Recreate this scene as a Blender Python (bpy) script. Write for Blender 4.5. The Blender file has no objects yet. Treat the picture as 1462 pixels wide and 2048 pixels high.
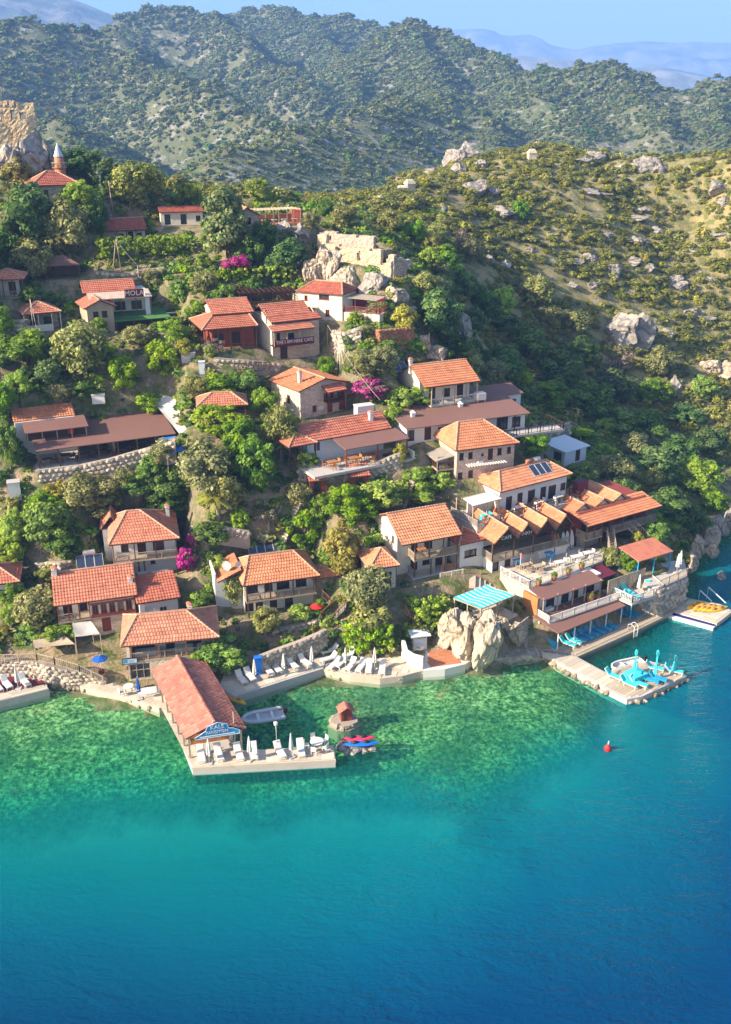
import bpy, bmesh, math, random
import numpy as np
from mathutils import Vector, Matrix
rnd = random.Random(7)
R = math.radians
scene = bpy.context.scene
COL = scene.collection
# ------------------------------------------------------------------ camera, light, sky
CAM_H, FPX, CX, CY = 52.0, 1893.0, 731.0, 1024.0
PITCH = math.atan(794 / 1893)
cam = bpy.data.cameras.new('camera')
cam.sensor_fit = 'VERTICAL'; cam.sensor_height = 24; cam.sensor_width = 24
cam.lens = 24 * FPX / 2048
cam.clip_start = 0.5; cam.clip_end = 30000
camo = bpy.data.objects.new('camera', cam); COL.objects.link(camo)
camo.location = (0, 0, CAM_H); camo.rotation_euler = (math.pi / 2 - PITCH, 0, 0)
scene.camera = camo
SUN_AZ = math.atan2(-0.925, -0.38)       # direction TO the sun measured from +Y towards +X
SUN_EL = R(28)
world = bpy.data.worlds.new('World'); scene.world = world; world.use_nodes = True
wn = world.node_tree.nodes; wl = world.node_tree.links
wn.clear()
sky = wn.new('ShaderNodeTexSky'); sky.sky_type = 'NISHITA'; sky.sun_disc = False
sky.sun_elevation = SUN_EL; sky.sun_rotation = SUN_AZ % (2 * math.pi)
sky.altitude = 50; sky.air_density = 1.0; sky.dust_density = 1.6; sky.ozone_density = 3.5
bg = wn.new('ShaderNodeBackground'); bg.inputs['Strength'].default_value = 0.098
wo = wn.new('ShaderNodeOutputWorld')
tint = wn.new('ShaderNodeMix'); tint.data_type = 'RGBA'; tint.blend_type = 'MULTIPLY'; tint.inputs[0].default_value = 1.0; tint.inputs[7].default_value = (1.14, 0.97, 0.86, 1)
wl.new(sky.outputs[0], tint.inputs[6]); wl.new(tint.outputs[2], bg.inputs[0]); wl.new(bg.outputs[0], wo.inputs[0])
sun = bpy.data.lights.new('sun', 'SUN'); sun.energy = 5.0; sun.angle = R(0.5); sun.color = (1.0, 0.87, 0.70)
suno = bpy.data.objects.new('sun', sun); COL.objects.link(suno)
to_sun = Vector((math.sin(SUN_AZ) * math.cos(SUN_EL), math.cos(SUN_AZ) * math.cos(SUN_EL), math.sin(SUN_EL)))
suno.rotation_euler = to_sun.to_track_quat('Z', 'Y').to_euler(); suno.location = (-80, -20, 120)
scene.view_settings.view_transform = 'Standard'; scene.view_settings.look = 'None'
scene.view_settings.exposure = 1.60; scene.view_settings.gamma = 1
scene.render.engine = 'CYCLES'
cy = scene.cycles
cy.max_bounces = 6; cy.diffuse_bounces = 3; cy.glossy_bounces = 2; cy.transmission_bounces = 3
cy.transparent_max_bounces = 8; cy.volume_bounces = 1
cy.use_adaptive_sampling = True; cy.adaptive_threshold = 0.02
cy.use_denoising = True
try: cy.denoiser = 'OPENIMAGEDENOISE'
except Exception: pass
cy.sample_clamp_indirect = 4
HAZE = 0.00024
# ------------------------------------------------------------------ projection helpers
SP, CP = math.sin(PITCH), math.cos(PITCH)
def ray(px, py):
    a, b = px - CX, py - CY
    return np.array((a, FPX * CP - b * SP, -FPX * SP - b * CP))
def onz(px, py, z):
    d = ray(px, py); t = (z - CAM_H) / d[2]
    return np.array((d[0] * t, d[1] * t, z))
def atd(px, py, dist):                      # the point of a pixel's ray at a ground distance (Y)
    d = ray(px, py); t = dist / d[1]
    return np.array((d[0] * t, dist, CAM_H + d[2] * t))
def proj(x, y, z):
    z = z - CAM_H
    w = y * CP - z * SP; v = y * SP + z * CP
    return (CX + FPX * x / w, CY - FPX * v / w)
# ------------------------------------------------------------------ scene helpers
def link(o, parent=None):
    COL.objects.link(o)
    if parent is not None: o.parent = parent
    return o
def tag(o, label=None, cat=None, group=None, kind=None):
    if label: o['label'] = label
    if cat: o['category'] = cat
    if group: o['group'] = group
    if kind: o['kind'] = kind
    return o
def empty(name, loc, rz=0.0, label=None, cat=None, group=None):
    o = bpy.data.objects.new(name, None); o.empty_display_size = 0.3
    o.location = loc; o.rotation_euler = (0, 0, rz)
    return tag(link(o), label, cat, group)
def copy_tree(o, parent=None):
    c = o.copy(); COL.objects.link(c)
    if parent is not None: c.parent = parent
    for ch in o.children: copy_tree(ch, c)
    return c
class MB:
    """collects polygons, then links them as one mesh object"""
    def __init__(s): s.v = []; s.f = []; s.m = []; s.tone = []; s.sm = []
    def poly(s, pts, m=0, tone=0.5, smooth=False):
        n = len(s.v); s.v.extend([tuple(p) for p in pts]); s.f.append(tuple(range(n, n + len(pts))))
        s.m.append(m); s.tone.append(tone); s.sm.append(smooth)
    def mesh(s, verts, faces, m=0, tone=0.5, smooth=False):
        n = len(s.v); s.v.extend([tuple(p) for p in verts])
        for f in faces:
            s.f.append(tuple(n + i for i in f)); s.m.append(m); s.tone.append(tone); s.sm.append(smooth)
    def box(s, x0, x1, y0, y1, z0, z1, m=0, tone=0.5):
        v = [(x0,y0,z0),(x1,y0,z0),(x1,y1,z0),(x0,y1,z0),(x0,y0,z1),(x1,y0,z1),(x1,y1,z1),(x0,y1,z1)]
        s.mesh(v, [(0,3,2,1),(4,5,6,7),(0,1,5,4),(1,2,6,5),(2,3,7,6),(3,0,4,7)], m, tone)
    def obox(s, c, ax, ay, az, m=0, tone=0.5):   # centre and three half-axis vectors
        c, ax, ay, az = map(Vector, (c, ax, ay, az))
        v = [c + ax*i + ay*j + az*k for k in (-1,1) for i, j in ((-1,-1),(1,-1),(1,1),(-1,1))]
        s.mesh(v, [(0,3,2,1),(4,5,6,7),(0,1,5,4),(1,2,6,5),(2,3,7,6),(3,0,4,7)], m, tone)
    def bar(s, a, b, w, h=None, m=0, tone=0.5):  # square bar from a to b
        a, b = Vector(a), Vector(b); d = b - a
        if d.length < 1e-5: return
        t = d.normalized(); up = Vector((0,0,1)) if abs(t.z) < 0.95 else Vector((1,0,0))
        x = t.cross(up).normalized(); y = x.cross(t)
        s.obox((a+b)/2, d/2, x*(w/2), y*((h or w)/2), m, tone)
    def tube(s, pts, rad, n=6, m=0, tone=0.5, caps=True, smooth=True):
        rr = rad if isinstance(rad, (list, tuple)) else [rad]*len(pts)
        pts = [Vector(p) for p in pts]; rings = []
        base = len(s.v)
        for i, p in enumerate(pts):
            d = (pts[min(i+1, len(pts)-1)] - pts[max(i-1, 0)])
            t = d.normalized() if d.length > 1e-6 else Vector((0,0,1))
            up = Vector((0,0,1)) if abs(t.z) < 0.9 else Vector((1,0,0))
            x = t.cross(up).normalized(); y = t.cross(x)
            for k in range(n):
                a = 2*math.pi*k/n
                s.v.append(tuple(p + (x*math.cos(a) + y*math.sin(a))*rr[i]))
        for i in range(len(pts)-1):
            for k in range(n):
                a, b = base+i*n+k, base+i*n+(k+1) % n
                s.f.append((a, b, b+n, a+n)); s.m.append(m); s.tone.append(tone); s.sm.append(smooth)
        if caps:
            s.f.append(tuple(base+k for k in range(n))[::-1]); s.m.append(m); s.tone.append(tone); s.sm.append(False)
            e = base+(len(pts)-1)*n
            s.f.append(tuple(e+k for k in range(n))); s.m.append(m); s.tone.append(tone); s.sm.append(False)
    def prism(s, pts2, z0, z1, m=0, tone=0.5):   # polygon in xy extruded
        n = len(pts2)
        ar = sum(pts2[i][0]*pts2[(i+1)%n][1]-pts2[(i+1)%n][0]*pts2[i][1] for i in range(n))
        if ar < 0: pts2 = pts2[::-1]
        z0f = z0 if callable(z0) else (lambda x, y: z0)
        v = [(p[0], p[1], z0f(p[0], p[1])) for p in pts2] + [(p[0], p[1], z1) for p in pts2]
        f = [tuple(range(n))[::-1], tuple(range(n, 2*n))] + [(i, (i+1) % n, n+(i+1) % n, n+i) for i in range(n)]
        s.mesh(v, f, m, tone)
    def data(s, name, mats):
        me = bpy.data.meshes.new(name); me.from_pydata(s.v, [], s.f)
        for mt in (mats if isinstance(mats, (list, tuple)) else [mats]): me.materials.append(mt)
        if len(me.polygons) == len(s.f):
            me.polygons.foreach_set('material_index', s.m)
            me.polygons.foreach_set('use_smooth', s.sm)
            at = me.attributes.new('tone', 'FLOAT', 'FACE'); at.data.foreach_set('value', s.tone)
        me.update(); return me
    def build(s, name, mats, parent=None, kind=None):
        o = bpy.data.objects.new(name, s.data(name, mats)); link(o, parent)
        if kind: o['kind'] = kind
        return o
def inst(name, me, parent=None, loc=(0,0,0), rot=(0,0,0), sc=(1,1,1)):
    o = bpy.data.objects.new(name, me); o.location = loc; o.rotation_euler = rot
    o.scale = sc if isinstance(sc, (tuple, list)) else (sc, sc, sc)
    return link(o, parent)
# ------------------------------------------------------------------ noise in numpy (for shapes)
def vhash(ix, iy, seed):
    n = (ix.astype(np.int64)*374761393 + iy.astype(np.int64)*668265263 + seed*974634533) & 0x7fffffff
    n = ((n ^ (n >> 13))*1274126177) & 0x7fffffff
    return ((n ^ (n >> 16)) & 0xffff)/65535.0
def vnoise(x, y, seed=0):
    x = np.asarray(x, float); y = np.asarray(y, float)
    ix = np.floor(x); iy = np.floor(y); fx = x-ix; fy = y-iy
    fx = fx*fx*(3-2*fx); fy = fy*fy*(3-2*fy)
    a = vhash(ix, iy, seed); b = vhash(ix+1, iy, seed); c = vhash(ix, iy+1, seed); d = vhash(ix+1, iy+1, seed)
    return (a*(1-fx)+b*fx)*(1-fy)+(c*(1-fx)+d*fx)*fy
def fbm(x, y, oct=4, seed=0, ridged=False):
    s = 0; a = 0.5; t = 0
    for i in range(oct):
        n = vnoise(np.asarray(x)*2**i, np.asarray(y)*2**i, seed+i*17)
        if ridged: n = 1-np.abs(2*n-1)
        s = s+a*n; t += a; a *= 0.5
    return s/t
# ------------------------------------------------------------------ materials
class NT:
    def __init__(s, name):
        s.mat = bpy.data.materials.new(name); s.mat.use_nodes = True
        s.t = s.mat.node_tree; s.n = s.t.nodes; s.l = s.t.links; s.n.clear()
        s.out = s.n.new('ShaderNodeOutputMaterial')
    def node(s, typ, ins=None, **kw):
        nd = s.n.new(typ)
        for k, v in kw.items(): setattr(nd, k, v)
        for k, v in (ins or {}).items(): s.set(nd, k, v)
        return nd
    def set(s, nd, k, v):
        sock = nd.inputs[k]
        if hasattr(v, 'bl_rna') and isinstance(v, bpy.types.NodeSocket): s.l.new(v, sock)
        else:
            try: sock.default_value = v
            except Exception: sock.default_value = tuple(v)+(1,)
    def coord(s, which='Object'): return s.node('ShaderNodeTexCoord').outputs[which]
    def noise(s, vec, scale, detail=3, rough=0.55, out='Fac', dist=0.0):
        return s.node('ShaderNodeTexNoise', {'Vector': vec, 'Scale': scale, 'Detail': detail, 'Roughness': rough, 'Distortion': dist}).outputs[out]
    def vor(s, vec, scale, feature='F1', out='Distance', rand=1.0):
        return s.node('ShaderNodeTexVoronoi', {'Vector': vec, 'Scale': scale, 'Randomness': rand}, feature=feature).outputs[out]
    def ramp(s, fac, stops, interp='LINEAR'):
        r = s.node('ShaderNodeValToRGB', {'Fac': fac}); cr = r.color_ramp; cr.interpolation = interp
        while len(cr.elements) < len(stops): cr.elements.new(0.5)
        for e, (p, c) in zip(cr.elements, stops):
            e.position = p; e.color = tuple(c)+(1,) if len(c) == 3 else c
        return r.outputs['Color']
    def mix(s, fac, a, b, typ='MIX'):
        m = s.node('ShaderNodeMix', data_type='RGBA', blend_type=typ, clamp_factor=True)
        for i, v in ((0, fac), (6, a), (7, b)):
            if isinstance(v, bpy.types.NodeSocket): s.l.new(v, m.inputs[i])
            elif i == 0: m.inputs[0].default_value = v
            else: m.inputs[i].default_value = tuple(v)+(1,)
        return m.outputs[2]
    def math(s, op, a, b=0.0, c=None, clamp=False):
        m = s.node('ShaderNodeMath', operation=op, use_clamp=clamp)
        for i, v in enumerate((a, b) if c is None else (a, b, c)):
            if isinstance(v, bpy.types.NodeSocket): s.l.new(v, m.inputs[i])
            else: m.inputs[i].default_value = v
        return m.outputs[0]
    def mrange(s, v, a, b, c=0.0, d=1.0):
        return s.node('ShaderNodeMapRange', {'Value': v, 'From Min': a, 'From Max': b, 'To Min': c, 'To Max': d}).outputs[0]
    def attr(s, name, out='Fac'): return s.node('ShaderNodeAttribute', attribute_name=name).outputs[out]
    def bump(s, h, strength=0.3, dist=0.05): return s.node('ShaderNodeBump', {'Height': h, 'Strength': strength, 'Distance': dist}).outputs[0]
    def bsdf(s, col, rough=0.7, normal=None, metal=0.0, spec=0.3, **kw):
        b = s.node('ShaderNodeBsdfPrincipled', {'Base Color': col, 'Roughness': rough, 'Metallic': metal, 'Specular IOR Level': spec})
        if normal is not None: s.set(b, 'Normal', normal)
        for k, v in kw.items(): s.set(b, k, v)
        return b.outputs[0]
    def done(s, sh): s.l.new(sh, s.out.inputs['Surface']); return s.mat
def scl(c, k): return tuple(min(1, x*k) for x in c)
def plain(name, col, rough=0.6, var=0.18, scale=3.0, bump=0.15, metal=0.0, spec=0.3, tone=0.35, stain=None):
    """colour with two scales of noise, a per-face tone and fine relief"""
    t = NT(name); v = t.coord('Object')
    n1 = t.noise(v, scale, 4, 0.6); n2 = t.noise(v, scale*0.17, 3)
    c = t.mix(n1, scl(col, 1-var), scl(col, 1+var))
    c = t.mix(t.mrange(n2, 0.35, 0.7), scl(col, 1-var*0.8), c)
    if stain: c = t.mix(t.mrange(t.noise(v, scale*0.4, 5, 0.7), 0.55, 0.72, 0, 0.75), c, stain)
    c = t.mix(t.math('MULTIPLY', t.math('SUBTRACT', 1.0, t.attr('tone')), tone), c, scl(col, 0.35))
    return t.done(t.bsdf(c, rough, t.bump(n1, bump, 0.03), metal, spec))
M = {}
M['white'] = plain('white_render', (0.74, 0.71, 0.65), 0.85, 0.06, 2.2, 0.2, stain=(0.52, 0.47, 0.39))
M['cream'] = plain('cream_render', (0.72, 0.64, 0.50), 0.85, 0.08, 2.0, 0.2, stain=(0.50, 0.42, 0.31))
M['bluewhite'] = plain('blue_white_render', (0.62, 0.68, 0.72), 0.8, 0.06, 2.0)
M['paint'] = plain('white_paint', (0.70, 0.67, 0.61), 0.55, 0.05, 5.0)
M['fabricwhite'] = plain('white_canvas', (0.70, 0.67, 0.61), 0.9, 0.05, 4.0)
M['wood'] = plain('brown_wood', (0.17, 0.092, 0.048), 0.65, 0.35, 6.0)
M['darkwood'] = plain('dark_wood', (0.072, 0.034, 0.020), 0.6, 0.35, 6.0)
M['palewood'] = plain('weathered_wood', (0.46, 0.36, 0.25), 0.75, 0.22, 6.0)
M['greywood'] = plain('grey_wood', (0.36, 0.31, 0.25), 0.8, 0.22, 6.0)
M['redwood'] = plain('red_wood', (0.28, 0.060, 0.035), 0.6, 0.25, 6.0)
M['orangewood'] = plain('orange_wood', (0.48, 0.20, 0.065), 0.55, 0.25, 6.0)
M['plank'] = plain('deck_wood', (0.53, 0.43, 0.30), 0.75, 0.22, 5.0, tone=0.6)
M['quay'] = plain('quay_stone', (0.60, 0.51, 0.39), 0.85, 0.16, 2.5, 0.3, tone=0.55, stain=(0.42, 0.34, 0.25))
M['dirt'] = plain('beaten_earth', (0.30, 0.22, 0.15), 0.95, 0.25, 1.5, 0.4)
M['concrete'] = plain('concrete', (0.50, 0.46, 0.41), 0.9, 0.14, 2.0, 0.25, stain=(0.34, 0.30, 0.25))
M['iron'] = plain('dark_iron', (0.025, 0.024, 0.024), 0.5, 0.2, 4.0)
M['metal'] = plain('grey_metal', (0.52, 0.53, 0.54), 0.4, 0.1, 4.0, metal=0.3)
M['brownroof'] = plain('brown_roofing', (0.225, 0.115, 0.088), 0.75, 0.14, 1.2, 0.2)
M['fascia'] = plain('fascia_wood', (0.13, 0.055, 0.032), 0.6, 0.3, 5.0)
M['aqua'] = plain('aqua_canvas', (0.06, 0.60, 0.64), 0.75, 0.08, 4.0)
M['azure'] = plain('azure_canvas', (0.02, 0.33, 0.56), 0.7, 0.1, 4.0)
M['blue'] = plain('blue_paint', (0.015, 0.10, 0.45), 0.5, 0.12, 4.0)
M['signblue'] = plain('sign_blue', (0.035, 0.30, 0.60), 0.5, 0.1, 4.0)
M['red'] = plain('red_paint', (0.58, 0.025, 0.025), 0.5, 0.12, 4.0)
M['pink'] = plain('pink_plastic', (0.78, 0.05, 0.12), 0.35, 0.08, 4.0)
M['kayakblue'] = plain('blue_plastic', (0.01, 0.16, 0.72), 0.35, 0.08, 4.0)
M['yellow'] = plain('yellow_plastic', (0.80, 0.47, 0.02), 0.4, 0.08, 4.0)
M['hull'] = plain('grey_rubber', (0.50, 0.54, 0.58), 0.5, 0.08, 4.0)
M['green'] = plain('green_turf', (0.085, 0.22, 0.055), 0.9, 0.22, 3.0, 0.4)
M['terracotta'] = plain('terracotta', (0.50, 0.20, 0.10), 0.8, 0.2, 4.0)
M['brick'] = plain('brick', (0.46, 0.22, 0.11), 0.85, 0.28, 3.0, 0.3, tone=0.5)
M['maroon'] = plain('maroon_paint', (0.14, 0.018, 0.035), 0.6, 0.15, 4.0)
M['navy'] = plain('navy_mat', (0.010, 0.020, 0.17), 0.7, 0.15, 4.0)
M['letter'] = plain('letter_white', (0.82, 0.80, 0.76), 0.6, 0.03, 4.0)
M['bluecloth'] = plain('blue_tarp', (0.015, 0.17, 0.62), 0.6, 0.15, 3.0)
M['trunk'] = plain('bark', (0.15, 0.105, 0.072), 0.9, 0.35, 5.0, 0.5)
M['palebark'] = plain('pale_bark', (0.40, 0.33, 0.25), 0.9, 0.3, 5.0, 0.5)
def mk_tiles(name, c0, c1, c2):
    t = NT(name); v = t.coord('Object')
    tn = t.attr('tone'); r = t.node('ShaderNodeObjectInfo').outputs['Random']
    c = t.ramp(t.math('ADD', tn, t.mrange(r, 0, 1, -.36, .30)), [(0.0, c0), (0.5, c1), (1.0, c2)])
    n = t.noise(v, 0.9, 5, 0.65); c = t.mix(t.mrange(n, 0.48, 0.72, 0, 0.65), c, scl(c0, 0.62))
    n3 = t.noise(v, 2.6, 4, 0.7); c = t.mix(t.mrange(n3, 0.57, 0.72, 0, 0.6), c, (0.42, 0.32, 0.23))
    return t.done(t.bsdf(c, 0.8, t.bump(t.noise(v, 14, 3), 0.3, 0.02), spec=0.25))
M['tile'] = mk_tiles('clay_tiles', (0.38, 0.125, 0.072), (0.48, 0.172, 0.098), (0.56, 0.235, 0.140))
M['tileorange'] = mk_tiles('orange_clay_tiles', (0.43, 0.155, 0.073), (0.54, 0.210, 0.098), (0.61, 0.275, 0.140))
M['tilered'] = mk_tiles('red_clay_tiles', (0.32, 0.090, 0.055), (0.42, 0.130, 0.078), (0.50, 0.185, 0.110))
M['tileold'] = mk_tiles('old_clay_tiles', (0.36, 0.135, 0.080), (0.48, 0.20, 0.115), (0.56, 0.29, 0.18))
M['tilefaded'] = mk_tiles('faded_tiles', (0.33, 0.115, 0.080), (0.43, 0.155, 0.105), (0.50, 0.205, 0.145))
M['ridge'] = plain('ridge_mortar', (0.58, 0.33, 0.21), 0.85, 0.2, 4.0)
def mk_glass():
    t = NT('dark_glass'); v = t.coord('Object'); n = t.noise(v, 1.3, 2)
    c = t.mix(n, (0.015, 0.02, 0.026), (0.05, 0.06, 0.07))
    return t.done(t.bsdf(c, 0.08, spec=0.6))
M['glass'] = mk_glass()
M['solar'] = plain('solar_glass', (0.035, 0.05, 0.085), 0.18, 0.2, 2.0, 0.0, spec=0.6)
def mk_stone(name, c0, c1, mortar, scale=2.4, bs=0.7):
    """masonry: for walls whose stones are under a few pixels"""
    t = NT(name); v = t.coord('Object')
    mp = t.node('ShaderNodeMapping', {'Vector': v, 'Scale': (1, 1, 1.5)}).outputs[0]
    w = t.mix(0.12, mp, t.noise(mp, 1.5, 2, out='Color'))
    e = t.vor(w, scale, 'DISTANCE_TO_EDGE'); cc = t.vor(w, scale, 'F1', 'Color')
    g = t.node('ShaderNodeSeparateColor', {'Color': cc}).outputs[0]
    c = t.mix(g, c0, c1)
    c = t.mix(t.mrange(t.noise(v, 9, 4, 0.7), 0.4, 0.75, 0, 0.4), c, scl(c0, 0.7))
    c = t.mix(t.mrange(e, 0.0, 0.055, 1, 0), c, mortar)
    c = t.mix(t.mrange(t.noise(v, 0.5, 4, 0.7), 0.52, 0.75, 0, 0.5), c, scl(c1, 1.15))
    h = t.math('ADD', t.mrange(e, 0, 0.12), t.math('MULTIPLY', t.noise(v, 8, 4), 0.5))
    return t.done(t.bsdf(c, 0.9, t.bump(h, bs, 0.06), spec=0.2))
M['stonecream'] = mk_stone('cream_masonry', (0.50, 0.41, 0.30), (0.68, 0.58, 0.44), (0.45, 0.37, 0.28))
M['stonegrey'] = mk_stone('grey_masonry', (0.30, 0.25, 0.20), (0.50, 0.43, 0.34), (0.17, 0.135, 0.10))
M['stonepink'] = mk_stone('pinkish_masonry', (0.46, 0.34, 0.26), (0.62, 0.48, 0.37), (0.38, 0.29, 0.22), 3.0)
M['ruin'] = mk_stone('ruin_masonry', (0.50, 0.38, 0.235), (0.66, 0.53, 0.36), (0.32, 0.24, 0.15), 1.9)
def mk_rock(name, c0, c1, dark):
    t = NT(name); v = t.coord('Object')
    n = t.noise(v, 0.6, 6, 0.62); n2 = t.noise(v, 2.6, 5, 0.65)
    c = t.mix(t.mrange(n, 0.3, 0.7), c0, c1)
    c = t.mix(t.mrange(n2, 0.5, 0.7, 0, 0.7), c, dark)
    cr = t.vor(t.mix(0.25, v, t.noise(v, 1.2, 3, out='Color')), 0.7, 'DISTANCE_TO_EDGE')
    c = t.mix(t.mrange(cr, 0, 0.035, 0.75, 0), c, scl(dark, 0.55))
    c = t.mix(t.mrange(t.noise(v, 1.1, 3), 0.62, 0.75, 0, 0.55), c, (0.52, 0.33, 0.17))
    st = t.noise(t.node('ShaderNodeMapping', {'Vector': v, 'Scale': (2.2, 2.2, 0.22)}).outputs[0], 1.4, 5, 0.65)
    c = t.mix(t.mrange(st, 0.52, 0.66, 0, 0.65), c, dark)
    h = t.math('ADD', t.math('ADD', n2, st), t.math('MULTIPLY', t.mrange(cr, 0, 0.06), 0.6))
    return t.done(t.bsdf(c, 0.92, t.bump(h, 0.8, 0.15), spec=0.2))
M['rock'] = mk_rock('limestone', (0.24, 0.215, 0.185), (0.42, 0.375, 0.31), (0.13, 0.115, 0.10))
M['cliff'] = mk_rock('ochre_limestone', (0.36, 0.29, 0.205), (0.53, 0.445, 0.33), (0.19, 0.145, 0.10))
def mk_rubble(name, c0, c1):
    t = NT(name); v = t.coord('Object')
    r = t.node('ShaderNodeObjectInfo').outputs['Random']
    c = t.mix(t.math('FRACT', t.math('ADD', r, t.attr('tone'))), c0, c1)
    n = t.noise(v, 5, 4, 0.7)
    c = t.mix(t.mrange(n, 0.45, 0.75, 0, 0.6), c, scl(c0, 0.6))
    return t.done(t.bsdf(c, 0.92, t.bump(n, 0.6, 0.05), spec=0.2))
M['rubble'] = mk_rubble('rubble_stone', (0.26, 0.215, 0.165), (0.56, 0.48, 0.37))
M['rubbledark'] = mk_rubble('rubble_in_mortar', (0.26, 0.215, 0.165), (0.42, 0.35, 0.27))
M['wetstone'] = mk_rubble('wet_stone', (0.16, 0.12, 0.085), (0.42, 0.34, 0.24))
def mk_leaf(name, cols, trans=0.3, rough=0.55):
    """foliage: tone differs from leaf to leaf, clump to clump and plant to plant"""
    t = NT(name)
    r = t.node('ShaderNodeObjectInfo').outputs['Random']
    tn = t.attr('tone')
    c = t.ramp(tn, [(i/(len(cols)-1), c) for i, c in enumerate(cols)])
    hs = t.node('ShaderNodeHueSaturation', {'Hue': t.mrange(r, 0, 1, 0.485, 0.515), 'Saturation': t.mrange(t.math('FRACT', t.math('MULTIPLY', r, 7.3)), 0, 1, 0.85, 1.1),
                 'Value': t.mrange(t.math('FRACT', t.math('MULTIPLY', r, 13.7)), 0, 1, 0.8, 1.2), 'Fac': 1.0, 'Color': c}).outputs[0]
    d = t.bsdf(hs, rough, spec=0.25)
    tr = t.node('ShaderNodeBsdfTranslucent', {'Color': t.mix(0.6, hs, scl(cols[-1], 1.3))}).outputs[0]
    m = t.node('ShaderNodeMixShader', {'Fac': trans, 1: d, 2: tr}).outputs[0]
    return t.done(m)
M['leafgreen'] = mk_leaf('green_leaves', [(0.058, 0.123, 0.013), (0.143, 0.258, 0.022), (0.305, 0.431, 0.038)], 0.35)
M['leafdark'] = mk_leaf('dark_leaves', [(0.031, 0.075, 0.015), (0.079, 0.155, 0.028), (0.172, 0.255, 0.046)])
M['leafbright'] = mk_leaf('bright_leaves', [(0.115, 0.189, 0.010), (0.241, 0.367, 0.018), (0.460, 0.567, 0.038)], 0.38)
M['leafolive'] = mk_leaf('olive_leaves', [(0.086, 0.101, 0.026), (0.201, 0.215, 0.060), (0.380, 0.369, 0.120)])
M['leafyellow'] = mk_leaf('yellowish_leaves', [(0.121, 0.132, 0.019), (0.259, 0.255, 0.036), (0.466, 0.413, 0.072)])
M['leafpine'] = mk_leaf('pine_needles', [(0.070, 0.115, 0.014), (0.190, 0.245, 0.028), (0.370, 0.400, 0.055)])
M['leafmagenta'] = mk_leaf('magenta_bracts', [(0.20, 0.006, 0.10), (0.42, 0.012, 0.21), (0.60, 0.035, 0.33)])
M['leafdry'] = mk_leaf('dry_twigs', [(0.13, 0.095, 0.07), (0.22, 0.17, 0.12), (0.32, 0.26, 0.19)], 0.15)
M['leafmaquis'] = mk_leaf('maquis_leaves', [(0.073, 0.090, 0.014), (0.174, 0.189, 0.029), (0.325, 0.308, 0.050)], 0.3)
M['leafhill'] = mk_leaf('hill_scrub_leaves', [(0.058, 0.089, 0.026), (0.127, 0.161, 0.041), (0.230, 0.250, 0.067)], 0.2)
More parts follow.
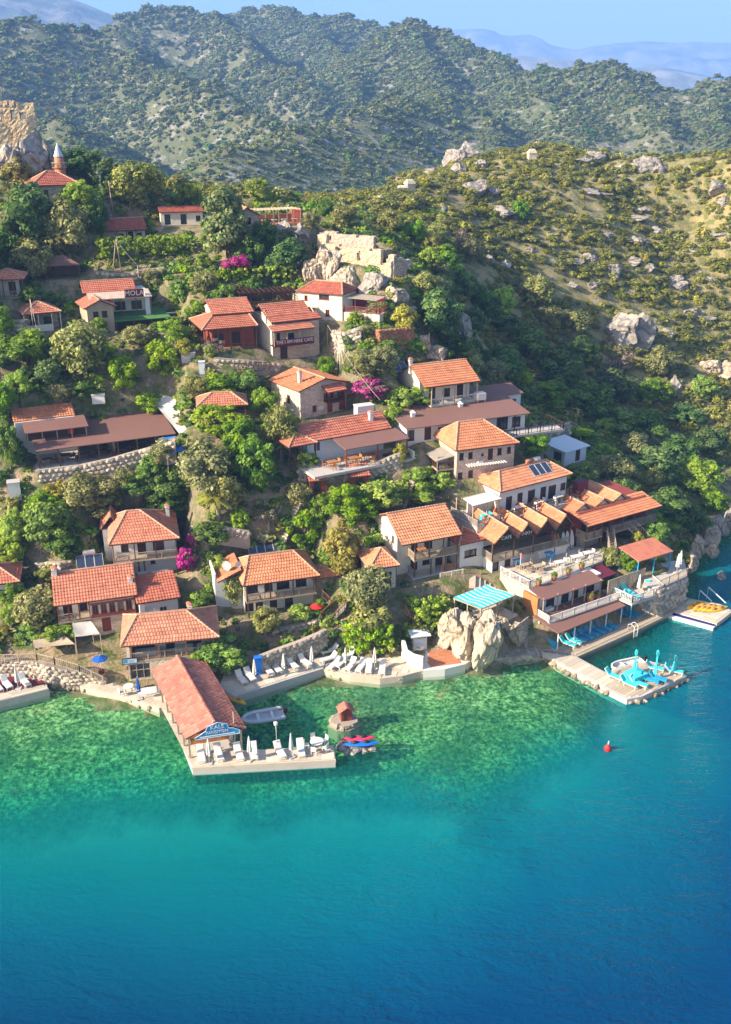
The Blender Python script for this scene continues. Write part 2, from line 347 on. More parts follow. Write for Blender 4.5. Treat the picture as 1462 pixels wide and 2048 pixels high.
# ------------------------------------------------------------------ terrain heights
CTRL = []
def cp(px, py, z):
    p = onz(px, py, z if z > 0 else min(z, 0)); CTRL.append((p[0], p[1], z))
def cpw(px, py, depth):                      # seabed: pixel on the water surface, depth below it
    p = onz(px, py, 0.0); CTRL.append((p[0], p[1], -depth))
for px, py in [(-150,1425),(0,1385),(110,1362),(180,1368),(235,1393),(310,1412),(400,1400),(480,1385),(560,1366),(640,1345),(700,1352),(760,1355),(840,1347),(930,1332),(1000,1310),
               (1075,1300),(1150,1285),(1250,1232),(1340,1195),(1385,1125),(1420,1088),(1462,1045),(1560,960)]:
    cpw(px, py, 0.15)
for t in [(-150,1320,1.2),(20,1310,1.0),(100,1310,1.0),(170,1325,0.8),(230,1365,0.5),(60,1270,1.8),(150,1285,1.5),(300,1370,0.5),(340,1280,1.4),(440,1310,0.6),
          (200,1240,2.6),(310,1190,4.4),(60,1200,3.8),(280,1165,5.2),(180,1130,6.4),(100,1100,7.4),(0,1150,5.8),(450,1250,2.0),(560,1255,2.2),(640,1240,2.3),(560,1340,0.5),(650,1320,0.6),
          (500,1205,3.2),(600,1180,4.0),(400,1030,10.8),(540,1050,10.0),(660,1120,7.0),(600,960,13.3),(780,1010,11.5),(760,1150,5.6),(850,1170,5.0),(720,1250,2.6),(730,1330,0.5),
          (830,1230,2.8),(900,1180,4.8),(870,1310,0.6),(960,1230,3.0),(0,1000,12),(150,980,12.8),(300,950,14.3),(100,900,16.2),(300,800,20.5),(0,820,20),(450,780,21.3),(550,830,18.4),
          (700,830,18.2),(700,960,13.2),(620,900,15.8),(600,730,23),(700,720,23.6),(0,700,25),(200,730,23.3),(350,720,24.0),(440,730,23.6),(50,650,26.8),(250,640,27),(450,690,25.2),
          (300,560,31),(80,560,31),(100,548,31.4),(40,545,31.5),(20,612,27.6),(40,645,25.8),(110,645,25.8),(70,668,25.2),(165,548,32),(130,520,33),(500,590,29.5),(620,620,27.2),(750,640,27.2),(640,545,32),(780,570,31),(830,600,28.5),(200,500,34),(400,520,33),(550,520,33),(290,470,35.5),
          (540,445,37),(600,445,36.5),(150,420,39),(300,420,38.5),(450,420,38),(620,405,38.5),(50,330,45),(120,380,42),(20,300,48),(-150,300,48),(-150,450,38),(-150,600,30),(-150,800,21),(-150,1000,12),(-150,1150,6),
          (850,690,24),(870,585,28.5),(915,650,23),(880,740,19.8),(960,740,17),(1000,780,14.2),(1060,800,12),(1100,850,9.8),(1150,920,7.2),(930,960,12.8),(1000,960,12.3),(1040,930,12.6),
          (900,1020,10.3),(1000,1030,9.8),(1140,980,9.0),(1000,1100,6),(1150,1100,5.8),(1250,1080,5.2),(1320,1050,4.8),(1080,1180,3.0),(1180,1200,1.2),(1300,1120,3),(1340,1140,2),(1040,1280,0.7),
          (950,600,23.5),(1000,680,17),(1100,780,10),(1200,850,6.2),(1300,930,3),(1390,1030,1.2),(1000,640,20),(1200,700,13),(1400,800,6),(1462,820,5),(1400,900,2.2),(1440,960,1.0),
          (1200,600,19.5),(1400,650,14),(1000,560,25),(1000,450,32),(1200,450,31),(1400,450,29.5),(1400,550,21.5),(950,322,42),(1080,320,41.5),(1250,343,40),(1350,352,39.2),(1480,372,38),
          (880,360,39.5),(800,392,37.8),(720,420,36.3),(1650,400,35),(1650,550,20),(1650,750,5),(1560,820,2)]:
    cp(*t)
for t in [(0,1440,.7),(100,1440,.8),(250,1440,1.0),(330,1470,1.3),(0,1550,1.7),(150,1530,1.8),(300,1520,2.0),(380,1560,2.3),(480,1440,1.7),(540,1410,1.3),(640,1400,.9),(760,1410,.8),(900,1380,.7),(1050,1350,.7),
          (560,1470,2.0),(640,1480,1.6),(690,1450,0.7),(800,1460,1.2),(950,1450,1.3),(1120,1420,1.5),(1180,1440,2.0),(520,1590,2.6),(700,1540,2.2),(850,1530,2.0),(960,1540,2.2),(1060,1490,2.2),
          (0,1680,4.6),(120,1645,4.4),(200,1620,4.3),(300,1600,4.2),(420,1595,4.2),(560,1620,4.6),(700,1600,4.5),(850,1590,4.4),(950,1620,4.4),(1060,1570,4.4),(1150,1530,5.0),(1230,1460,5.0),
          (1200,1330,2.0),(1250,1300,2.2),(1330,1270,3.5),(1300,1430,6),(1400,1380,7.5),(1462,1300,7.5),(1430,1200,6.5),(1462,1130,7),(1400,1500,7.5),
          (0,1800,6.6),(300,1760,6.2),(600,1760,6.2),(900,1740,6.2),(1100,1700,8),(1300,1600,7.6),(1462,1600,9),(0,2000,12),(150,1900,9.5),(400,1900,9),(700,1900,9),(1000,1880,10.5),(1250,1800,10),
          (0,2100,14),(400,2060,13),(700,2060,13),(1000,2060,13.5),(1462,1800,11.5),(1462,2060,14),(-150,1900,12),(-150,1600,3.5),(-150,1500,1.5),(1650,1700,16),(1650,1300,12),(1650,1050,8)]:
    cpw(*t)
CTRL += [(-30, 262, 33), (5, 262, 34), (40, 262, 33), (70, 262, 32), (100, 262, 31), (135, 250, 27), (120, 225, 30), (-30, 205, 31), (-8, 212, 32), (-30, 235, 24), (-5, 240, 27), (-58, 212, 35), (-55, 240, 26), (-90, 215, 34), (-120, 10, -17), (0, 5, -17), (120, 10, -18), (-60, 290, 10), (60, 310, 14), (160, 320, 20), (0, 260, 22), (-110, 260, 25)]
_c = np.array(CTRL); _S = 50.0
def _tps(r2): return np.where(r2 > 1e-12, 0.5*r2*np.log(r2+1e-12), 0.0)
def _solve():
    n = len(_c); xy = _c[:, :2]/_S
    K = _tps(((xy[:, None]-xy[None])**2).sum(-1)) + np.eye(n)*0.004
    P = np.hstack([np.ones((n, 1)), xy]); A = np.zeros((n+3, n+3)); A[:n, :n] = K; A[:n, n:] = P; A[n:, :n] = P.T
    return np.linalg.solve(A, np.concatenate([_c[:, 2], np.zeros(3)])), xy
_w, _xy = _solve()
def tps(X, Y):
    X = np.asarray(X, float); Y = np.asarray(Y, float); sh = X.shape
    q = np.stack([X.ravel(), Y.ravel()], 1)/_S; out = np.zeros(len(q))
    for i in range(0, len(q), 20000):
        b = q[i:i+20000]
        out[i:i+20000] = _tps(((b[:, None]-_xy[None])**2).sum(-1)) @ _w[:len(_xy)] + _w[-3] + b @ _w[-2:]
    return out.reshape(sh)
# hills beyond: crests as (pixel, distance)
RIDGES = [
 ([(-260,95,800),(-60,75,850),(0,62,880),(60,52,900),(150,62,920),(240,66,930),(290,120,860),(350,165,790),(430,198,730),(520,240,680),(590,272,640)], 0.82),
 ([(180,95,1150),(240,52,1180),(300,26,1200),(375,28,1210),(430,40,1190),(470,80,1100),(520,120,1020),(600,158,950),(640,190,900)], 0.82),
 ([(430,40,1400),(490,30,1400),(540,20,1400),(575,24,1380),(620,50,1350),(680,44,1350),(730,66,1330),(800,110,1300)], 0.62),
 ([(620,50,1350),(660,110,1150),(690,160,1000),(720,200,900)], 0.85),
 ([(730,90,1080),(770,70,1060),(800,61,1050),(835,66,1050),(880,75,1030),(910,95,1010),(960,112,1000),(1020,140,980),(1090,168,960)], 0.85),
 ([(810,64,1050),(850,140,930),(900,200,820),(960,250,720),(1000,290,650)], 0.85),
 ([(1000,135,960),(1060,190,830),(1130,230,740),(1190,260,680)], 0.62),
 ([(1040,165,900),(1100,157,880),(1180,152,860),(1235,149,850),(1275,165,840),(1330,195,830),(1400,182,820),(1425,172,820),(1480,182,810),(1600,170,800)], 0.62),
 ([(1235,149,850),(1290,215,740),(1340,265,660)], 0.85),
 ([(1425,172,820),(1440,240,700),(1460,290,620)], 0.85),
 ([(940,195,860),(880,205,780),(800,222,690),(700,252,610),(600,284,540),(500,308,490),(430,325,455)], 0.5),
 ([(-150,190,700),(0,230,640),(120,262,600),(200,300,540)], 0.5)]
_SEG = []
for pts, sl in RIDGES:
    w = [atd(*p) for p in pts]
    for a, b in zip(w[:-1], w[1:]): _SEG.append((a, b, sl))
def far_h(X, Y):
    X = np.asarray(X, float); Y = np.asarray(Y, float)
    wx = X+30*(fbm(X/90, Y/90, 3, 3)-0.5); wy = Y+30*(fbm(X/90, Y/90, 3, 9)-0.5)
    acc = np.zeros_like(X); k = 0.16
    for a, b, sl in _SEG:
        d = b[:2]-a[:2]; L = d @ d
        t = np.clip(((wx-a[0])*d[0]+(wy-a[1])*d[1])/L, 0, 1)
        dist = np.hypot(wx-a[0]-t*d[0], wy-a[1]-t*d[1])
        z = a[2]+t*(b[2]-a[2])-sl*dist*(1-0.0006*np.minimum(dist, 500))
        acc += np.exp(np.clip(z*k, -20, 60))
    base = 4+2*fbm(X/60, Y/60, 3, 5)
    h = np.log(acc+np.exp(base*k))/k
    rough = np.clip((h-8)/40, 0, 1)
    h = h+rough*(16*(fbm(X/85, Y/85, 4, 21, True)-0.55)+4.0*(fbm(X/14, Y/14, 3, 31, True)-0.5))
    return np.where(Y < 200, np.minimum(h, 4-0.05*(200-Y)), h)
PADS = []                                     # (origin, u-axis angle, u0,u1,v0,v1, z) levelled ground under buildings
def smooth01(t): t = np.clip(t, 0, 1); return t*t*(3-2*t)
def height(X, Y):
    X = np.asarray(X, float); Y = np.asarray(Y, float)
    n = tps(X, Y)
    n = n + smooth01((n-1)/6)*(1.1*(fbm(X/9, Y/9, 4, 41)-0.5)) + np.where(Y > 140, 1, 0)*smooth01((Y-140)/30)*(1.6*(fbm(X/6, Y/6, 3, 43, True)-0.5))
    n = np.where(n < 0, n+np.clip(-n, 0, 1)*0.5*(fbm(X/3, Y/3, 3, 47)-0.5), n)
    w = np.maximum(smooth01((Y-262)/60), np.maximum(smooth01((X-150)/60), smooth01((-X-125)/60)))
    f = far_h(X, Y)
    f = np.where((Y < 200), np.where(X > 100, np.minimum(n, 2), n), f)
    h = n*(1-w)+f*w
    for (ox, oy), ang, u0, u1, v0, v1, z in PADS:
        c, s = math.cos(ang), math.sin(ang)
        sel = (np.abs(X-ox) < 40) & (np.abs(Y-oy) < 40)
        if not sel.any(): continue
        u = (X-ox)*c+(Y-oy)*s; v = -(X-ox)*s+(Y-oy)*c
        d = np.hypot(np.maximum(np.maximum(u0-u, u-u1), 0), np.maximum(np.maximum(v0-v, v-v1), 0))
        k = 1-smooth01(d/3.6)
        h = np.where(sel, h*(1-k)+z*k, h)
    return h
# ------------------------------------------------------------------ building plots: eave corners seen in the photograph, ground and eave heights in metres
class Frame:
    def __init__(s, A, B, zb, he, D, pad=(0.3, 0.3), zpad=None):
        s.zb, s.he, s.D = zb, he, D
        a = onz(A[0], A[1], zb+he); b = onz(B[0], B[1], zb+he)
        d = (b-a)[:2]; s.W = float(np.hypot(*d)); s.u = d/s.W; s.v = np.array((-s.u[1], s.u[0]))
        s.o = a[:2]; s.ang = math.atan2(s.u[1], s.u[0])
        if pad is not None: PADS.append(((s.o[0], s.o[1]), s.ang, pad[0], s.W-pad[0], pad[1], D-0.3, (zpad if zpad is not None else zb-0.05)))
    def loc(s, p):                            # world point to local (u, v, z)
        d = np.array(p[:2])-s.o
        return (float(d @ s.u), float(d @ s.v), float(p[2]-s.zb))
    def world(s, u, v, z): return Vector((s.o[0]+s.u[0]*u+s.v[0]*v, s.o[1]+s.u[1]*u+s.v[1]*v, s.zb+z))
    def _r(s, px):
        d = ray(*px); c = np.array((0, 0, CAM_H))
        l0 = np.array(s.loc(c)); l1 = np.array(s.loc(c+d)); return l0, l1-l0
    def hv(s, v, px): l, d = s._r(px); t = (v-l[1])/d[1]; p = l+d*t; return float(p[0]), float(p[2])
    def hu(s, u, px): l, d = s._r(px); t = (u-l[0])/d[0]; p = l+d*t; return float(p[1]), float(p[2])
    def hz(s, z, px): l, d = s._r(px); t = (z-l[2])/d[2]; p = l+d*t; return float(p[0]), float(p[1])
FR = {
 'ale':   Frame((241,1294),(439,1275), 0.75, 4.15, 6.4),
 'gable2':Frame((108,1213),(275,1190), 1.9, 4.2, 7.0),
 'hip3':  Frame((217,1091),(359,1077), 5.3, 4.4, 8.0),
 'annex': Frame((283,1207),(352,1196), 3.0, 2.5, 3.0),
 'hip5':  Frame((486,1173),(640,1152), 2.4, 4.0, 6.6),
 'gable6':Frame((829,1086),(921,1069), 5.4, 4.3, 7.2),
 'shed6': Frame((738,1140),(800,1131), 5.2, 2.7, 3.6),
 'cafe':  Frame((986,1086),(1143,1050), 5.0, 3.8, 7.5),
 'bar8':  Frame((1176,1054),(1325,1012), 5.0, 3.5, 8.0),
 'hip9':  Frame((1001,985),(1145,948), 9.6, 2.8, 5.6),
 'hip10': Frame((911,902),(1039,886), 12.8, 3.7, 6.6),
 'brown11':Frame((813,858),(1062,826), 15.9, 2.1, 5.0),
 'gable12':Frame((863,774),(960,762), 18.7, 2.6, 7.0),
 'gable13':Frame((598,784),(701,764), 18.0, 3.5, 7.0),
 'terrace14':Frame((676,878),(792,858), 15.0, 2.7, 5.4),
 'restaurant15':Frame((72,903),(352,867), 14.7, 2.2, 6.0),
 'pavilion16':Frame((393,815),(496,810), 18.2, 2.2, 4.4),
 'cafe17':Frame((545,662),(648,651), 23.0, 4.1, 6.5),
 'red18': Frame((425,655),(515,648), 24.7, 3.0, 7.0),
 'hip19': Frame((592,583),(685,590), 27.0, 3.4, 5.0),
 'mola20':Frame((178,600),(304,592), 27.2, 2.5, 6.0),
 'hut21': Frame((171,618),(230,613), 27.0, 2.0, 5.0),
 'balcony22':Frame((45,630),(123,623), 26.2, 2.3, 4.6),
 'mosque24':Frame((62,372),(162,369), 40.5, 2.2, 6.5),
 'house25':Frame((230,462),(295,459), 34.4, 1.9, 4.6),
 'house26':Frame((318,425),(408,423), 36.6, 1.9, 4.6),
 'boathouse': Frame((371,1478),(492,1459), 0.7, 2.3, 11.8, pad=None),
 'lowbar': Frame((1117,1267),(1252,1211), 0.6, 2.2, 2.6, pad=(0,-.2), zpad=0.2),
 'midbar': Frame((1088,1198),(1208,1158), 3.0, 2.2, 2.8, pad=(.1,.2)),
 'bar30': Frame((1278,1123),(1347,1102), 4.2, 2.1, 3.2),
 'pergola31': Frame((962,1218),(1030,1191), 3.2, 2.2, 3.6),
 'bluehut': Frame((1133,905),(1180,891), 9.5, 2.0, 4.2),
 'lean1': Frame((618,964),(656,960), 12.4, 1.6, 1.8, pad=None),
 'lean2': Frame((700,955),(742,951), 12.6, 1.6, 1.8, pad=None),
 'ruin': Frame((634,500),(787,512), 30.9, 3.0, 5.5, pad=(-.5,-1.6)),
 'perg18': Frame((478,588),(592,582), 28.4, 1.9, 3.6),
 'edge32': Frame((-30,1172),(40,1164), 4.0, 2.4, 4.0),
 'tent28': Frame((88,532),(160,529), 31.0, 1.8, 4.0),
 'green20': Frame((230,643),(342,634), 25.2, 1.8, 3.0),
 'deck27': Frame((520,452),(613,447), 36.8, 0.1, 5.0),
 'house27': Frame((470,432),(520,430), 37.3, 1.5, 5.0),
 'grill23':Frame((-10,560),(48,558), 30.0, 2.3, 4.5),
}
# ------------------------------------------------------------------ ground, seabed, sea, hills, mountains, haze
GX0, GX1, GY0, GY1, GS = -126.0, 174.0, 18.0, 326.0, 1.0
_gx = np.arange(GX0, GX1+.01, GS); _gy = np.arange(GY0, GY1+.01, GS)
_XX, _YY = np.meshgrid(_gx, _gy)
GRID = height(_XX, _YY)
def gz(x, y):
    x = np.clip((np.asarray(x, float)-GX0)/GS, 0, len(_gx)-1.001); y = np.clip((np.asarray(y, float)-GY0)/GS, 0, len(_gy)-1.001)
    i = x.astype(int); j = y.astype(int); fx = x-i; fy = y-j
    return (GRID[j, i]*(1-fx)+GRID[j, i+1]*fx)*(1-fy)+(GRID[j+1, i]*(1-fx)+GRID[j+1, i+1]*fx)*fy
_ts = np.arange(40, 320, 0.25)
def T(px, py):
    """first point of the terrain on a pixel's ray"""
    d = ray(px, py); d = d/d[1]
    P = d[None]*_ts[:, None]; z = P[:, 2]+CAM_H
    below = z < gz(P[:, 0], P[:, 1])
    k = int(np.argmax(below)) if below.any() else len(_ts)-1
    return Vector((P[k, 0], P[k, 1], float(gz(P[k, 0], P[k, 1]))))
def mk_ground():
    t = NT('hillside_ground'); v = t.coord('Object')
    n1 = t.noise(v, 0.10, 5, 0.6); n2 = t.noise(v, 0.55, 6, 0.65); n3 = t.noise(v, 3.0, 4, 0.65)
    soil = t.mix(n3, (0.20, 0.14, 0.085), (0.34, 0.26, 0.165))
    grass = t.mix(n3, (0.22, 0.185, 0.075), (0.37, 0.30, 0.135))
    green = t.mix(n3, (0.05, 0.075, 0.018), (0.12, 0.145, 0.036))
    rock = t.mix(n3, (0.24, 0.21, 0.17), (0.42, 0.37, 0.30))
    zone = t.attr('dry')
    c = t.mix(t.mrange(n2, 0.42, 0.60), soil, green)
    dryc = t.mix(t.mrange(n2, 0.46, 0.56), grass, t.mix(0.3, green, grass))
    dryc = t.mix(t.mrange(t.noise(v, 0.33, 6, 0.72), 0.57, 0.63, 0, 0.9), dryc, rock)
    c = t.mix(zone, c, dryc)
    z = t.node('ShaderNodeSeparateXYZ', {'Vector': t.node('ShaderNodeNewGeometry').outputs['Normal']}).outputs['Z']
    steep = t.math('ADD', t.mrange(z, 0.74, 0.50), t.math('SUBTRACT', t.math('MULTIPLY', n1, 1.3), 0.85), clamp=True)
    bank = t.mix(t.mrange(n2, 0.40, 0.62), t.mix(n3, (0.13, 0.095, 0.06), (0.30, 0.24, 0.17)), green)
    c = t.mix(t.mrange(t.math('ADD', steep, t.math('MULTIPLY', n2, 0.5)), 0.55, 0.75), c, t.mix(zone, bank, rock))
    c = t.mix(t.math('MULTIPLY', t.math('SUBTRACT', 1.0, zone), t.mrange(t.noise(v, 0.9, 5, 0.7), 0.60, 0.68, 0, 0.9)), c, rock)
    h = t.math('ADD', n3, n2)
    return t.done(t.bsdf(c, 0.95, t.bump(h, 0.7, 0.25), spec=0.15))
def mk_seabed():
    t = NT('seabed_reef'); v = t.coord('Object')
    zz = t.node('ShaderNodeSeparateXYZ', {'Vector': v}).outputs['Z']
    w = t.mix(0.3, v, t.noise(v, 0.8, 3, out='Color'))
    cell = t.vor(w, 0.75, 'SMOOTH_F1'); n = t.noise(v, 0.45, 5, 0.65); nf = t.noise(v, 2.6, 5, 0.75)
    big = t.noise(v, 0.12, 4, 0.6)
    reef = t.ramp(t.math('ADD', t.math('MULTIPLY', t.mrange(nf, .25, .75), 0.55), t.math('MULTIPLY', t.noise(v, 0.85, 4, .7), 0.42)), [(0.34, (0.020, 0.075, 0.030)), (0.45, (0.090, 0.21, 0.075)), (0.55, (0.27, 0.42, 0.16)), (0.68, (0.66, 0.76, 0.42))])
    grass = t.mix(t.mrange(nf, .35, .65), (0.008, 0.055, 0.030), (0.12, 0.28, 0.13))
    rust = t.mix(t.mrange(nf, .35, .65), (0.14, 0.085, 0.03), (0.60, 0.42, 0.17))
    c = t.mix(t.mrange(big, 0.44, 0.62), reef, grass)
    c = t.mix(t.mrange(n, 0.60, 0.72, 0, 0.75), c, rust)
    sand = t.mix(n, (0.50, 0.56, 0.42), (0.68, 0.70, 0.55))
    sand = t.mix(t.mrange(t.noise(v, 0.085, 4, 0.6), 0.60, 0.70, 0, 0.85), sand, (0.03, 0.07, 0.05))
    d = t.math('ADD', zz, t.math('MULTIPLY', t.math('SUBTRACT', n, 0.5), 1.6))
    c = t.mix(t.mrange(d, -2.3, -2.9), c, grass)
    c = t.mix(t.mrange(d, -3.0, -3.9), c, sand)
    return t.done(t.bsdf(c, 0.95, t.bump(nf, 0.8, 0.2), spec=0.1))
def mk_sea():
    t = NT('sea_water'); v = t.coord('Object')
    dep = t.attr('depth'); rp = t.attr('chop')
    # what the water column lets through, tinted, and what it scatters back itself
    body = t.ramp(t.mrange(dep, 0, 16), [(0.0, (0.006, 0.22, 0.15)), (0.14, (0.001, 0.20, 0.165)), (0.27, (0.0003, 0.168, 0.160)), (0.40, (0.0002, 0.120, 0.143)), (0.58, (0.0002, 0.072, 0.118)), (0.80, (0.0002, 0.036, 0.086)), (1.0, (0.0002, 0.030, 0.080))])
    body = t.mix(t.math('MULTIPLY', rp, 0.8, clamp=True), body, t.mix(1.0, body, (0.8, 1.22, 1.6), 'MULTIPLY'))
    tint = t.ramp(t.mrange(dep, 0, 6), [(0.0, (0.95, 1.0, 0.95)), (0.25, (0.60, 0.95, 0.78)), (0.5, (0.30, 0.86, 0.74)), (1.0, (0.03, 0.62, 0.64))])
    T_ = t.math('POWER', 2.718, t.math('MULTIPLY', dep, t.mrange(dep, 1.2, 4.0, -0.06, -0.16)))
    mp = t.node('ShaderNodeMapping', {'Vector': v, 'Rotation': (0, 0, R(-8)), 'Scale': (0.55, 1.5, 1)}).outputs[0]
    mp2 = t.node('ShaderNodeMapping', {'Vector': v, 'Rotation': (0, 0, R(14)), 'Scale': (0.8, 1.2, 1)}).outputs[0]
    w1 = t.noise(mp, 0.75, 4, 0.6, dist=0.6); w2 = t.noise(mp2, 2.6, 3, 0.6, dist=0.4); w3 = t.noise(v, 0.09, 3, 0.5)
    h = t.math('ADD', t.math('MULTIPLY', w1, 0.75), t.math('MULTIPLY', w2, 0.35))
    bp = t.node('ShaderNodeBump', {'Height': h, 'Distance': 0.55, 'Strength': t.math('MULTIPLY', rp, t.mrange(w3, 0.35, 0.65, 0.45, 1.1))}).outputs[0]
    tr = t.node('ShaderNodeBsdfTransparent', {'Color': tint}).outputs[0]
    df = t.node('ShaderNodeBsdfDiffuse', {'Color': body, 'Normal': bp}).outputs[0]
    m = t.node('ShaderNodeMixShader', {'Fac': T_, 1: df, 2: tr}).outputs[0]
    gl = t.node('ShaderNodeBsdfGlossy', {'Color': (1, 1, 1, 1), 'Roughness': 0.07, 'Normal': bp}).outputs[0]
    fr = t.node('ShaderNodeFresnel', {'IOR': 1.33, 'Normal': bp}).outputs[0]
    return t.done(t.node('ShaderNodeMixShader', {'Fac': t.math('MULTIPLY', fr, 0.28), 1: m, 2: gl}).outputs[0])
M['ground'] = mk_ground(); M['seabed'] = mk_seabed(); M['sea'] = mk_sea()
def grid_mesh(name, X, Y, Z, mat, keep=None, attrs=None, kind='structure', smooth=True):
    ny, nx = X.shape
    idx = np.arange(nx*ny).reshape(ny, nx)
    q = np.stack([idx[:-1, :-1], idx[:-1, 1:], idx[1:, 1:], idx[1:, :-1]], -1).reshape(-1, 4)
    if keep is not None: q = q[keep.reshape(-1)]
    used = np.unique(q); remap = np.zeros(nx*ny, int); remap[used] = np.arange(len(used)); q = remap[q]
    vv = np.stack([X.ravel()[used], Y.ravel()[used], Z.ravel()[used]], 1)
    me = bpy.data.meshes.new(name)
    me.vertices.add(len(vv)); me.vertices.foreach_set('co', vv.ravel())
    me.loops.add(q.size); me.loops.foreach_set('vertex_index', q.ravel())
    me.polygons.add(len(q)); me.polygons.foreach_set('loop_start', np.arange(len(q))*4); me.polygons.foreach_set('loop_total', np.full(len(q), 4))
    me.update(calc_edges=True); me.validate()
    me.polygons.foreach_set('use_smooth', np.full(len(me.polygons), smooth))
    for k, a in (attrs or {}).items():
        at = me.attributes.new(k, 'FLOAT', 'POINT'); at.data.foreach_set('value', a.ravel()[used].astype(np.float32))
    me.materials.append(mat)
    o = bpy.data.objects.new(name, me); link(o); o['kind'] = kind
    return o
_fmax = np.maximum(np.maximum(GRID[:-1, :-1], GRID[1:, :-1]), np.maximum(GRID[:-1, 1:], GRID[1:, 1:]))
_fmin = np.minimum(np.minimum(GRID[:-1, :-1], GRID[1:, :-1]), np.minimum(GRID[:-1, 1:], GRID[1:, 1:]))
def dry_zone(X, Y):
    """dry open scrubland on the right hill, damp gardens in the village"""
    t = (X-(8+0.12*(Y-150)))/14
    return smooth01(t)*smooth01((Y-138)/14)
grid_mesh('hillside', _XX, _YY, GRID, M['ground'], _fmax > -0.25, {'dry': np.maximum(dry_zone(_XX, _YY), smooth01((_YY-250)/40))})
grid_mesh('seabed', _XX, _YY, GRID, M['seabed'], _fmax <= -0.25)
_rp = np.clip(0.20+0.95*smooth01((_XX+0.25*_YY+2)/34)+0.3*smooth01((70-_YY)/25), 0, 0.9)
_sX, _sY = np.meshgrid(np.arange(GX0, GX1+.01, 2), np.arange(GY0, 260.1, 2))
def _sea():
    dep = np.maximum(0.02, -GRID); m = (_fmin < 0.15) & ((_YY[:-1, :-1] < 250))
    grid_mesh('sea', _XX, _YY, np.zeros_like(_XX), M['sea'], m, {'depth': dep, 'chop': _rp}, smooth=True)
_sea()
# the sea goes on beyond the bay, with its bed 18 m down
for nm, mt, z, extra in (('open_sea', M['sea'], 0.0, {'depth': 16.0, 'chop': 1.0}), ('open_seabed', M['seabed'], -18.0, {})):
    b = MB()
    for x0, x1, y0, y1 in ((-1500, GX0, -150, 330), (GX1, 1500, -150, 330), (GX0, GX1, -150, GY0)):
        b.poly([(x0, y0, z), (x1, y0, z), (x1, y1, z), (x0, y1, z)])
    o = b.build(nm, mt, kind='structure')
    for k, val in extra.items():
        at = o.data.attributes.new(k, 'FLOAT', 'POINT'); at.data.foreach_set('value', [val]*len(o.data.vertices))
# far hills
_fx = np.arange(-1300, 1501, 9.0); _fy = np.arange(200, 1751, 9.0)
_FX, _FY = np.meshgrid(_fx, _fy)
FAR = height(_FX, _FY)
FAR = np.where(_FY < 250, np.where((np.abs(_FX) > 130), FAR, FAR), FAR)
_inside = (_FX[:-1, :-1] > GX0) & (_FX[1:, 1:] < GX1) & (_FY[1:, 1:] < GY1)
def mk_far():
    t = NT('far_hill_ground'); v = t.coord('Object')
    n = t.noise(v, 0.022, 6, 0.68); n2 = t.noise(v, 0.13, 5, 0.7); n3 = t.noise(v, 0.5, 3, 0.6)
    c = t.mix(n3, (0.13, 0.13, 0.06), (0.22, 0.21, 0.11))
    c = t.mix(t.mrange(n, 0.42, 0.6), c, t.mix(n3, (0.075, 0.10, 0.032), (0.145, 0.16, 0.06)))
    c = t.mix(t.mrange(n2, 0.53, 0.64), c, (0.34, 0.32, 0.28))
    return t.done(t.bsdf(c, 0.95, t.bump(n2, 0.9, 3.0), spec=0.1))
M['far'] = mk_far()
grid_mesh('hills', _FX, _FY, FAR, M['far'], ~_inside)
def mk_mount():
    t = NT('mountain_ground'); v = t.coord('Object')
    n = t.noise(v, 0.0042, 7, 0.68)
    c = t.mix(t.mrange(n, 0.4, 0.62), (0.085, 0.10, 0.06), (0.32, 0.29, 0.23))
    return t.done(t.bsdf(c, 0.95, t.bump(n, 0.8, 30), spec=0.1))
M['mount'] = mk_mount()
def mountain(pts, dist, seed, thick=1500):
    w = np.array([atd(x, y, dist) for x, y in pts])
    xs = np.linspace(w[0, 0], w[-1, 0], 150); ys = np.linspace(-thick, thick, 60)
    X, V = np.meshgrid(xs, ys); crest = np.interp(X, w[:, 0], w[:, 2])
    f = np.clip(1-np.abs(V)/thick, 0, 1)**1.1
    rough = fbm(X/320+seed, V/320, 5, seed, True)-0.6
    Z = np.maximum(crest*f + rough*crest*0.55*np.minimum(1, np.abs(V)/400)*f, 0)-3
    o = grid_mesh('mountain', X, V+dist, Z, M['mount'])
mountain([(-700,60),(-400,-60),(-200,-110),(0,-60),(60,-30),(140,-8),(185,8),(250,35),(300,75),(380,150),(460,230)], 3300, 3)
mountain([(640,225),(800,150),(900,118),(985,112),(1045,109),(1130,116),(1195,128),(1260,133),(1300,126),(1350,135),(1400,148),(1440,165),(1500,190),(1700,230)], 4000, 11)
mountain([(350,220),(560,130),(740,76),(800,68),(870,62),(905,55),(965,55),(985,58),(1000,66),(1060,65),(1080,74),(1100,88),(1150,98),(1200,88),(1280,78),(1300,77),(1350,82),(1380,80),(1470,82),(1620,90),(1800,160),(2000,220)], 7000, 23, 1700)
b = MB()
b.poly([(-6500, 1700, -2), (6500, 1700, -2), (6500, 9000, -2), (-6500, 9000, -2)])
b.poly([(-6500, 330, -2), (-1290, 330, -2), (-1290, 1700, -2), (-6500, 1700, -2)]); b.poly([(1490, 330, -2), (6500, 330, -2), (6500, 1700, -2), (1490, 1700, -2)])
b.build('plain', M['far'], kind='structure')
def haze():
    t = NT('haze_air')
    vol = t.node('ShaderNodeVolumePrincipled', {'Color': (0.26, 0.50, 1.0, 1), 'Density': HAZE, 'Anisotropy': 0.0})
    t.l.new(vol.outputs[0], t.out.inputs['Volume'])
    b = MB(); b.box(-7000, 7000, -300, 9200, -20, 1100); b.build('haze', t.mat, kind='stuff')
haze()
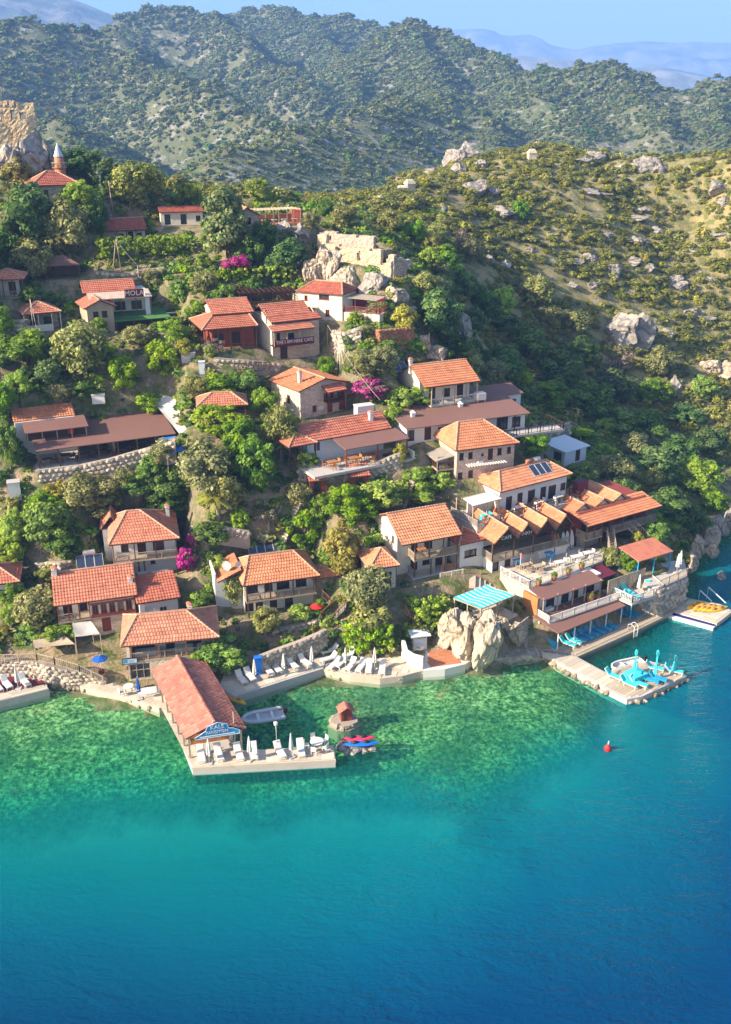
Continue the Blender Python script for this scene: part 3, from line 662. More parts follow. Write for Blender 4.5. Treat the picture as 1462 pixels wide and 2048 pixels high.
# ------------------------------------------------------------------ building kit
TRI = {'n': 0}
def tile_plane(b, P0, S, Tv, N, poly, pitch=0.42, col=0.30, hgt=0.038, lip=0.07, r=rnd, m=0):
    """rows of barrel tiles over a convex (s, t) polygon of a roof plane"""
    P0, S, Tv, N = map(Vector, (P0, S, Tv, N)); S = S.normalized(); Tv = Tv.normalized(); N = N.normalized()
    tmin = min(p[1] for p in poly); tmax = max(p[1] for p in poly); n = len(poly); out = []
    nr = max(1, int(round((tmax-tmin)/pitch))); pitch = (tmax-tmin)/nr
    for i in range(nr):
        t0 = tmin+i*pitch; tm = t0+pitch*0.5; xs = []
        for k in range(n):
            a, c = poly[k], poly[(k+1) % n]
            if (a[1]-tm)*(c[1]-tm) < 0: xs.append(a[0]+(c[0]-a[0])*(tm-a[1])/(c[1]-a[1]))
        if len(xs) < 2: continue
        s0, s1 = min(xs), max(xs); nc = max(1, int(round((s1-s0)/col))); w = (s1-s0)/nc
        rt = r.uniform(-.12, .12)
        for j in range(nc):
            a = s0+j*w; c = a+w; t1 = t0+pitch*1.06
            tone = min(1, max(0, r.gauss(0.5, 0.13)+rt)); dz = r.uniform(-.008, .012)
            def P(s, t, z): return P0+S*s+Tv*t+N*z
            out.append((P(a, t0, lip+dz), P((a+c)/2, t0, lip+hgt+dz), P(c, t0, lip+dz), P(a, t1, 0.004), P((a+c)/2, t1, hgt), P(c, t1, 0.004), P(a, t0, 0), P(c, t0, 0), tone))
    for o in out:
        b.mesh(o[:8], [(0, 1, 4, 3), (1, 2, 5, 4), (6, 7, 2, 1, 0)], m, o[8])
    return out
_wcache = {}
def win_mesh(w, h, kind):
    key = (round(w, 2), round(h, 2), kind)
    if key in _wcache: return _wcache[key]
    f = MB(); t = 0.07
    fr = 0.02 if kind != 'door' else 0.0
    f.box(-w/2, -w/2+t, -0.03-fr, 0.10, 0, h); f.box(w/2-t, w/2, -0.03-fr, 0.10, 0, h)
    f.box(-w/2+t, w/2-t, -0.03-fr, 0.10, h-t, h); f.box(-w/2+t, w/2-t, -0.03-fr, 0.10, 0, t)
    if kind == 'win': f.box(-0.025, 0.025, -0.01, 0.09, t, h-t); f.box(-w/2-.06, w/2+.06, -0.09, -0.052, -0.05, 0.03)
    if kind == 'glassdoor':
        for k in range(1, 3): f.box(-w/2+w*k/3-.03, -w/2+w*k/3+.03, -0.01, 0.09, t, h-t)
        f.box(-w/2+t, w/2-t, 0.0, 0.08, h*.55, h*.55+.06)
    p = MB()
    if kind == 'door':
        p.box(-w/2+t, w/2-t, 0.03, 0.07, t, h-t)
        for k in (-1, 1): p.box(k*w*.2-w*.13, k*w*.2+w*.13, 0.015, 0.03, h*.12, h*.45); p.box(k*w*.2-w*.13, k*w*.2+w*.13, 0.015, 0.03, h*.52, h*.9)
    else: p.box(-w/2+t, w/2-t, 0.05, 0.065, t, h-t)
    _wcache[key] = (f, p, {}); return _wcache[key]
class House:
    def __init__(s, key, name, label, cat, group=None):
        s.f = FR[key]; f = s.f
        s.root = empty(name, (f.o[0], f.o[1], f.zb), f.ang, label, cat, group)
        LAND.append((label, proj(*f.world(f.W/2, f.D/2, f.he))))
    def part(s, b, name, mats, parent=None, kind=None): return b.build(name, mats, parent or s.root, kind)
    def opening(s, pos, face, w, h, kind, fm, pm):
        f, p, c = win_mesh(w, h, kind)
        k = (fm, pm)
        if k not in c: c[k] = (f.data('window_frame', M[fm]), p.data('pane', M[pm]))
        o = inst('door' if kind in ('door', 'glassdoor') else 'window', c[k][0], s.root, pos, (0, 0, {'F': 0, 'R': math.pi/2, 'B': math.pi, 'L': -math.pi/2}[face]))
        inst('panel' if kind == 'door' else 'pane', c[k][1], o)
        return o
    def walls(s, u0, u1, v0, v1, z0, z1, mat, F=(), L=(), Rr=(), gable=None, rise=0, back_z=None, name='wall', fm='darkwood', zlow=-2.2, px=True, mats2=None):
        """a storey or two with real openings; openings as (pixel centre, w, h, kind) or (along, sill z, w, h, kind)"""
        b = MB(); fr = s.f; rec = 0.16
        def res(face, sp):
            if isinstance(sp[0], tuple):
                (c, w, h, kind) = sp[:4]
                if face == 'F': a, z = fr.hv(v0, c)
                elif face == 'L': a, z = fr.hu(u0, c)
                else: a, z = fr.hu(u1, c)
                zz = z-h/2
                if kind in ('door', 'glassdoor'): zz = sp[4] if len(sp) > 4 else zz
                return a, zz, w, h, kind
            return sp[:5]
        def facepts(face):
            if face == 'F': return (lambda a, z, d: (a, v0+d, z)), u0, u1, False
            if face == 'R': return (lambda a, z, d: (u1-d, a, z)), v0, v1, False
            return (lambda a, z, d: (u0+d, a, z)), v0, v1, True
        for face, specs in (('F', F), ('R', Rr), ('L', L)):
            fn, a0, a1, flip = facepts(face)
            ops = []
            for sp in specs:
                a, z, w, h, kind = res(face, sp)
                a = min(max(a, a0+w/2+.1), a1-w/2-.1); z = min(max(z, z0+.02), z1-h-.08)
                if any(abs(a-q[0]) < (w+q[2])/2+.05 and z < q[1]+q[3]+.05 and q[1] < z+h+.05 for q in ops): continue
                ops.append((a, z, w, h, kind))
            xs = sorted({a0, a1} | {q[0]-q[2]/2 for q in ops} | {q[0]+q[2]/2 for q in ops})
            zs = sorted({zlow, z1} | {q[1] for q in ops} | {q[1]+q[3] for q in ops})
            def quad(p):
                b.poly(p[::-1] if flip else p)
            for i in range(len(xs)-1):
                for j in range(len(zs)-1):
                    cx, cz = (xs[i]+xs[i+1])/2, (zs[j]+zs[j+1])/2
                    if any(abs(cx-q[0]) < q[2]/2 and q[1] < cz < q[1]+q[3] for q in ops): continue
                    quad([fn(xs[i], zs[j], 0), fn(xs[i+1], zs[j], 0), fn(xs[i+1], zs[j+1], 0), fn(xs[i], zs[j+1], 0)])
            for a, z, w, h, kind in ops:
                c = [(a-w/2, z), (a+w/2, z), (a+w/2, z+h), (a-w/2, z+h)]
                for k in range(4):
                    p, q = c[k], c[(k+1) % 4]
                    quad([fn(p[0], p[1], 0), fn(p[0], p[1], rec), fn(q[0], q[1], rec), fn(q[0], q[1], 0)][::-1])
                quad([fn(c[k][0], c[k][1], rec) for k in range(4)])
                pos = fn(a, z, 0.055)
                s.opening(pos, face, w, h, kind, fm, 'glass' if kind != 'door' else fm)
        b.poly([(u1, v1, zlow), (u0, v1, zlow), (u0, v1, z1), (u1, v1, z1)])
        if gable == 'u':
            vm = (v0+v1)/2 if back_z is None else back_z
            b.poly([(u1, v0, z1), (u1, v1, z1), (u1, vm, z1+rise)]); b.poly([(u0, v1, z1), (u0, v0, z1), (u0, vm, z1+rise)])
        elif gable == 'v':
            um = (u0+u1)/2
            b.poly([(u0, v0, z1), (u1, v0, z1), (um, v0, z1+rise)]); b.poly([(u1, v1, z1), (u0, v1, z1), (um, v1, z1+rise)])
        b.poly([(u0, v0, z1), (u1, v0, z1), (u1, v1, z1), (u0, v1, z1)])
        return s.part(b, name, M[mat])
    def roof(s, kind, u0, u1, v0, v1, ze, rise, mat='tile', rv=None, ru=None, name='roof', hipl=None, hipr=None, th=0.10, tiles=True, base='fascia', pitch=0.42, col=0.30, ridge_mat='ridge'):
        """kinds: hip (ridge along u), gable_u, gable_v, shed (rises to the back), shed_l (rises to the right) """
        vm = (v0+v1)/2 if rv is None else rv; um = (u0+u1)/2 if ru is None else ru
        zr = ze+rise
        E = [(u0, v0, ze), (u1, v0, ze), (u1, v1, ze), (u0, v1, ze)]
        ridges = []
        if kind == 'hip':
            hl = hipl if hipl is not None else u0+(vm-v0); hr = hipr if hipr is not None else u1-(vm-v0)
            if hl > hr: hl = hr = (hl+hr)/2
            a, c = (hl, vm, zr), (hr, vm, zr)
            planes = [[E[0], E[1], c, a], [E[1], E[2], c], [E[2], E[3], a, c], [E[3], E[0], a]]
            ridges = [(a, c), (E[0], a), (E[1], c), (E[2], c), (E[3], a)]
        elif kind == 'gable_u':
            a, c = (u0, vm, zr), (u1, vm, zr); planes = [[E[0], E[1], c, a], [E[2], E[3], a, c]]; ridges = [(a, c)]
        elif kind == 'gable_v':
            a, c = (um, v0, zr), (um, v1, zr); planes = [[E[1], E[2], c, a], [E[3], E[0], a, c]]; ridges = [(a, c)]
        elif kind == 'shed':
            planes = [[E[0], E[1], (u1, v1, zr), (u0, v1, zr)]]
        else:
            planes = [[E[3], E[0], (u1, v0, zr), (u1, v1, zr)]]
        b = MB(); tb = MB(); rb = MB()
        for pl in planes:
            P = [Vector(p) for p in pl]
            S = (P[1]-P[0]).normalized(); N = Vector((0, 0, 0))
            for i in range(1, len(P)-1): N += (P[i]-P[0]).cross(P[i+1]-P[0])
            N.normalize(); Tv = N.cross(S)
            dn = Vector((0, 0, -th))
            b.poly(P, 0); b.poly([p+dn for p in P][::-1], 0)
            for i in range(len(P)):
                p, q = P[i], P[(i+1) % len(P)]
                b.poly([p+dn, q+dn, q, p], 0)
            if tiles:
                poly = [((p-P[0]).dot(S), (p-P[0]).dot(Tv)) for p in P]
                tile_plane(tb, P[0]+N*0.006, S, Tv, N, poly, pitch, col)
        o = s.part(b, name, M[base] if tiles else M[mat])
        if tiles: s.part(tb, 'roof_tiles', M[mat], o, 'stuff')
        if tiles and ridges:
            for a, c in ridges:
                a, c = Vector(a), Vector(c); L = (c-a).length
                if L < 0.1: continue
                n = max(1, int(L/0.36)); d = (c-a)/n
                for i in range(n):
                    p = a+d*i; q = p+d*1.08; up = Vector((0, 0, 0.07))
                    rb.tube([p+up*1.25, q+up*0.9], [0.115, 0.095], 6, 0, rnd.random(), True, False)
            s.part(rb, 'ridge_tiles', M[ridge_mat], o, 'stuff')
        return o
    def rail(s, path, z, h=0.85, mat='palewood', parent=None, step=0.16, base=None):
        railing(path, z, h, mat, parent or s.root, step)
    def posts(s, pts, z0, z1, w=0.13, mat='wood'):
        for (u, v) in pts:
            b = MB(); b.box(-w/2, w/2, -w/2, w/2, 0, z1-z0); b.box(-w*.8, w*.8, -w*.8, w*.8, z1-z0-.16, z1-z0-.06)
            inst('post', b.data('post', M[mat]), s.root, (u, v, z0))
    def slab(s, u0, u1, v0, v1, z0, z1, mat='concrete', name='floor'):
        b = MB(); b.box(u0, u1, v0, v1, z0, z1); return s.part(b, name, M[mat])
    def veranda(s, u0, u1, v0, v1, z, ztop, sides='F', n=4, h=0.85, mat='palewood', pm='wood', floor='palewood', th=0.16, rail=True):
        s.slab(u0, u1, v0, v1, z-th, z, floor, 'veranda_floor')
        e = .07
        path = []
        if rail:
            if 'L' in sides: s.rail([(u0+e, v1-.1), (u0+e, v0+e)], z, h, mat)
            if 'F' in sides: s.rail([(u0+e, v0+e), (u1-e, v0+e)], z, h, mat)
            if 'R' in sides: s.rail([(u1-e, v0+e), (u1-e, v1-.1)], z, h, mat)
        if n: s.posts([(u0+.1+(u1-u0-.2)*i/(n-1), v0+.09) for i in range(n)], z, ztop, mat=pm)
    def beam(s, a, c, w=.14, mat='wood', name='beam'):
        b = MB(); b.bar(a, c, w); return s.part(b, name, M[mat])
    def chimney(s, u, v, z, h=1.0, w=.5, mat='white'):
        b = MB(); b.box(u-w/2, u+w/2, v-w/2, v+w/2, z-.8, z+h)
        b.box(u-w/2-.06, u+w/2+.06, v-w/2-.06, v+w/2+.06, z+h, z+h+.09)
        for i in (-1, 1):
            for j in (-1, 1): b.box(u+i*w*.36-.06, u+i*w*.36+.06, v+j*w*.36-.06, v+j*w*.36+.06, z+h+.09, z+h+.28)
        c = s.part(b, 'chimney', M[mat])
        t = MB(); zz = z+h+.28; q = w/2+.1
        t.mesh([(u-q, v-q, zz), (u+q, v-q, zz), (u+q, v+q, zz), (u-q, v+q, zz), (u, v, zz+.22)], [(0,1,4),(1,2,4),(2,3,4),(3,0,4),(3,2,1,0)])
        s.part(t, 'chimney_cap', M['tile'], c)
    def dark(s, u0, u1, v0, v1, z0, z1, mat='darkwood', name='back_wall'):
        return s.slab(u0, u1, v0, v1, z0, z1, mat, name)
LAND = []; SHORTS = {}
def railing(path, z, h=0.85, mat='palewood', parent=None, step=0.16, name='railing'):
    """handrail, foot rail and posts as one part, its balusters joined below it"""
    zf = z if callable(z) else (lambda i: z)
    b = MB(); q = MB()
    P = [Vector((p[0], p[1], p[2] if len(p) > 2 else zf(0))) for p in path]
    for p, c in zip(P[:-1], P[1:]):
        L = (c-p).length; d = (c-p)
        b.bar(p+Vector((0, 0, h)), c+Vector((0, 0, h)), .09, .06); b.bar(p+Vector((0, 0, .12)), c+Vector((0, 0, .12)), .05, .05)
        n = max(2, int(L/step)); m = max(1, int(round(L/1.7)))
        for i in range(m+1): b.bar(p+d*(i/m), p+d*(i/m)+Vector((0, 0, h+.06)), .09)
        for i in range(n):
            x = p+d*((i+.5)/n); q.bar(x+Vector((0, 0, .12)), x+Vector((0, 0, h-.02)), .075, .03, 0, rnd.random())
    o = b.build(name, M[mat], parent); q.build('balusters', M[mat], o, 'stuff')
    return o
def text(body, size, mat, parent, loc, rot, name='lettering', ext=0.015):
    c = bpy.data.curves.new(name, 'FONT'); c.body = body; c.size = size; c.extrude = ext; c.align_x = 'CENTER'; c.align_y = 'CENTER'
    c.resolution_u = 2
    tmp = bpy.data.objects.new(name, c); me = bpy.data.meshes.new_from_object(tmp); bpy.data.objects.remove(tmp); bpy.data.curves.remove(c)
    me.materials.clear(); me.materials.append(M[mat])
    o = bpy.data.objects.new(name, me); o.location = loc; o.rotation_euler = rot
    return link(o, parent)
# ------------------------------------------------------------------ houses
def G(k): return FR[k]
def sign(name, label, root_loc, ang, w, h, mat, frame=None, tilt=0.0):
    r = empty(name, root_loc, ang, label, 'sign')
    r.rotation_euler = (tilt, 0, ang)
    b = MB(); b.box(-w/2, w/2, 0.0, 0.05, 0, h); b.build('board', M[mat], r)
    if frame:
        b = MB(); t = .06
        b.box(-w/2-t, w/2+t, -.03, .07, h, h+t); b.box(-w/2-t, w/2+t, -.03, .07, -t, 0); b.box(-w/2-t, -w/2, -.03, .07, 0, h); b.box(w/2, w/2+t, -.03, .07, 0, h); b.build('frame', M[frame], r)
    return r
UP = R(90)
# --- harbour pension with the stone ground floor
h = House('ale', 'guest_house', 'tiled two storey guest house with a blue sign behind the long harbour roof', 'house'); f = h.f; W, D, he = f.W, f.D, f.he
zf = 2.15; rl = f.hv(D/2, (274,1231)); rr_ = f.hv(D/2, (373,1223))
h.walls(.45, W-.5, .55, D-.4, 0, zf-.16, 'stonecream', F=[((267,1351), 2.0, 1.75, 'glassdoor', .05), ((294,1349), 1.0, 1.75, 'door', .05), (7.2, .9, .8, .8, 'win')], L=[(2.6, .9, .6, .8, 'win')], name='ground_floor_wall', fm='palewood')
h.walls(.45, W-.5, 2.1, D-.4, zf, he+.05, 'cream', F=[(2.0, zf+.3, 2.2, 1.3, 'win'), (4.6, zf+.05, .9, 1.7, 'door'), (6.9, zf+.3, 1.5, 1.2, 'win')], L=[(4.4, zf+.6, .6, .9, 'win')], name='upper_wall', zlow=zf)
h.slab(.45, .75, .55, 2.1, zf, he, 'cream', 'corner_wall')
h.veranda(.76, W-.5, .52, 2.1, zf, he, 'FR', 4, .8, 'palewood', 'orangewood')
for u0, u1 in ((1.2, 3.6), (5.0, 6.8), (7.2, 8.6)): h.slab(u0, u1, 1.2, 1.9, zf+.02, zf+.55, 'fabricwhite', 'bench_cushion')
h.roof('hip', 0, W, 0, D, he, rl[1]-he, 'tileold', hipl=rl[0], hipr=rr_[0])
h.chimney(rr_[0]+.3, D/2+.9, rl[1]-.7, .8, .4, 'cream')
p = f.world(f.hv(.5, (259,1319))[0], .42, f.hv(.5, (259,1326))[1])
s = sign('wall_sign', 'light blue framed sign with white lines on the guest house corner', p, f.ang, 1.35, .52, 'bluewhite', 'iron')
b = MB(); b.box(-.6, -.2, -.012, -.002, .08, .44, 0); b.build('emblem', M['signblue'], s)
b = MB()
for z, x1 in ((.36, .55), (.24, .45), (.12, .5)): b.box(-.1, x1, -.012, -.002, z-.03, z+.02)
b.build('lettering', M['signblue'], s)
# --- long gabled house above the pergola
h = House('gable2', 'guest_house', 'tiled house with two chimneys and a wooden balcony over the vine pergola', 'house'); f = h.f; W, D, he = f.W, f.D, f.he
zf = 2.1; rz = f.hv(D/2, (174,1138))[1]
us = f.hv(.4, (181,1215))[0]
h.walls(.3, W-.35, 1.5, D-.3, 0, he, 'cream', F=[(us*.35, zf+.05, .9, 1.7, 'door'), (us*.8, zf+.4, .8, 1.0, 'win')], gable='u', rise=rz-he, back_z=D/2)
h.walls(us, W-.35, .35, 1.45, 0, he-.05, 'stonepink', F=[(us+.45+.85*i, zf+.35, .62, 1.25, 'win') for i in range(5)]+[(us+1.4, .3, .9, 1.6, 'door')], name='bay_wall', fm='redwood')
h.veranda(.2, us-.02, .3, 1.5, zf, he, 'FL', 4, .85, 'palewood', 'redwood')
h.slab(us-.02, W-.3, .22, .34, zf+.05, zf+.3, 'redwood', 'sill_beam'); h.slab(us-.02, W-.3, .26, .34, he-.62, he-.45, 'redwood', 'lintel_beam')
h.roof('gable_u', 0, W, 0, D, he, rz-he, 'tile')
c1 = f.hv(D/2-.3, (101,1150)); c2 = f.hv(D/2-2.0, (261,1160))
h.chimney(max(.35, c1[0]), D/2-.2, rz-.5, 1.0, .45); h.chimney(min(W-.4, c2[0]), D/2-2.0, c2[1]-.7, .9, .42)
# --- house with the bougainvillea
h = House('hip3', 'guest_house', 'white house with hipped tile roof and a long balcony beside the magenta bougainvillea', 'house'); f = h.f; W, D, he = f.W, f.D, f.he
zf = 2.2; rl = f.hv(D/2, (253,1023)); rr_ = f.hv(D/2, (279,1020))
h.walls(.25, W-.4, 1.5, D-.3, 0, he, 'white', F=[(1.6, zf+.6, .8, .9, 'win'), (3.4, zf+.05, .9, 1.8, 'door'), (5.2, zf+.4, 1.2, 1.1, 'win'), ((256,1129), .8, .55, 'win'), ((306,1124), .5, .4, 'win'), (4.0, .1, .9, 1.8, 'door')], L=[(4.5, zf+.5, .6, .9, 'win'), (6.3, .6, .6, .9, 'win')])
h.veranda(.3, W-.3, .25, 1.5, zf, he, 'FLR', 4, .85, 'palewood', 'wood')
h.posts([(2.9, .35), (3.5, .35), (W-.5, .35)], 0, zf-.16, .16, 'darkwood')
h.roof('hip', 0, W, 0, D, he, rl[1]-he, 'tile', hipl=rl[0], hipr=max(rr_[0], rl[0]+.5))
h.roof('gable_v', -.9, 1.5, D-3.2, D+.4, he-.2, 1.5, 'tile', name='side_roof'); h.walls(-.7, .24, D-3.0, D, 0, he-.25, 'white', L=[(D-1.6, 1.6, .6, .9, 'win')], name='side_wall')
h.chimney(W-.9, D/2+1.3, he+.7, .9, .4)
# --- laundry annexe
h = House('annex', 'annexe', 'low annexe with dark red tiles and a pale door between two guest houses', 'house'); f = h.f; W, D, he = f.W, f.D, f.he
h.walls(-.2, W+.2, .35, D, 0, he, 'white', F=[(.8, .05, .95, 1.85, 'door'), (2.2, .7, .8, .9, 'win')], fm='bluewhite')
h.roof('shed', -.5, W+.5, 0, D+1.2, he, 1.2, 'tilered')
# --- wide balcony house with satellite dish
h = House('hip5', 'guest_house', 'wide tiled house with satellite dish and a railed balcony above the stone sun terrace', 'house'); f = h.f; W, D, he = f.W, f.D, f.he
zf = 1.95; rl = f.hv(D/2, (497,1113)); rr_ = f.hv(D/2, (586,1101))
h.walls(.3, W-.4, 1.6, D-.3, 0, he, 'white', F=[(1.2, zf+.3, 1.3, 1.1, 'win'), (3.0, zf+.05, .9, 1.7, 'door'), (4.6, zf+.3, 1.4, 1.1, 'win'), (6.6, zf+.3, 1.2, 1.1, 'win'), ((493,1215), .9, 1.3, 'door', .05), ((519,1214), .8, 1.0, 'win'), ((547,1209), .8, 1.3, 'door', .05), ((578,1204), .9, 1.0, 'win')], L=[(4.4, 1.4, .7, .9, 'win')])
h.veranda(.3, W-.3, .2, 1.6, zf, he, 'FLR', 4, .85, 'palewood', 'wood')
h.posts([(.5, .3), (W-.5, .3)], 0, zf-.16, .14, 'wood')
h.roof('hip', 0, W, 0, D, he, rl[1]-he, 'tileorange', hipl=rl[0], hipr=rr_[0])
h.walls(-2.6, .28, 2.6, D-.2, 0, he-.2, 'white', L=[(4.8, 1.2, .5, .8, 'win')], name='wing_wall'); h.slab(-2.6, -2.42, 2.6, D-.2, he-.2, he+.55, 'white', 'parapet')
h.roof('shed_l', -2.35, .2, 1.9, D-.2, he-.1, 1.1, 'tileorange', name='wing_roof')
h.roof('hip', W-.6, W+2.6, 1.2, 4.4, he-.9, .7, 'tileorange', name='side_roof'); h.walls(W-.39, W+2.3, 1.7, 4.2, 0, he-.95, 'stonegrey', F=[(W+1.2, .6, .8, .9, 'win')], name='side_wall')
def dish(loc, ang, rad, label):
    r = empty('satellite_dish', loc, ang, label, 'satellite dish')
    b = MB(); n = 14
    for i in range(3):
        for k in range(n):
            def P(i_, k_): q = rad*i_/3; a = 2*math.pi*k_/n; return (q*math.cos(a), -.3+.35*(i_/3)**2*-1*rad, .75+q*math.sin(a))
            b.poly([P(i, k), P(i+1, k), P(i+1, k+1), P(i, k+1)] if i else [P(0, k), P(1, k), P(1, k+1)], smooth=True)
    b.build('bowl', M['paint'], r)
    b = MB(); b.tube([(0, 0, -.3), (0, 0, .6), (0, -.25, .75)], .04); b.build('mast', M['metal'], r)
    b = MB(); b.tube([(0, -.35, .35), (0, -.95, .75)], .025); b.box(-.06, .06, -1.02, -.9, .7, .82); b.build('arm', M['metal'], r)
dish(tuple(f.world(-.9, 3.2, he+.55)), f.ang-R(40), .55, 'big white satellite dish on the roof of the wide balcony house')
dish(tuple(f.world(-.1, 2.7, he+.75)), f.ang+R(15), .36, 'smaller white satellite dish beside the big one')
def heater(name, label, loc, ang, n, w=.95, l=1.7, tank=True, tilt=35, tl=1.3, mat='paint', upright=False):
    r = empty(name, loc, ang, label, 'solar heater')
    ct, st = math.cos(R(tilt)), math.sin(R(tilt))
    for i in range(n):
        p = MB(); x0 = (i-n/2)*w+.03; x1 = x0+w-.06
        p.mesh([(x0, 0, .06), (x1, 0, .06), (x1, l*ct, .06+l*st), (x0, l*ct, .06+l*st), (x0, .04, 0), (x1, .04, 0), (x1, l*ct+.04, l*st), (x0, l*ct+.04, l*st)], [(0,1,2,3), (7,6,5,4), (0,4,5,1), (1,5,6,2), (2,6,7,3), (3,7,4,0)])
        o = p.build('solar_panel', M['solar'], r); q = MB()
        for a, c in (((x0,0,.07),(x1,0,.07)), ((x0,l*ct,.07+l*st),(x1,l*ct,.07+l*st)), ((x0,0,.07),(x0,l*ct,.07+l*st)), ((x1,0,.07),(x1,l*ct,.07+l*st))): q.bar(a, c, .05)
        q.build('panel_frame', M['metal'], o)
    q = MB()
    for x in (-n*w/2+.1, n*w/2-.1): q.bar((x, l*ct, -.4), (x, l*ct, l*st), .06); q.bar((x, 0, -.4), (x, 0, .05), .06)
    q.build('stand', M['metal'], r)
    if tank:
        q = MB(); zt = l*st+.32
        if upright: q.tube([(0, l*ct+.3, .2), (0, l*ct+.3, .25), (0, l*ct+.3, 1.5), (0, l*ct+.3, 1.55)], [.2, .34, .34, .2], 12)
        else: q.tube([(-tl/2, l*ct+.15, zt), (-tl/2+.06, l*ct+.15, zt), (tl/2-.06, l*ct+.15, zt), (tl/2, l*ct+.15, zt)], [.2, .27, .27, .2], 12)
        q.build('tank', M[mat], r)
g5 = f.world(*f.hv(D+.4, (532,1112))[:1], D+.4, he+.2)
heater('solar_heater', 'four dark solar panels with a white tank behind the wide balcony house', tuple(g5), f.ang, 4)
g3 = G('gable2'); q = g3.world(g3.hv(D, (180,1128))[0], g3.D+.2, g3.he+.3)
heater('solar_heater', 'three dark solar panels with a white tank behind the house with two chimneys', tuple(q), g3.ang, 3)
# --- white gabled house with two open galleries
h = House('gable6', 'guest_house', 'white gabled house with two stacked timber galleries beside the cafe row', 'house'); f = h.f; W, D, he = f.W, f.D, f.he
zf = 2.1; rv = 3.4; rz = f.hv(rv, (828,1024))[1]
h.walls(-1.2, W-.6, 1.8, D+1.4, 0, he+.1, 'cream', F=[(.9, zf+.1, .8, 1.7, 'door'), (2.6, zf+.3, 1.0, 1.1, 'win'), (.9, .05, .85, 1.8, 'door'), (2.4, .5, .9, 1.1, 'win'), (4.0, .05, .9, 1.8, 'door')], L=[((786,1078), .5, .8, 'win'), ((760,1065), .45, .7, 'win'), ((764,1092), .5, .8, 'win')], gable='u', rise=rz-he-.25, back_z=rv+1.2)
h.veranda(.1, W-.1, .15, 1.8, zf, he, 'FLR', 4, .8, 'palewood', 'wood'); h.posts([(.2, .25), (2.2, .25), (4.0, .25), (W-.2, .25)], 0, zf-.16, .13, 'wood')
h.rail([(.2, 1.7), (.2, .25), (2.6, .25)], 0.02, .8); h.rail([(3.5, .25), (W-.2, .25)], 0.02, .8, 'orangewood')
h.slab(-.1, W+.2, -.1, 1.9, -.3, 0.02, 'concrete', 'terrace')
h.roof('gable_u', -1.5, W+.2, -.05, rv*2+1.9, he-.02, rz-he+.05, 'tileorange', rv=rv+.6)
h.slab(1.0, 2.0, .8, 1.5, zf+.7, zf+.76, 'orangewood', 'gallery_table'); h.slab(1.4, 1.6, 1.1, 1.2, zf, zf+.7, 'orangewood', 'gallery_table_leg')
# --- lower annexe of it
h = House('shed6', 'annexe', 'small tiled annexe half hidden by a tall yellowish tree', 'house'); f = h.f; W, D, he = f.W, f.D, f.he
h.walls(.3, W-.3, .5, D, 0, he, 'cream', F=[(W-1.2, .05, .9, 1.8, 'door')])
h.roof('hip', 0, W, 0, D+1.0, he, 1.2, 'tileorange', hipr=W-1.5)
# --- cafe row with four gables
h = House('cafe', 'cafe', 'cafe with four steep front gables and dark timber galleries', 'cafe'); f = h.f; W, D, he = f.W, f.D, f.he
ap = [f.hv(-.15, p) for p in ((1016,1055),(1055,1044),(1094,1033),(1132,1021))]
zf = 1.45
h.walls(.3, W-.1, .35, D, 0, zf-.14, 'white', F=[((981,1136), .8, 1.2, 'dark', .02), (2.4, .1, .8, 1.1, 'door')], name='basement_wall', fm='darkwood')
h.walls(.3, W-.1, 3.2, D, zf, he+.3, 'redwood', F=[(1.3, zf+.1, 1.3, 1.8, 'glassdoor'), (4.1, zf+.1, 1.3, 1.8, 'glassdoor'), (6.6, zf+.1, 1.3, 1.8, 'glassdoor'), (9.2, zf+.1, 1.3, 1.8, 'glassdoor')], name='back_wall', zlow=zf)
h.veranda(.1, W, .1, 3.2, zf, he, 'FL', 0, .8, 'greywood', 'wood')
b0 = 0.0; cuts = [0.0]
for i in range(3): cuts.append((ap[i][0]+ap[i+1][0])/2)
cuts.append(W+.15)
for i in range(4):
    u0, u1 = cuts[i], cuts[i+1]; rise = max(.9, min(1.5, ap[i][1]-he)); um = ap[i][0]
    h.roof('gable_v', u0+.012, u1-.012, -.25, D-.6+.0, he, rise, 'tileorange', ru=um)
    b = MB(); b.poly([(u0+.1, .05, he+.02), (u1-.1, .05, he+.02), (um, .05, he+rise-.08)]); b.poly([(u0+.1, .12, he+.02), (um, .12, he+rise-.08), (u1-.1, .12, he+.02)]); h.part(b, 'gable_board', M['darkwood'])
    for (a, c) in (((u0+.02, -.28, he-.03), (um, -.28, he+rise-.03)), ((um, -.28, he+rise-.03), (u1-.02, -.28, he-.03))): h.beam(a, c, .12, 'wood', 'bargeboard')
    h.beam((u0+.05, .02, he-.05), (u1-.05, .02, he-.05), .12, 'darkwood', 'tie_beam')
h.posts([(c+(.12 if i == 0 else -.1), .18) for i, c in enumerate(cuts)], zf, he-.08, .13, 'wood')
for i, (w_, lb) in enumerate((('CAFE', 'white letters CAFE on the first dark gable'), ('ANKH', 'white letters ANKH on the second dark gable'))):
    r = empty('gable_sign', tuple(f.world(ap[i][0], -.02, he+.28)), f.ang, lb, 'sign')
    text(w_, .62, 'letter', r, (0, 0, 0), (UP, 0, 0))
h.roof('hip', -3.2, .4, 1.8, 6.2, he-.35, 1.0, 'tilered', name='side_roof'); h.walls(-2.8, .28, 2.2, 6, 0, he-.4, 'white', F=[(-1.4, 1.5, 1.6, .9, 'win')], name='side_wall')
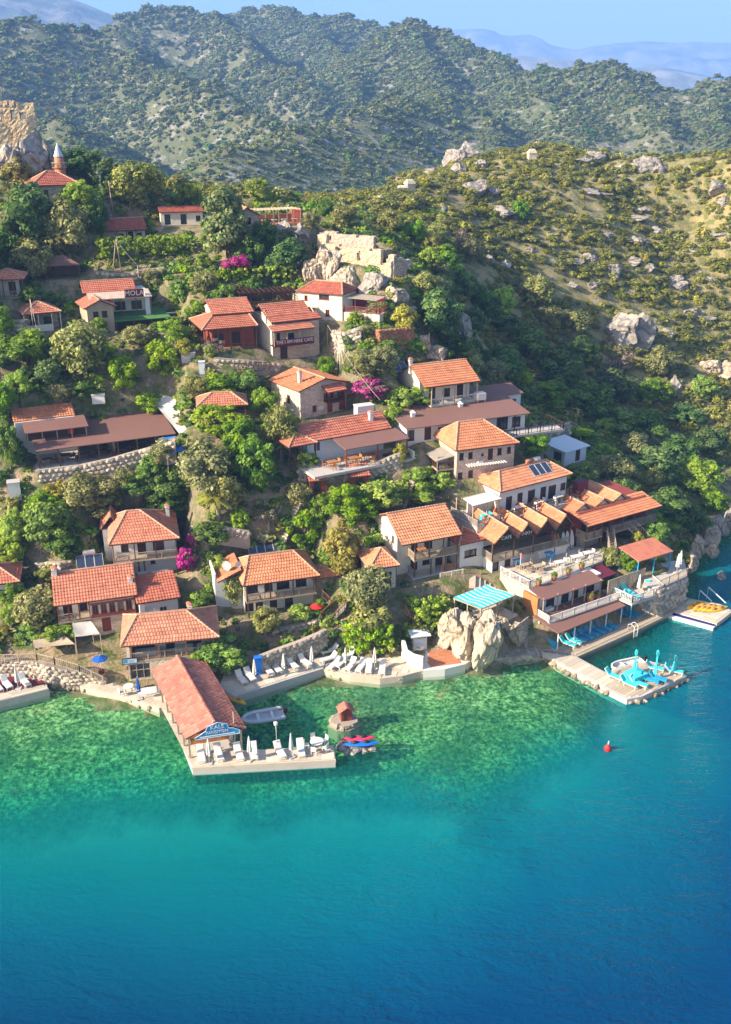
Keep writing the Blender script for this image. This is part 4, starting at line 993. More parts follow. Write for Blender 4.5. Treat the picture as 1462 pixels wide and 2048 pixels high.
# --- second row with dormers and a shed front
h = House('bar8', 'bar_house', 'long tiled house with four dormer gables and outdoor stairs at the shore end', 'house'); f = h.f; W, D, he = f.W, f.D, f.he
zf = 1.6; top = f.hv(3.2, (1148,1036))[1]; top = max(he+.8, min(he+1.6, top))
h.walls(.6, W-.5, 2.2, D+.5, 0, he+.7, 'redwood', F=[(1.6, zf+.05, .9, 1.6, 'door'), (3.4, zf+.4, 1.0, .9, 'win'), (5.2, zf+.05, .9, 1.6, 'door'), (7.2, zf+.4, 1.0, .9, 'win'), (9.2, zf+.05, .9, 1.6, 'door'), (1.4, .3, 1.0, 1.1, 'win'), (5.4, .1, .9, 1.5, 'door')], L=[(4.0, zf+.4, .9, 1.0, 'win')])
h.slab(.6, 3.6, 1.6, 2.2, -.4, zf-.2, 'stonegrey', 'plinth')
h.veranda(.3, 2.9, .4, 2.2, zf, he, 'FL', 3, .8, 'palewood', 'wood'); h.veranda(4.2, W-.3, .4, 2.2, zf, he, 'FR', 5, .8, 'greywood', 'wood')
h.posts([(.4, .5), (2.8, .5), (4.3, .5), (8, .5), (W-.4, .5)], 0, zf-.16, .14, 'wood')
h.roof('shed', 0, W, 0, 3.4, he, top-he, 'tileorange', name='front_roof')
for i, p in enumerate(((1164,1009),(1203,1001),(1237,990))):
    a = f.hv(3.0, p); rise = 1.15
    h.roof('gable_v', a[0]-1.55, a[0]+1.35, 2.7, 8.2, top-.25, min(1.5, max(.9, a[1]-top+.25)), 'tileorange', ru=a[0]+.15, name='dormer_roof')
    b = MB(); b.poly([(a[0]-1.4, 2.9, top-.3), (a[0]+1.2, 2.9, top-.3), (a[0]+.1, 2.9, top+.85)]); h.part(b, 'dormer_gable', M['cream'])
for x0, z0, x1, z1, lb in ((3.0, 0.0, 4.1, zf, ''), (9.0, -.4, 7.6, zf, '')):
    sg = MB(); n = 8
    for i in range(n): t = (i+.5)/n; u_ = x0+(x1-x0)*t*1.0; v_ = -1.2+1.6*t; z_ = z0+(z1-z0)*(i+1)/n; sg.obox((u_, v_, z_), (.45, 0, 0), (0, .14, 0), (0, 0, .03))
    o = h.part(sg, 'stair_steps', M['palewood'])
    for s_ in (-.5, .5):
        q = MB(); a = Vector((x0+s_, -1.35, z0)); c = Vector((x1+s_, .4, z1)); q.bar(a, c, .1, .2); q.bar(a+Vector((0, 0, .8)), c+Vector((0, 0, .8)), .07)
        for i in range(9): p = a+(c-a)*(i/8); q.bar(p, p+Vector((0, 0, .8)), .05)
        h.part(q, 'stair_rail', M['palewood'], o)
# --- upper house with solar panels and a long deck
h = House('hip9', 'guest_house', 'white single storey house with solar panels and a long railed deck above the cafe', 'house'); f = h.f; W, D, he = f.W, f.D, f.he
rl = f.hv(D/2, (998,943)); rr_ = f.hv(D/2, (1092,922))
h.walls(.3, W-.4, .5, D-.3, 0, he, 'white', F=[((1018,1000), .9, 1.7, 'glassdoor', .05), ((1040,994), .8, 1.8, 'door', .05), ((1063,985), 1.1, 1.8, 'glassdoor', .05), ((1087,977), .9, 1.8, 'door', .05), ((1105,970), 1.2, 1.7, 'glassdoor', .05), (10.4, .8, .8, .9, 'win')], L=[(2.5, .8, .9, 1.0, 'win')])
h.roof('hip', 0, W, 0, D, he, rl[1]-he, 'tileorange', hipl=rl[0], hipr=min(W-1.0, rr_[0]))
h.slab(-4.4, W+.2, -1.5, .5, -.22, 0, 'concrete', 'deck'); h.slab(-4.4, .28, .5, D-.5, -.22, -.001, 'concrete', 'side_deck')
h.rail([(-4.3, 3.4), (-4.3, -1.4), (-1.0, -1.4)], 0, .8, 'greywood'); h.rail([(-1.0, -1.4), (W+.1, -1.4), (W+.1, .3)], 0, .85, 'darkwood', step=.9)
h.slab(-4.4, W+.2, -1.45, -1.35, -2.6, -.22, 'cream', 'deck_wall'); h.slab(-4.35, -4.25, -1.3, 4, -2.6, -.23, 'cream', 'deck_side_wall')
h.posts([(-4.2, -.4), (-2.2, -.4), (-.5, -.4), (-4.2, 2.6)], 0, 2.2, .12, 'palewood')
h.slab(-3.4, .2, 1.6, 1.75, 0, 1.9, 'white', 'screen_wall')
b = MB()
for i in range(7): u_ = -4.3+i*.6; b.mesh([(u_, -.5, 2.22), (u_+.58, -.5, 2.22), (u_+.58, 1.6, 2.5), (u_, 1.6, 2.5)], [(0, 1, 2, 3)], i % 2)
h.part(b, 'shade_cloth', [M['fabricwhite'], M['bluewhite']])
for v_ in (-.45, 1.55): h.beam((-4.4, v_, 2.2 if v_ < 0 else 2.46), (0, v_, 2.2 if v_ < 0 else 2.46), .1, 'palewood')
sp = f.hv(D*.28, (1080,948)); zr_ = he+(rl[1]-he)*.5
heater('solar_heater', 'three steel framed solar panels lying on the tiled roof above the cafe', tuple(f.world(sp[0], D*.16, he+.42)), f.ang, 3, .95, 1.6, False, 33)
heat_t = empty('water_tank', tuple(f.world(sp[0]+.2, D/2+.2, rl[1]+.25)), f.ang, 'orange and white water tank on the roof ridge above the solar panels', 'tank')
b = MB(); b.tube([(-1.3, 0, .1), (-1.25, 0, .1), (-.3, 0, .1), (-.25, 0, .1)], [.15, .26, .26, .15], 10); b.build('tank', M['terracotta'], heat_t)
b = MB(); b.tube([(-.1, 0, .1), (-.05, 0, .1), (.9, 0, .1), (.95, 0, .1)], [.15, .26, .26, .15], 10); b.build('tank', M['paint'], heat_t)
b = MB(); b.box(-1.3, .95, -.1, .1, -.4, -.15); [b.box(x-.04, x+.04, -.1, .1, -.15, 0) for x in (-1.1, -.5, .1, .8)]; b.build('stand', M['metal'], heat_t)
# --- square stone house
h = House('hip10', 'stone_house', 'square cream stone house with hipped tile roof and small dark windows', 'house'); f = h.f; W, D, he = f.W, f.D, f.he
rl = f.hv(D/2, (916,845)); rr_ = f.hv(D/2, (966,841))
h.walls(.4, W-.4, .4, D-.4, 0, he, 'stonepink', F=[((923,913), .55, .85, 'win'), ((941,911), .55, .8, 'win'), ((965,909), .3, .3, 'win'), ((981,906), .65, 1.4, 'door', 1.9), ((999,903), .55, .85, 'win'), ((1018,900), .5, .8, 'win'), ((920,957), .6, .8, 'win'), ((941,951), .6, .9, 'win')], L=[((888,911), .55, .9, 'win'), ((868,905), .6, .9, 'win'), (4.5, .5, .7, 1.4, 'door')], rise=0)
h.roof('hip', 0, W, 0, D, he, rl[1]-he, 'tileorange', hipl=rl[0], hipr=rr_[0])
b = MB()
for i in range(15): b.obox((1.6+i*.34, -.1, 1.75), (.035, 0, 0), (0, .55, 0), (0, 0, .05))
o = h.part(b, 'trellis_slats', M['paint']); h.beam((1.4, -.45, 1.66), (6.6, -.45, 1.66), .09, 'greywood', 'trellis_beam')
h.slab(3.1, 3.75, .12, .39, 1.62, 2.05, 'paint', 'air_conditioner')
h.slab(-1.5, -.2, 1.6, 1.7, 1.5, 2.6, 'greywood', 'porch_side'); h.roof('shed_l', -1.9, .35, 1.0, 4.4, 2.35, .4, 'greywood', name='porch_roof', tiles=False); h.posts([(-1.7, 1.1), (-1.7, 4.2)], 0, 2.3, .1, 'greywood')
h.veranda(-1.7, .35, 1.0, 4.4, 1.2, 2.3, 'FL', 0, .8, 'darkwood')
# --- long brown flat roofs behind it
h = House('brown11', 'brown_roofed_house', 'long low house under a plain brown roof behind the square stone house', 'house'); f = h.f; W, D, he = f.W, f.D, f.he
h.walls(.4, W-.3, .8, D, 0, he, 'white', F=[(1.0, .3, .8, 1.3, 'win'), (3.2, .1, .9, 1.6, 'door'), (5.0, .6, .9, .9, 'win'), (13.4, .1, 1.6, 1.7, 'glassdoor'), (15.4, .3, 1.2, 1.3, 'win')])
h.roof('shed', 0, W, 0, D+1.6, he, .75, 'brownroof', tiles=False)
h.roof('shed', W-4.6, W+3.0, D+1.65, D+5.2, he+.55, .5, 'brownroof', tiles=False, name='upper_roof'); h.walls(W-4, W+2.7, D+1.9, D+5, 0, he+.5, 'white', F=[(W+1.4, .3, 1.2, 1.6, 'glassdoor')], name='upper_wall')
h.slab(W-4.6, W+4.0, -1.6, .8, -.25, .0, 'concrete', 'terrace'); h.rail([(W-4.5, -1.5), (W+3.9, -1.5), (W+3.9, 2.5)], 0, .8, 'darkwood', step=.8)
h.posts([(W-4.2, .1), (W-2.2, .1), (W-.2, .1)], 0, he, .12, 'darkwood')
for u_, v_ in ((2.3, 3.2), (9.4, 4.4)):
    b = MB(); b.box(u_-.22, u_+.22, v_-.22, v_+.22, he, he+.85); b.mesh([(u_-.32, v_-.32, he+.85), (u_+.32, v_-.32, he+.85), (u_+.32, v_+.32, he+.85), (u_-.32, v_+.32, he+.85), (u_, v_, he+1.2)], [(0,1,4),(1,2,4),(2,3,4),(3,0,4)]); h.part(b, 'chimney', M['white'])
q = f.world(12.6, 5.2, he+.72)
r = empty('water_tank', tuple(q), f.ang, 'white square water tank standing on the brown roof', 'tank'); b = MB(); b.box(-.6, .6, -.5, .5, 0.15, 1.0); b.box(-.5, .5, -.4, .4, 1.0, 1.08); b.build('body', M['paint'], r); b = MB(); [b.box(x-.05, x+.05, y-.05, y+.05, -.1, .15) for x in (-.5, .5) for y in (-.4, .4)]; b.build('feet', M['metal'], r)
# --- gabled house with wavy balustrade
h = House('gable12', 'guest_house', 'white gabled house with orange tiles and a scrolled pale balustrade', 'house'); f = h.f; W, D, he = f.W, f.D, f.he
rz = f.hv(3.6, (867,727))[1]
h.walls(-.6, W-.3, 2.0, D+.8, -1.2, he+.2, 'cream', F=[(1.2, .1, .9, 1.8, 'door'), (3.2, .5, 1.1, 1.1, 'win'), (5.2, .1, .9, 1.8, 'door')], L=[(4.6, .6, .7, .9, 'win')], gable='u', rise=rz-he-.3, back_z=4.4)
h.veranda(.1, W-.1, .15, 2.0, .1, he, '', 5, .8, 'palewood', 'palewood', 'concrete')
b = MB()
b.bar((.15, .22, .95), (W-.15, .22, .95), .09, .07); b.bar((.15, .22, .2), (W-.15, .22, .2), .09, .07)
for i in range(12):
    u_ = .5+i*(W-1.0)/11; pts = [(u_+.22*math.cos(a), .22, .57+.3*math.sin(a)) for a in np.linspace(0, 2*math.pi, 9)]; b.tube(pts, .03, 4, caps=False)
h.part(b, 'scrolled_balustrade', M['paint'])
h.posts([(.3, .4), (2.6, .4), (4.8, .4), (W-.3, .4)], -1.7, -.06, .16, 'greywood'); h.walls(.4, W-.4, 1.7, 1.95, -2.0, -.1, 'stonegrey', F=[(2.0, -1.7, .9, 1.5, 'door'), (4.6, -1.4, 1.0, .8, 'win')], name='basement_wall', zlow=-3)
h.roof('gable_u', -1.0, W+.1, -.05, 8.2, he, rz-he, 'tileorange', rv=3.8)
h.chimney(-.8, 4.2, rz-.3, .8, .4)
q = f.world(-.9, 6.2, he+.6); heater('solar_heater', 'solar panel with an upright steel tank behind the scrolled balcony house', tuple(q), f.ang, 2, .9, 1.6, True, 30, 1.2, 'metal', True)
# --- stone house with red porch roof
h = House('gable13', 'stone_house', 'old stone house with its gable end and a small red porch roof to the front', 'house'); f = h.f; W, D, he = f.W, f.D, f.he
um = f.hv(.4, (668,752)); rise = um[1]-he
h.walls(.4, W-.4, .4, D, 0, he, 'stonecream', F=[((629,817), .6, .8, 'win'), ((627,831), .6, .5, 'win'), ((660,822), .8, 1.5, 'door', .05), ((686,816), 1.0, 1.9, 'door', .05), ((660,796), 1.2, 1.3, 'glassdoor', 1.75)], L=[(3.0, 1.4, .7, 1.0, 'win')], gable='v', rise=rise*.95, fm='redwood')
h.roof('gable_v', 0, W, 0, D, he, rise, 'tileorange')
h.veranda(um[0]-1.6, um[0]+.6, -.8, .4, 1.7, 3.1, 'FLR', 2, .8, 'darkwood', 'darkwood', 'darkwood')
h.roof('shed', um[0]-1.9, um[0]+.9, -1.1, .38, 3.05, .55, 'tilered', name='porch_roof')
h.slab(3.0, 3.6, .1, .38, .7, 1.1, 'paint', 'air_conditioner')
h.chimney(1.6, 2.2, he+.7, .9, .42, 'cream')
h.roof('shed', um[0]+.8, W+1.6, -.6, .38, 2.3, .35, 'brownroof', tiles=False, name='side_canopy')
# --- terrace restaurant
h = House('terrace14', 'restaurant', 'low red roofed restaurant with a brown canopy over its open stone terrace', 'restaurant'); f = h.f; W, D, he = f.W, f.D, f.he
rz = f.hv(3.0, (676,838))[1]; ul = f.hv(1.0, (610,892))[0]
h.walls(ul+.4, W-1.0, 1.2, D+.4, -.2, he, 'bluewhite', F=[((634,893), .9, 1.2, 'win'), ((657,896), .9, 1.8, 'door', .05), (W-2.0, .6, 1.2, 1.0, 'win')], L=[(3.5, .6, .8, .9, 'win')], fm='paint')
h.roof('gable_u', ul-.2, W-.2, .6, 6.2, he, rz-he, 'tilered', rv=3.2)
h.chimney(W-2.2, 2.2, he+.9, .7, .45)
h.roof('shed', -.4, W+.3, -2.6, .7, he-.45, .4, 'brownroof', tiles=False, name='canopy'); h.posts([(-.2, -2.4), (W/2, -2.4), (W+.1, -2.4)], 0, he-.5, .12, 'redwood')
h.slab(ul-1.0, W+.8, -3.4, 1.19, -.3, 0, 'concrete', 'terrace'); h.slab(W+.3, W+.6, -3.35, .5, 0, .8, 'cream', 'parapet')
h.roof('hip', ul-2.4, ul+1.2, .2, 4.2, he-.1, .9, 'tilered', name='side_roof'); h.posts([(ul-2.2, .4), (ul-.6, .4), (ul+1.0, .4)], -.3, he-.15, .12, 'darkwood')
h.rail([(ul-2.3, .3), (ul-.9, .3)], 0, .8, 'darkwood')
# --- big brown roofed restaurant on the left
h = House('restaurant15', 'restaurant', 'large restaurant under wide brown roofs with an open dark dining front', 'restaurant'); f = h.f; W, D, he = f.W, f.D, f.he
bl = f.hv(D, (311,819))
rb_ = max(.8, min(1.9, f.hv(D+2.4, (240,823))[1]-he)); h.roof('shed', 0, W, 0, D+2.4, he, rb_, 'brownroof', tiles=False, name='main_roof')
h.posts([(.2+i*(W-.4)/7, .25) for i in range(8)], 0, he-.08, .14, 'wood'); h.slab(-.2, W+.2, 0, D+2.4, -.3, 0, 'concrete', 'floor')
h.slab(.1, W-.1, D+1.6, D+1.75, 0, he, 'darkwood', 'back_wall'); h.slab(W*.55, W*.57, 2.0, D+1.6, 0, he-.05, 'stonegrey', 'inner_wall')
u0 = f.hv(3.0, (50,858))[0]; u1 = f.hv(3.0, (175,845))[0]
zu = he+1.5
h.roof('shed', u0-.1, u1, 2.4, 5.6, zu, .5, 'brownroof', tiles=False, name='upper_roof'); h.roof('shed', u0-1.0, u1-1.0, 5.65, 7.8, zu+.55, .95, 'tileorange', name='tile_roof')
h.slab(u0, u1-.4, 3.2, 3.3, he+.3, zu, 'darkwood', 'upper_back'); h.posts([(u0+.1+i*(u1-u0-.4)/4, 2.6) for i in range(5)], he+.3, zu, .1, 'palewood'); h.walls(u0-.9, u1-1.1, 5.4, 7.7, 0, zu+.5, 'white', L=[(6.4, 1.0, .7, .9, 'win')], name='tall_wall')
h.slab(u0+4.7, u0+5.3, 2.75, 2.8, zu-.75, zu-.1, 'red', 'red_banner')
# --- pavilion
h = House('pavilion16', 'pavilion', 'open timber pavilion with a low hipped tile roof beside the white sail', 'pavilion'); f = h.f; W, D, he = f.W, f.D, f.he
h.roof('hip', 0, W, 0, D, he, 1.05, 'tile', hipl=1.9, hipr=W-1.9); h.posts([(u, v) for u in (.3, W/2, W-.3) for v in (.3, D-.3)], -.2, he, .14, 'wood'); h.slab(0, W, 0, D, -.4, 0, 'palewood', 'floor'); h.rail([(.3, .3), (W-.3, .3)], 0, .7, 'wood')
# --- the cafe with the long sign
h = House('cafe17', 'cafe', 'stone cafe with stepped red roofs and a long lettered balcony board', 'cafe'); f = h.f; W, D, he = f.W, f.D, f.he
zf = 2.1; u1 = f.hv(.3, (627,653))[0]
h.walls(.5, W-.1, 1.3, D, 0, he+.5, 'stonepink', F=[(1.3, zf+.3, .5, 1.1, 'win'), (3.0, zf+.5, 1.0, .7, 'win'), (2.0, .05, 1.0, 1.7, 'door')], L=[(3.6, 1.5, .8, 1.2, 'win')], gable='u', rise=1.5, back_z=D/2+.6)
h.slab(.42, .5, 1.25, D, -.5, he+.3, 'cream', 'side_wall')
h.veranda(.2, u1-.1, .1, 1.3, zf, he-.2, '', 4, .8, 'darkwood', 'palewood', 'darkwood')
h.roof('shed', 0, u1, -.15, 1.35, he-.1, .5, 'tile', name='balcony_roof'); h.roof('shed', .4, W+.3, 1.2, 3.0, he+.75, .55, 'tilered', name='middle_roof'); h.roof('gable_u', .3, W-.5, 2.7, D+.9, he+1.25, 1.1, 'tilered', name='main_roof')
h.slab(.35, .42, 2.9, D+.7, he+.3, he+1.3, 'cream', 'gable_wall')
s = sign('balcony_sign', 'long dark purple board lettered THE I AM HERE CAFE along the balcony', tuple(f.world((.2+u1)/2, .02, zf+.03)), f.ang, u1-.35, .72, 'maroon')
text('THE I AM HERE CAFE', .60, 'letter', s, (0, -.03, .38), (UP, 0, 0)).scale = (.92, 1, 1)
# --- red roofed cafe beside it
h = House('red18', 'house', 'two tier red roofed house with dark open front left of the lettered cafe', 'house'); f = h.f; W, D, he = f.W, f.D, f.he
h.walls(.3, W, 2.0, D, 0, he+.6, 'redwood', F=[(1.2, .3, 1.2, 1.4, 'win'), (3.4, .05, 1.1, 1.8, 'door')], L=[(4.0, 1.0, .8, 1.0, 'win')])
h.roof('hip', -1.4, W, -.2, D+.2, he-.2, 1.5, 'tile', name='lower_roof', hipl=1.4, hipr=W-.6); h.roof('gable_u', .6, W+.3, 2.3, D+2.4, he+1.1, 1.2, 'tile', name='upper_roof'); h.walls(.9, W, 2.7, D+1.5, he, he+1.1, 'cream', name='upper_wall', zlow=he, gable='u', rise=1.0)
h.posts([(-1.0+i*(W+.8)/4, .1) for i in range(5)], 0, he-.25, .13, 'wood'); h.rail([(-1.0, .1), (W-.2, .1)], 0, .75, 'redwood')
# --- white house under the ruin
h = House('hip19', 'house', 'white two storey house with red hipped roof below the ruined walls', 'house'); f = h.f; W, D, he = f.W, f.D, f.he
h.walls(.2, W-.2, .3, D, -.6, he, 'cream', F=[((612,596), .5, .7, 'win'), ((648,594), 1.5, .75, 'win'), ((655,626), .6, .9, 'win'), ((625,622), .6, .8, 'win')], Rr=[(1.0, .0, .7, 1.5, 'door')], fm='redwood')
h.roof('hip', 0, W, 0, D, he, 1.15, 'tilered', hipl=1.6, hipr=W-1.2)
h.slab(-1.6, .15, 2.0, D+1, -.5, he-.7, 'stonecream', 'side_block')
h.slab(W-.18, W+5.0, .5, 4.0, -1.0, 1.1, 'cream', 'terrace_base'); h.rail([(W, .6), (W+4.9, .6), (W+4.9, 3.9)], 1.1, .8, 'redwood')
b = MB()
for i in range(6): b.bar((W-.1, .6+i*.6, 3.0), (W+4.6, .6+i*.6, 2.9), .09)
h.part(b, 'terrace_trellis', M['greywood']); h.posts([(W+4.5, .7), (W+4.5, 3.6), (W+1.5, .7)], 1.1, 2.9, .12, 'darkwood'); h.walls(W-.17, W+4.4, 3.7, 4.0, 1.1, 3.0, 'maroon', name='terrace_wall', zlow=1.1)
# --- sign house
h = House('mola20', 'cafe', 'cafe with a red tiled ridge and a maroon MOLA sign on its front edge', 'cafe'); f = h.f; W, D, he = f.W, f.D, f.he
h.walls(.3, W-.3, 2.6, D, 0, he+.5, 'white', F=[(2.0, .1, 1.0, 1.8, 'door'), (4.2, .5, 1.4, 1.1, 'win'), (6.4, .5, 1.4, 1.1, 'win')])
h.roof('shed', 0, W, -.1, 3.0, he, .55, 'stonepink', tiles=False, name='front_roof'); h.roof('gable_u', -.5, W-1.6, 2.6, 7.4, he+.45, 1.15, 'tilered', name='main_roof')
h.posts([(.2+i*(W-.4)/4, .1) for i in range(5)], 0, he-.08, .12, 'wood'); h.slab(W-.9, W-.3, .3, .7, 0, he+.4, 'bluewhite', 'pillar'); h.slab(0, W, 0, 2.6, -.2, 0, 'palewood', 'floor')
p = f.world(f.hv(-.1, (268,585))[0], -.12, he+.02)
s = sign('roof_sign', 'maroon board with white MOLA letters on a roof edge', tuple(p), f.ang, 2.5, 1.05, 'maroon'); text('MOLA', .92, 'letter', s, (0, -.03, .52), (UP, 0, 0))
# --- timber hut
h = House('hut21', 'timber_hut', 'pale timber hut with a red gabled roof left of the green awning', 'hut'); f = h.f; W, D, he = f.W, f.D, f.he
h.walls(.2, W-.2, .3, D, -.6, he, 'palewood', F=[(1.3, .7, .7, .8, 'win'), (2.4, .7, .7, .8, 'win')], gable='v', rise=.9, fm='darkwood'); h.roof('gable_v', -.2, W+.2, 0, D+.6, he, .95, 'tile')
# --- white balcony house at left
h = House('balcony22', 'house', 'small house with red roof and a white panelled balcony at the left edge', 'house'); f = h.f; W, D, he = f.W, f.D, f.he
h.walls(.4, W-.2, 1.8, D, -.5, he, 'stonegrey', F=[(1.5, .2, .9, 1.6, 'door'), (3.4, .6, 1.2, .9, 'win')])
h.roof('hip', 0, W, 0, D+.4, he, 1.1, 'tile'); h.slab(.1, W-.1, .1, 1.8, -.3, -.1, 'palewood', 'floor'); h.slab(.1, 3.6, .1, .2, -.1, .8, 'paint', 'balcony_front'); h.slab(.1, .2, .2, 1.8, -.1, .8, 'paint', 'balcony_side'); h.posts([(.15, .16), (1.9, .16), (3.6, .16), (W-.2, .16)], -.1, he, .1, 'paint')
# --- mosque
h = House('mosque24', 'mosque', 'small mosque with a red hipped roof under the castle rock', 'mosque'); f = h.f; W, D, he = f.W, f.D, f.he
h.walls(.3, W-.3, .3, D-.3, -1, he, 'stonegrey', F=[(2.0, .6, .6, 1.0, 'win'), (4.5, .6, .6, 1.0, 'win'), (7.0, .6, .6, 1.0, 'win')]); h.roof('hip', 0, W, 0, D, he, 1.75, 'tilered', hipl=W/2-.6, hipr=W/2+.6)
mt = empty('minaret', tuple(f.world(f.hv(D*.8, (119,330))[0], D*.8, -.5)), f.ang, 'slim red minaret with a grey cone top behind the mosque roof', 'minaret')
zt = f.hv(D*.8, (116,286))[1]+.5; zc = f.hv(D*.8, (116,313))[1]+.5; zb_ = f.hv(D*.8, (118,334))[1]+.5
b = MB(); b.tube([(0, 0, 0), (0, 0, zb_-.1), (0, 0, zb_), (0, 0, zc)], [.85, .78, .70, .66], 10); b.build('shaft', M['brick'], mt)
for i in range(6):
    pass
b = MB(); b.tube([(0, 0, zb_-.35), (0, 0, zb_-.05), (0, 0, zb_)], [.75, 1.1, 1.1], 12); b.build('gallery', M['brick'], mt)
b = MB(); b.tube([(1.08*math.cos(a), 1.08*math.sin(a), zb_+.6) for a in np.linspace(0, 2*math.pi, 13)], .05, 4)
for a in np.linspace(0, 2*math.pi, 13)[:-1]: b.bar((1.08*math.cos(a), 1.08*math.sin(a), zb_), (1.08*math.cos(a), 1.08*math.sin(a), zb_+.6), .05)
b.build('gallery_rail', M['greywood'], mt)
b = MB(); b.tube([(0, 0, zc-.02), (0, 0, zc+.05), (0, 0, zt-.3), (0, 0, zt)], [.72, .72, .12, .02], 10, smooth=False); b.build('cone', M['metal'], mt)
# --- upper village houses
h = House('house25', 'house', 'small red roofed house above the bright vine terrace', 'house'); f = h.f; W, D, he = f.W, f.D, f.he
h.walls(.2, W-.2, .9, D, -.3, he, 'white', F=[(1.0, .5, .7, .9, 'win'), (2.4, .05, .8, 1.6, 'door'), (3.7, .5, .7, .9, 'win')]); h.walls(-1.6, .19, .5, D, -.3, he-.1, 'stonegrey', name='side_wall'); h.roof('gable_u', -1.9, W, 0, D+.3, he, 1.5, 'tilered'); h.posts([(.3, .3), (1.7, .3), (3.1, .3), (W-.3, .3)], -.2, he-.08, .12, 'wood')
h = House('house26', 'house', 'pale stone house with arched openings between two round pines', 'house'); f = h.f; W, D, he = f.W, f.D, f.he
h.walls(.2, W-.2, .5, D, -.3, he, 'cream', F=[(1.2, .05, .9, 1.5, 'dark'), (3.6, .05, .9, 1.5, 'dark'), (5.8, .5, .7, .8, 'win')]); h.roof('shed', 0, W, .2, D, he, .5, 'tilered'); h.slab(W+.2, W+3.5, .4, D, -.4, 1.1, 'stonepink', 'annexe')
h = House('grill23', 'house', 'house corner with a raised timber balcony cut by the left edge', 'house'); f = h.f; W, D, he = f.W, f.D, f.he
h.walls(0, W-1.2, 1.4, D, -2, he, 'cream', F=[(2.0, .1, .9, 1.7, 'door')]); h.roof('hip', -1, W, 0, D+.5, he, 1.0, 'tile'); h.veranda(-.5, W-.2, .1, 1.4, 0, he, 'FR', 4, .75, 'palewood', 'wood'); h.posts([(.2, .3), (2.4, .3), (W-.4, .3)], -2.2, -.16, .12, 'bluecloth')
# ------------------------------------------------------------------ quays, piers and terraces
def V2(pts, z): return [tuple(onz(x, y, z)[:2]) for x, y in pts]
def quay(name, pts, z, mat='quay', depth=1.8, z0=None):
    b = MB(); b.prism(V2(pts, z), -depth if z0 is None else z0, z); return b.build(name, M[mat], kind='structure')
_pm = {}
def planks(parent, pts, z, direction, width=.3, length=3.2, mat='plank', limit=300, name='plank', th=.05):
    """boards (or slabs) laid over a polygon, one object each"""
    P = [Vector((p[0], p[1])) for p in V2(pts, z)]; d = Vector(direction).normalized(); n = Vector((-d.y, d.x))
    sv = [p.dot(n) for p in P]; t0, t1 = min(sv), max(sv); k = max(1, int(round((t1-t0)/width))); w = (t1-t0)/k; c = 0
    for i in range(k):
        tm = t0+(i+.5)*w; xs = []
        for a, q in zip(P, P[1:]+P[:1]):
            ta, tq = a.dot(n), q.dot(n)
            if (ta-tm)*(tq-tm) < 0: xs.append(a.dot(d)+(q.dot(d)-a.dot(d))*(tm-ta)/(tq-ta))
        xs.sort()
        for s0, s1 in zip(xs[0::2], xs[1::2]):
            m = max(1, int(round((s1-s0)/length))); off = rnd.uniform(-.3, .3) if m > 1 else 0
            cutsx = [s0]+[s0+(s1-s0)*(j/m)+off for j in range(1, m)]+[s1]
            for a, q in zip(cutsx[:-1], cutsx[1:]):
                if c >= limit or q-a < .15: continue
                key = (mat, int(rnd.random()*4))
                if key not in _pm:
                    b = MB(); b.box(-.5, .5, -.5, .5, 0, 1, 0, .25+.25*key[1]); _pm[key] = b.data(name, M[mat])
                ctr = d*((a+q)/2)+n*tm
                inst(name, _pm[key], parent, (ctr.x, ctr.y, z+.004), (0, 0, math.atan2(d.y, d.x)), (q-a-.02, w-.022, th+rnd.uniform(0, .012))); c += 1
# stones for rubble walls and waterlines
def rock_mesh(name, seed, mat, sub=2, rough=.28, flat=1.0, squash=(1, 1, 1)):
    r = random.Random(seed); bm = bmesh.new(); bmesh.ops.create_icosphere(bm, subdivisions=sub, radius=1)
    pl = [(Vector((r.uniform(-1, 1), r.uniform(-1, 1), r.uniform(-1, 1))).normalized(), r.uniform(.5, .85)) for _ in range(13)]
    off = [Vector((r.uniform(-9, 9), r.uniform(-9, 9), r.uniform(-9, 9))) for _ in range(2)]
    from mathutils import noise
    for v in bm.verts:
        p = v.co.copy()
        for nrm, dd in pl:
            e = p.dot(nrm)-dd
            if e > 0: p -= nrm*e*.9
        q = v.co+Vector((noise.noise(v.co*2+off[1]), noise.noise(v.co*2+off[0]), 0))*.2; p *= 1+rough*(noise.noise(v.co*1.6+off[0])*.6+(.4-abs(noise.noise(Vector((q.x*3.2, q.y*3.2, q.z*1.6))+off[1])))*.55+noise.noise(v.co*9+off[1])*.14)
        v.co = Vector((p.x*squash[0], p.y*squash[1], p.z*squash[2]))
    me = bpy.data.meshes.new(name); bm.to_mesh(me); bm.free(); me.materials.append(mat)
    at = me.attributes.new('tone', 'FLOAT', 'FACE'); at.data.foreach_set('value', [r.random()]*len(me.polygons))
    return me
STONE = [rock_mesh('stone', 50+i, M['rubble'], 1, .3) for i in range(10)]
WETST = [rock_mesh('stone', 70+i, M['wetstone'], 1, .25) for i in range(6)]
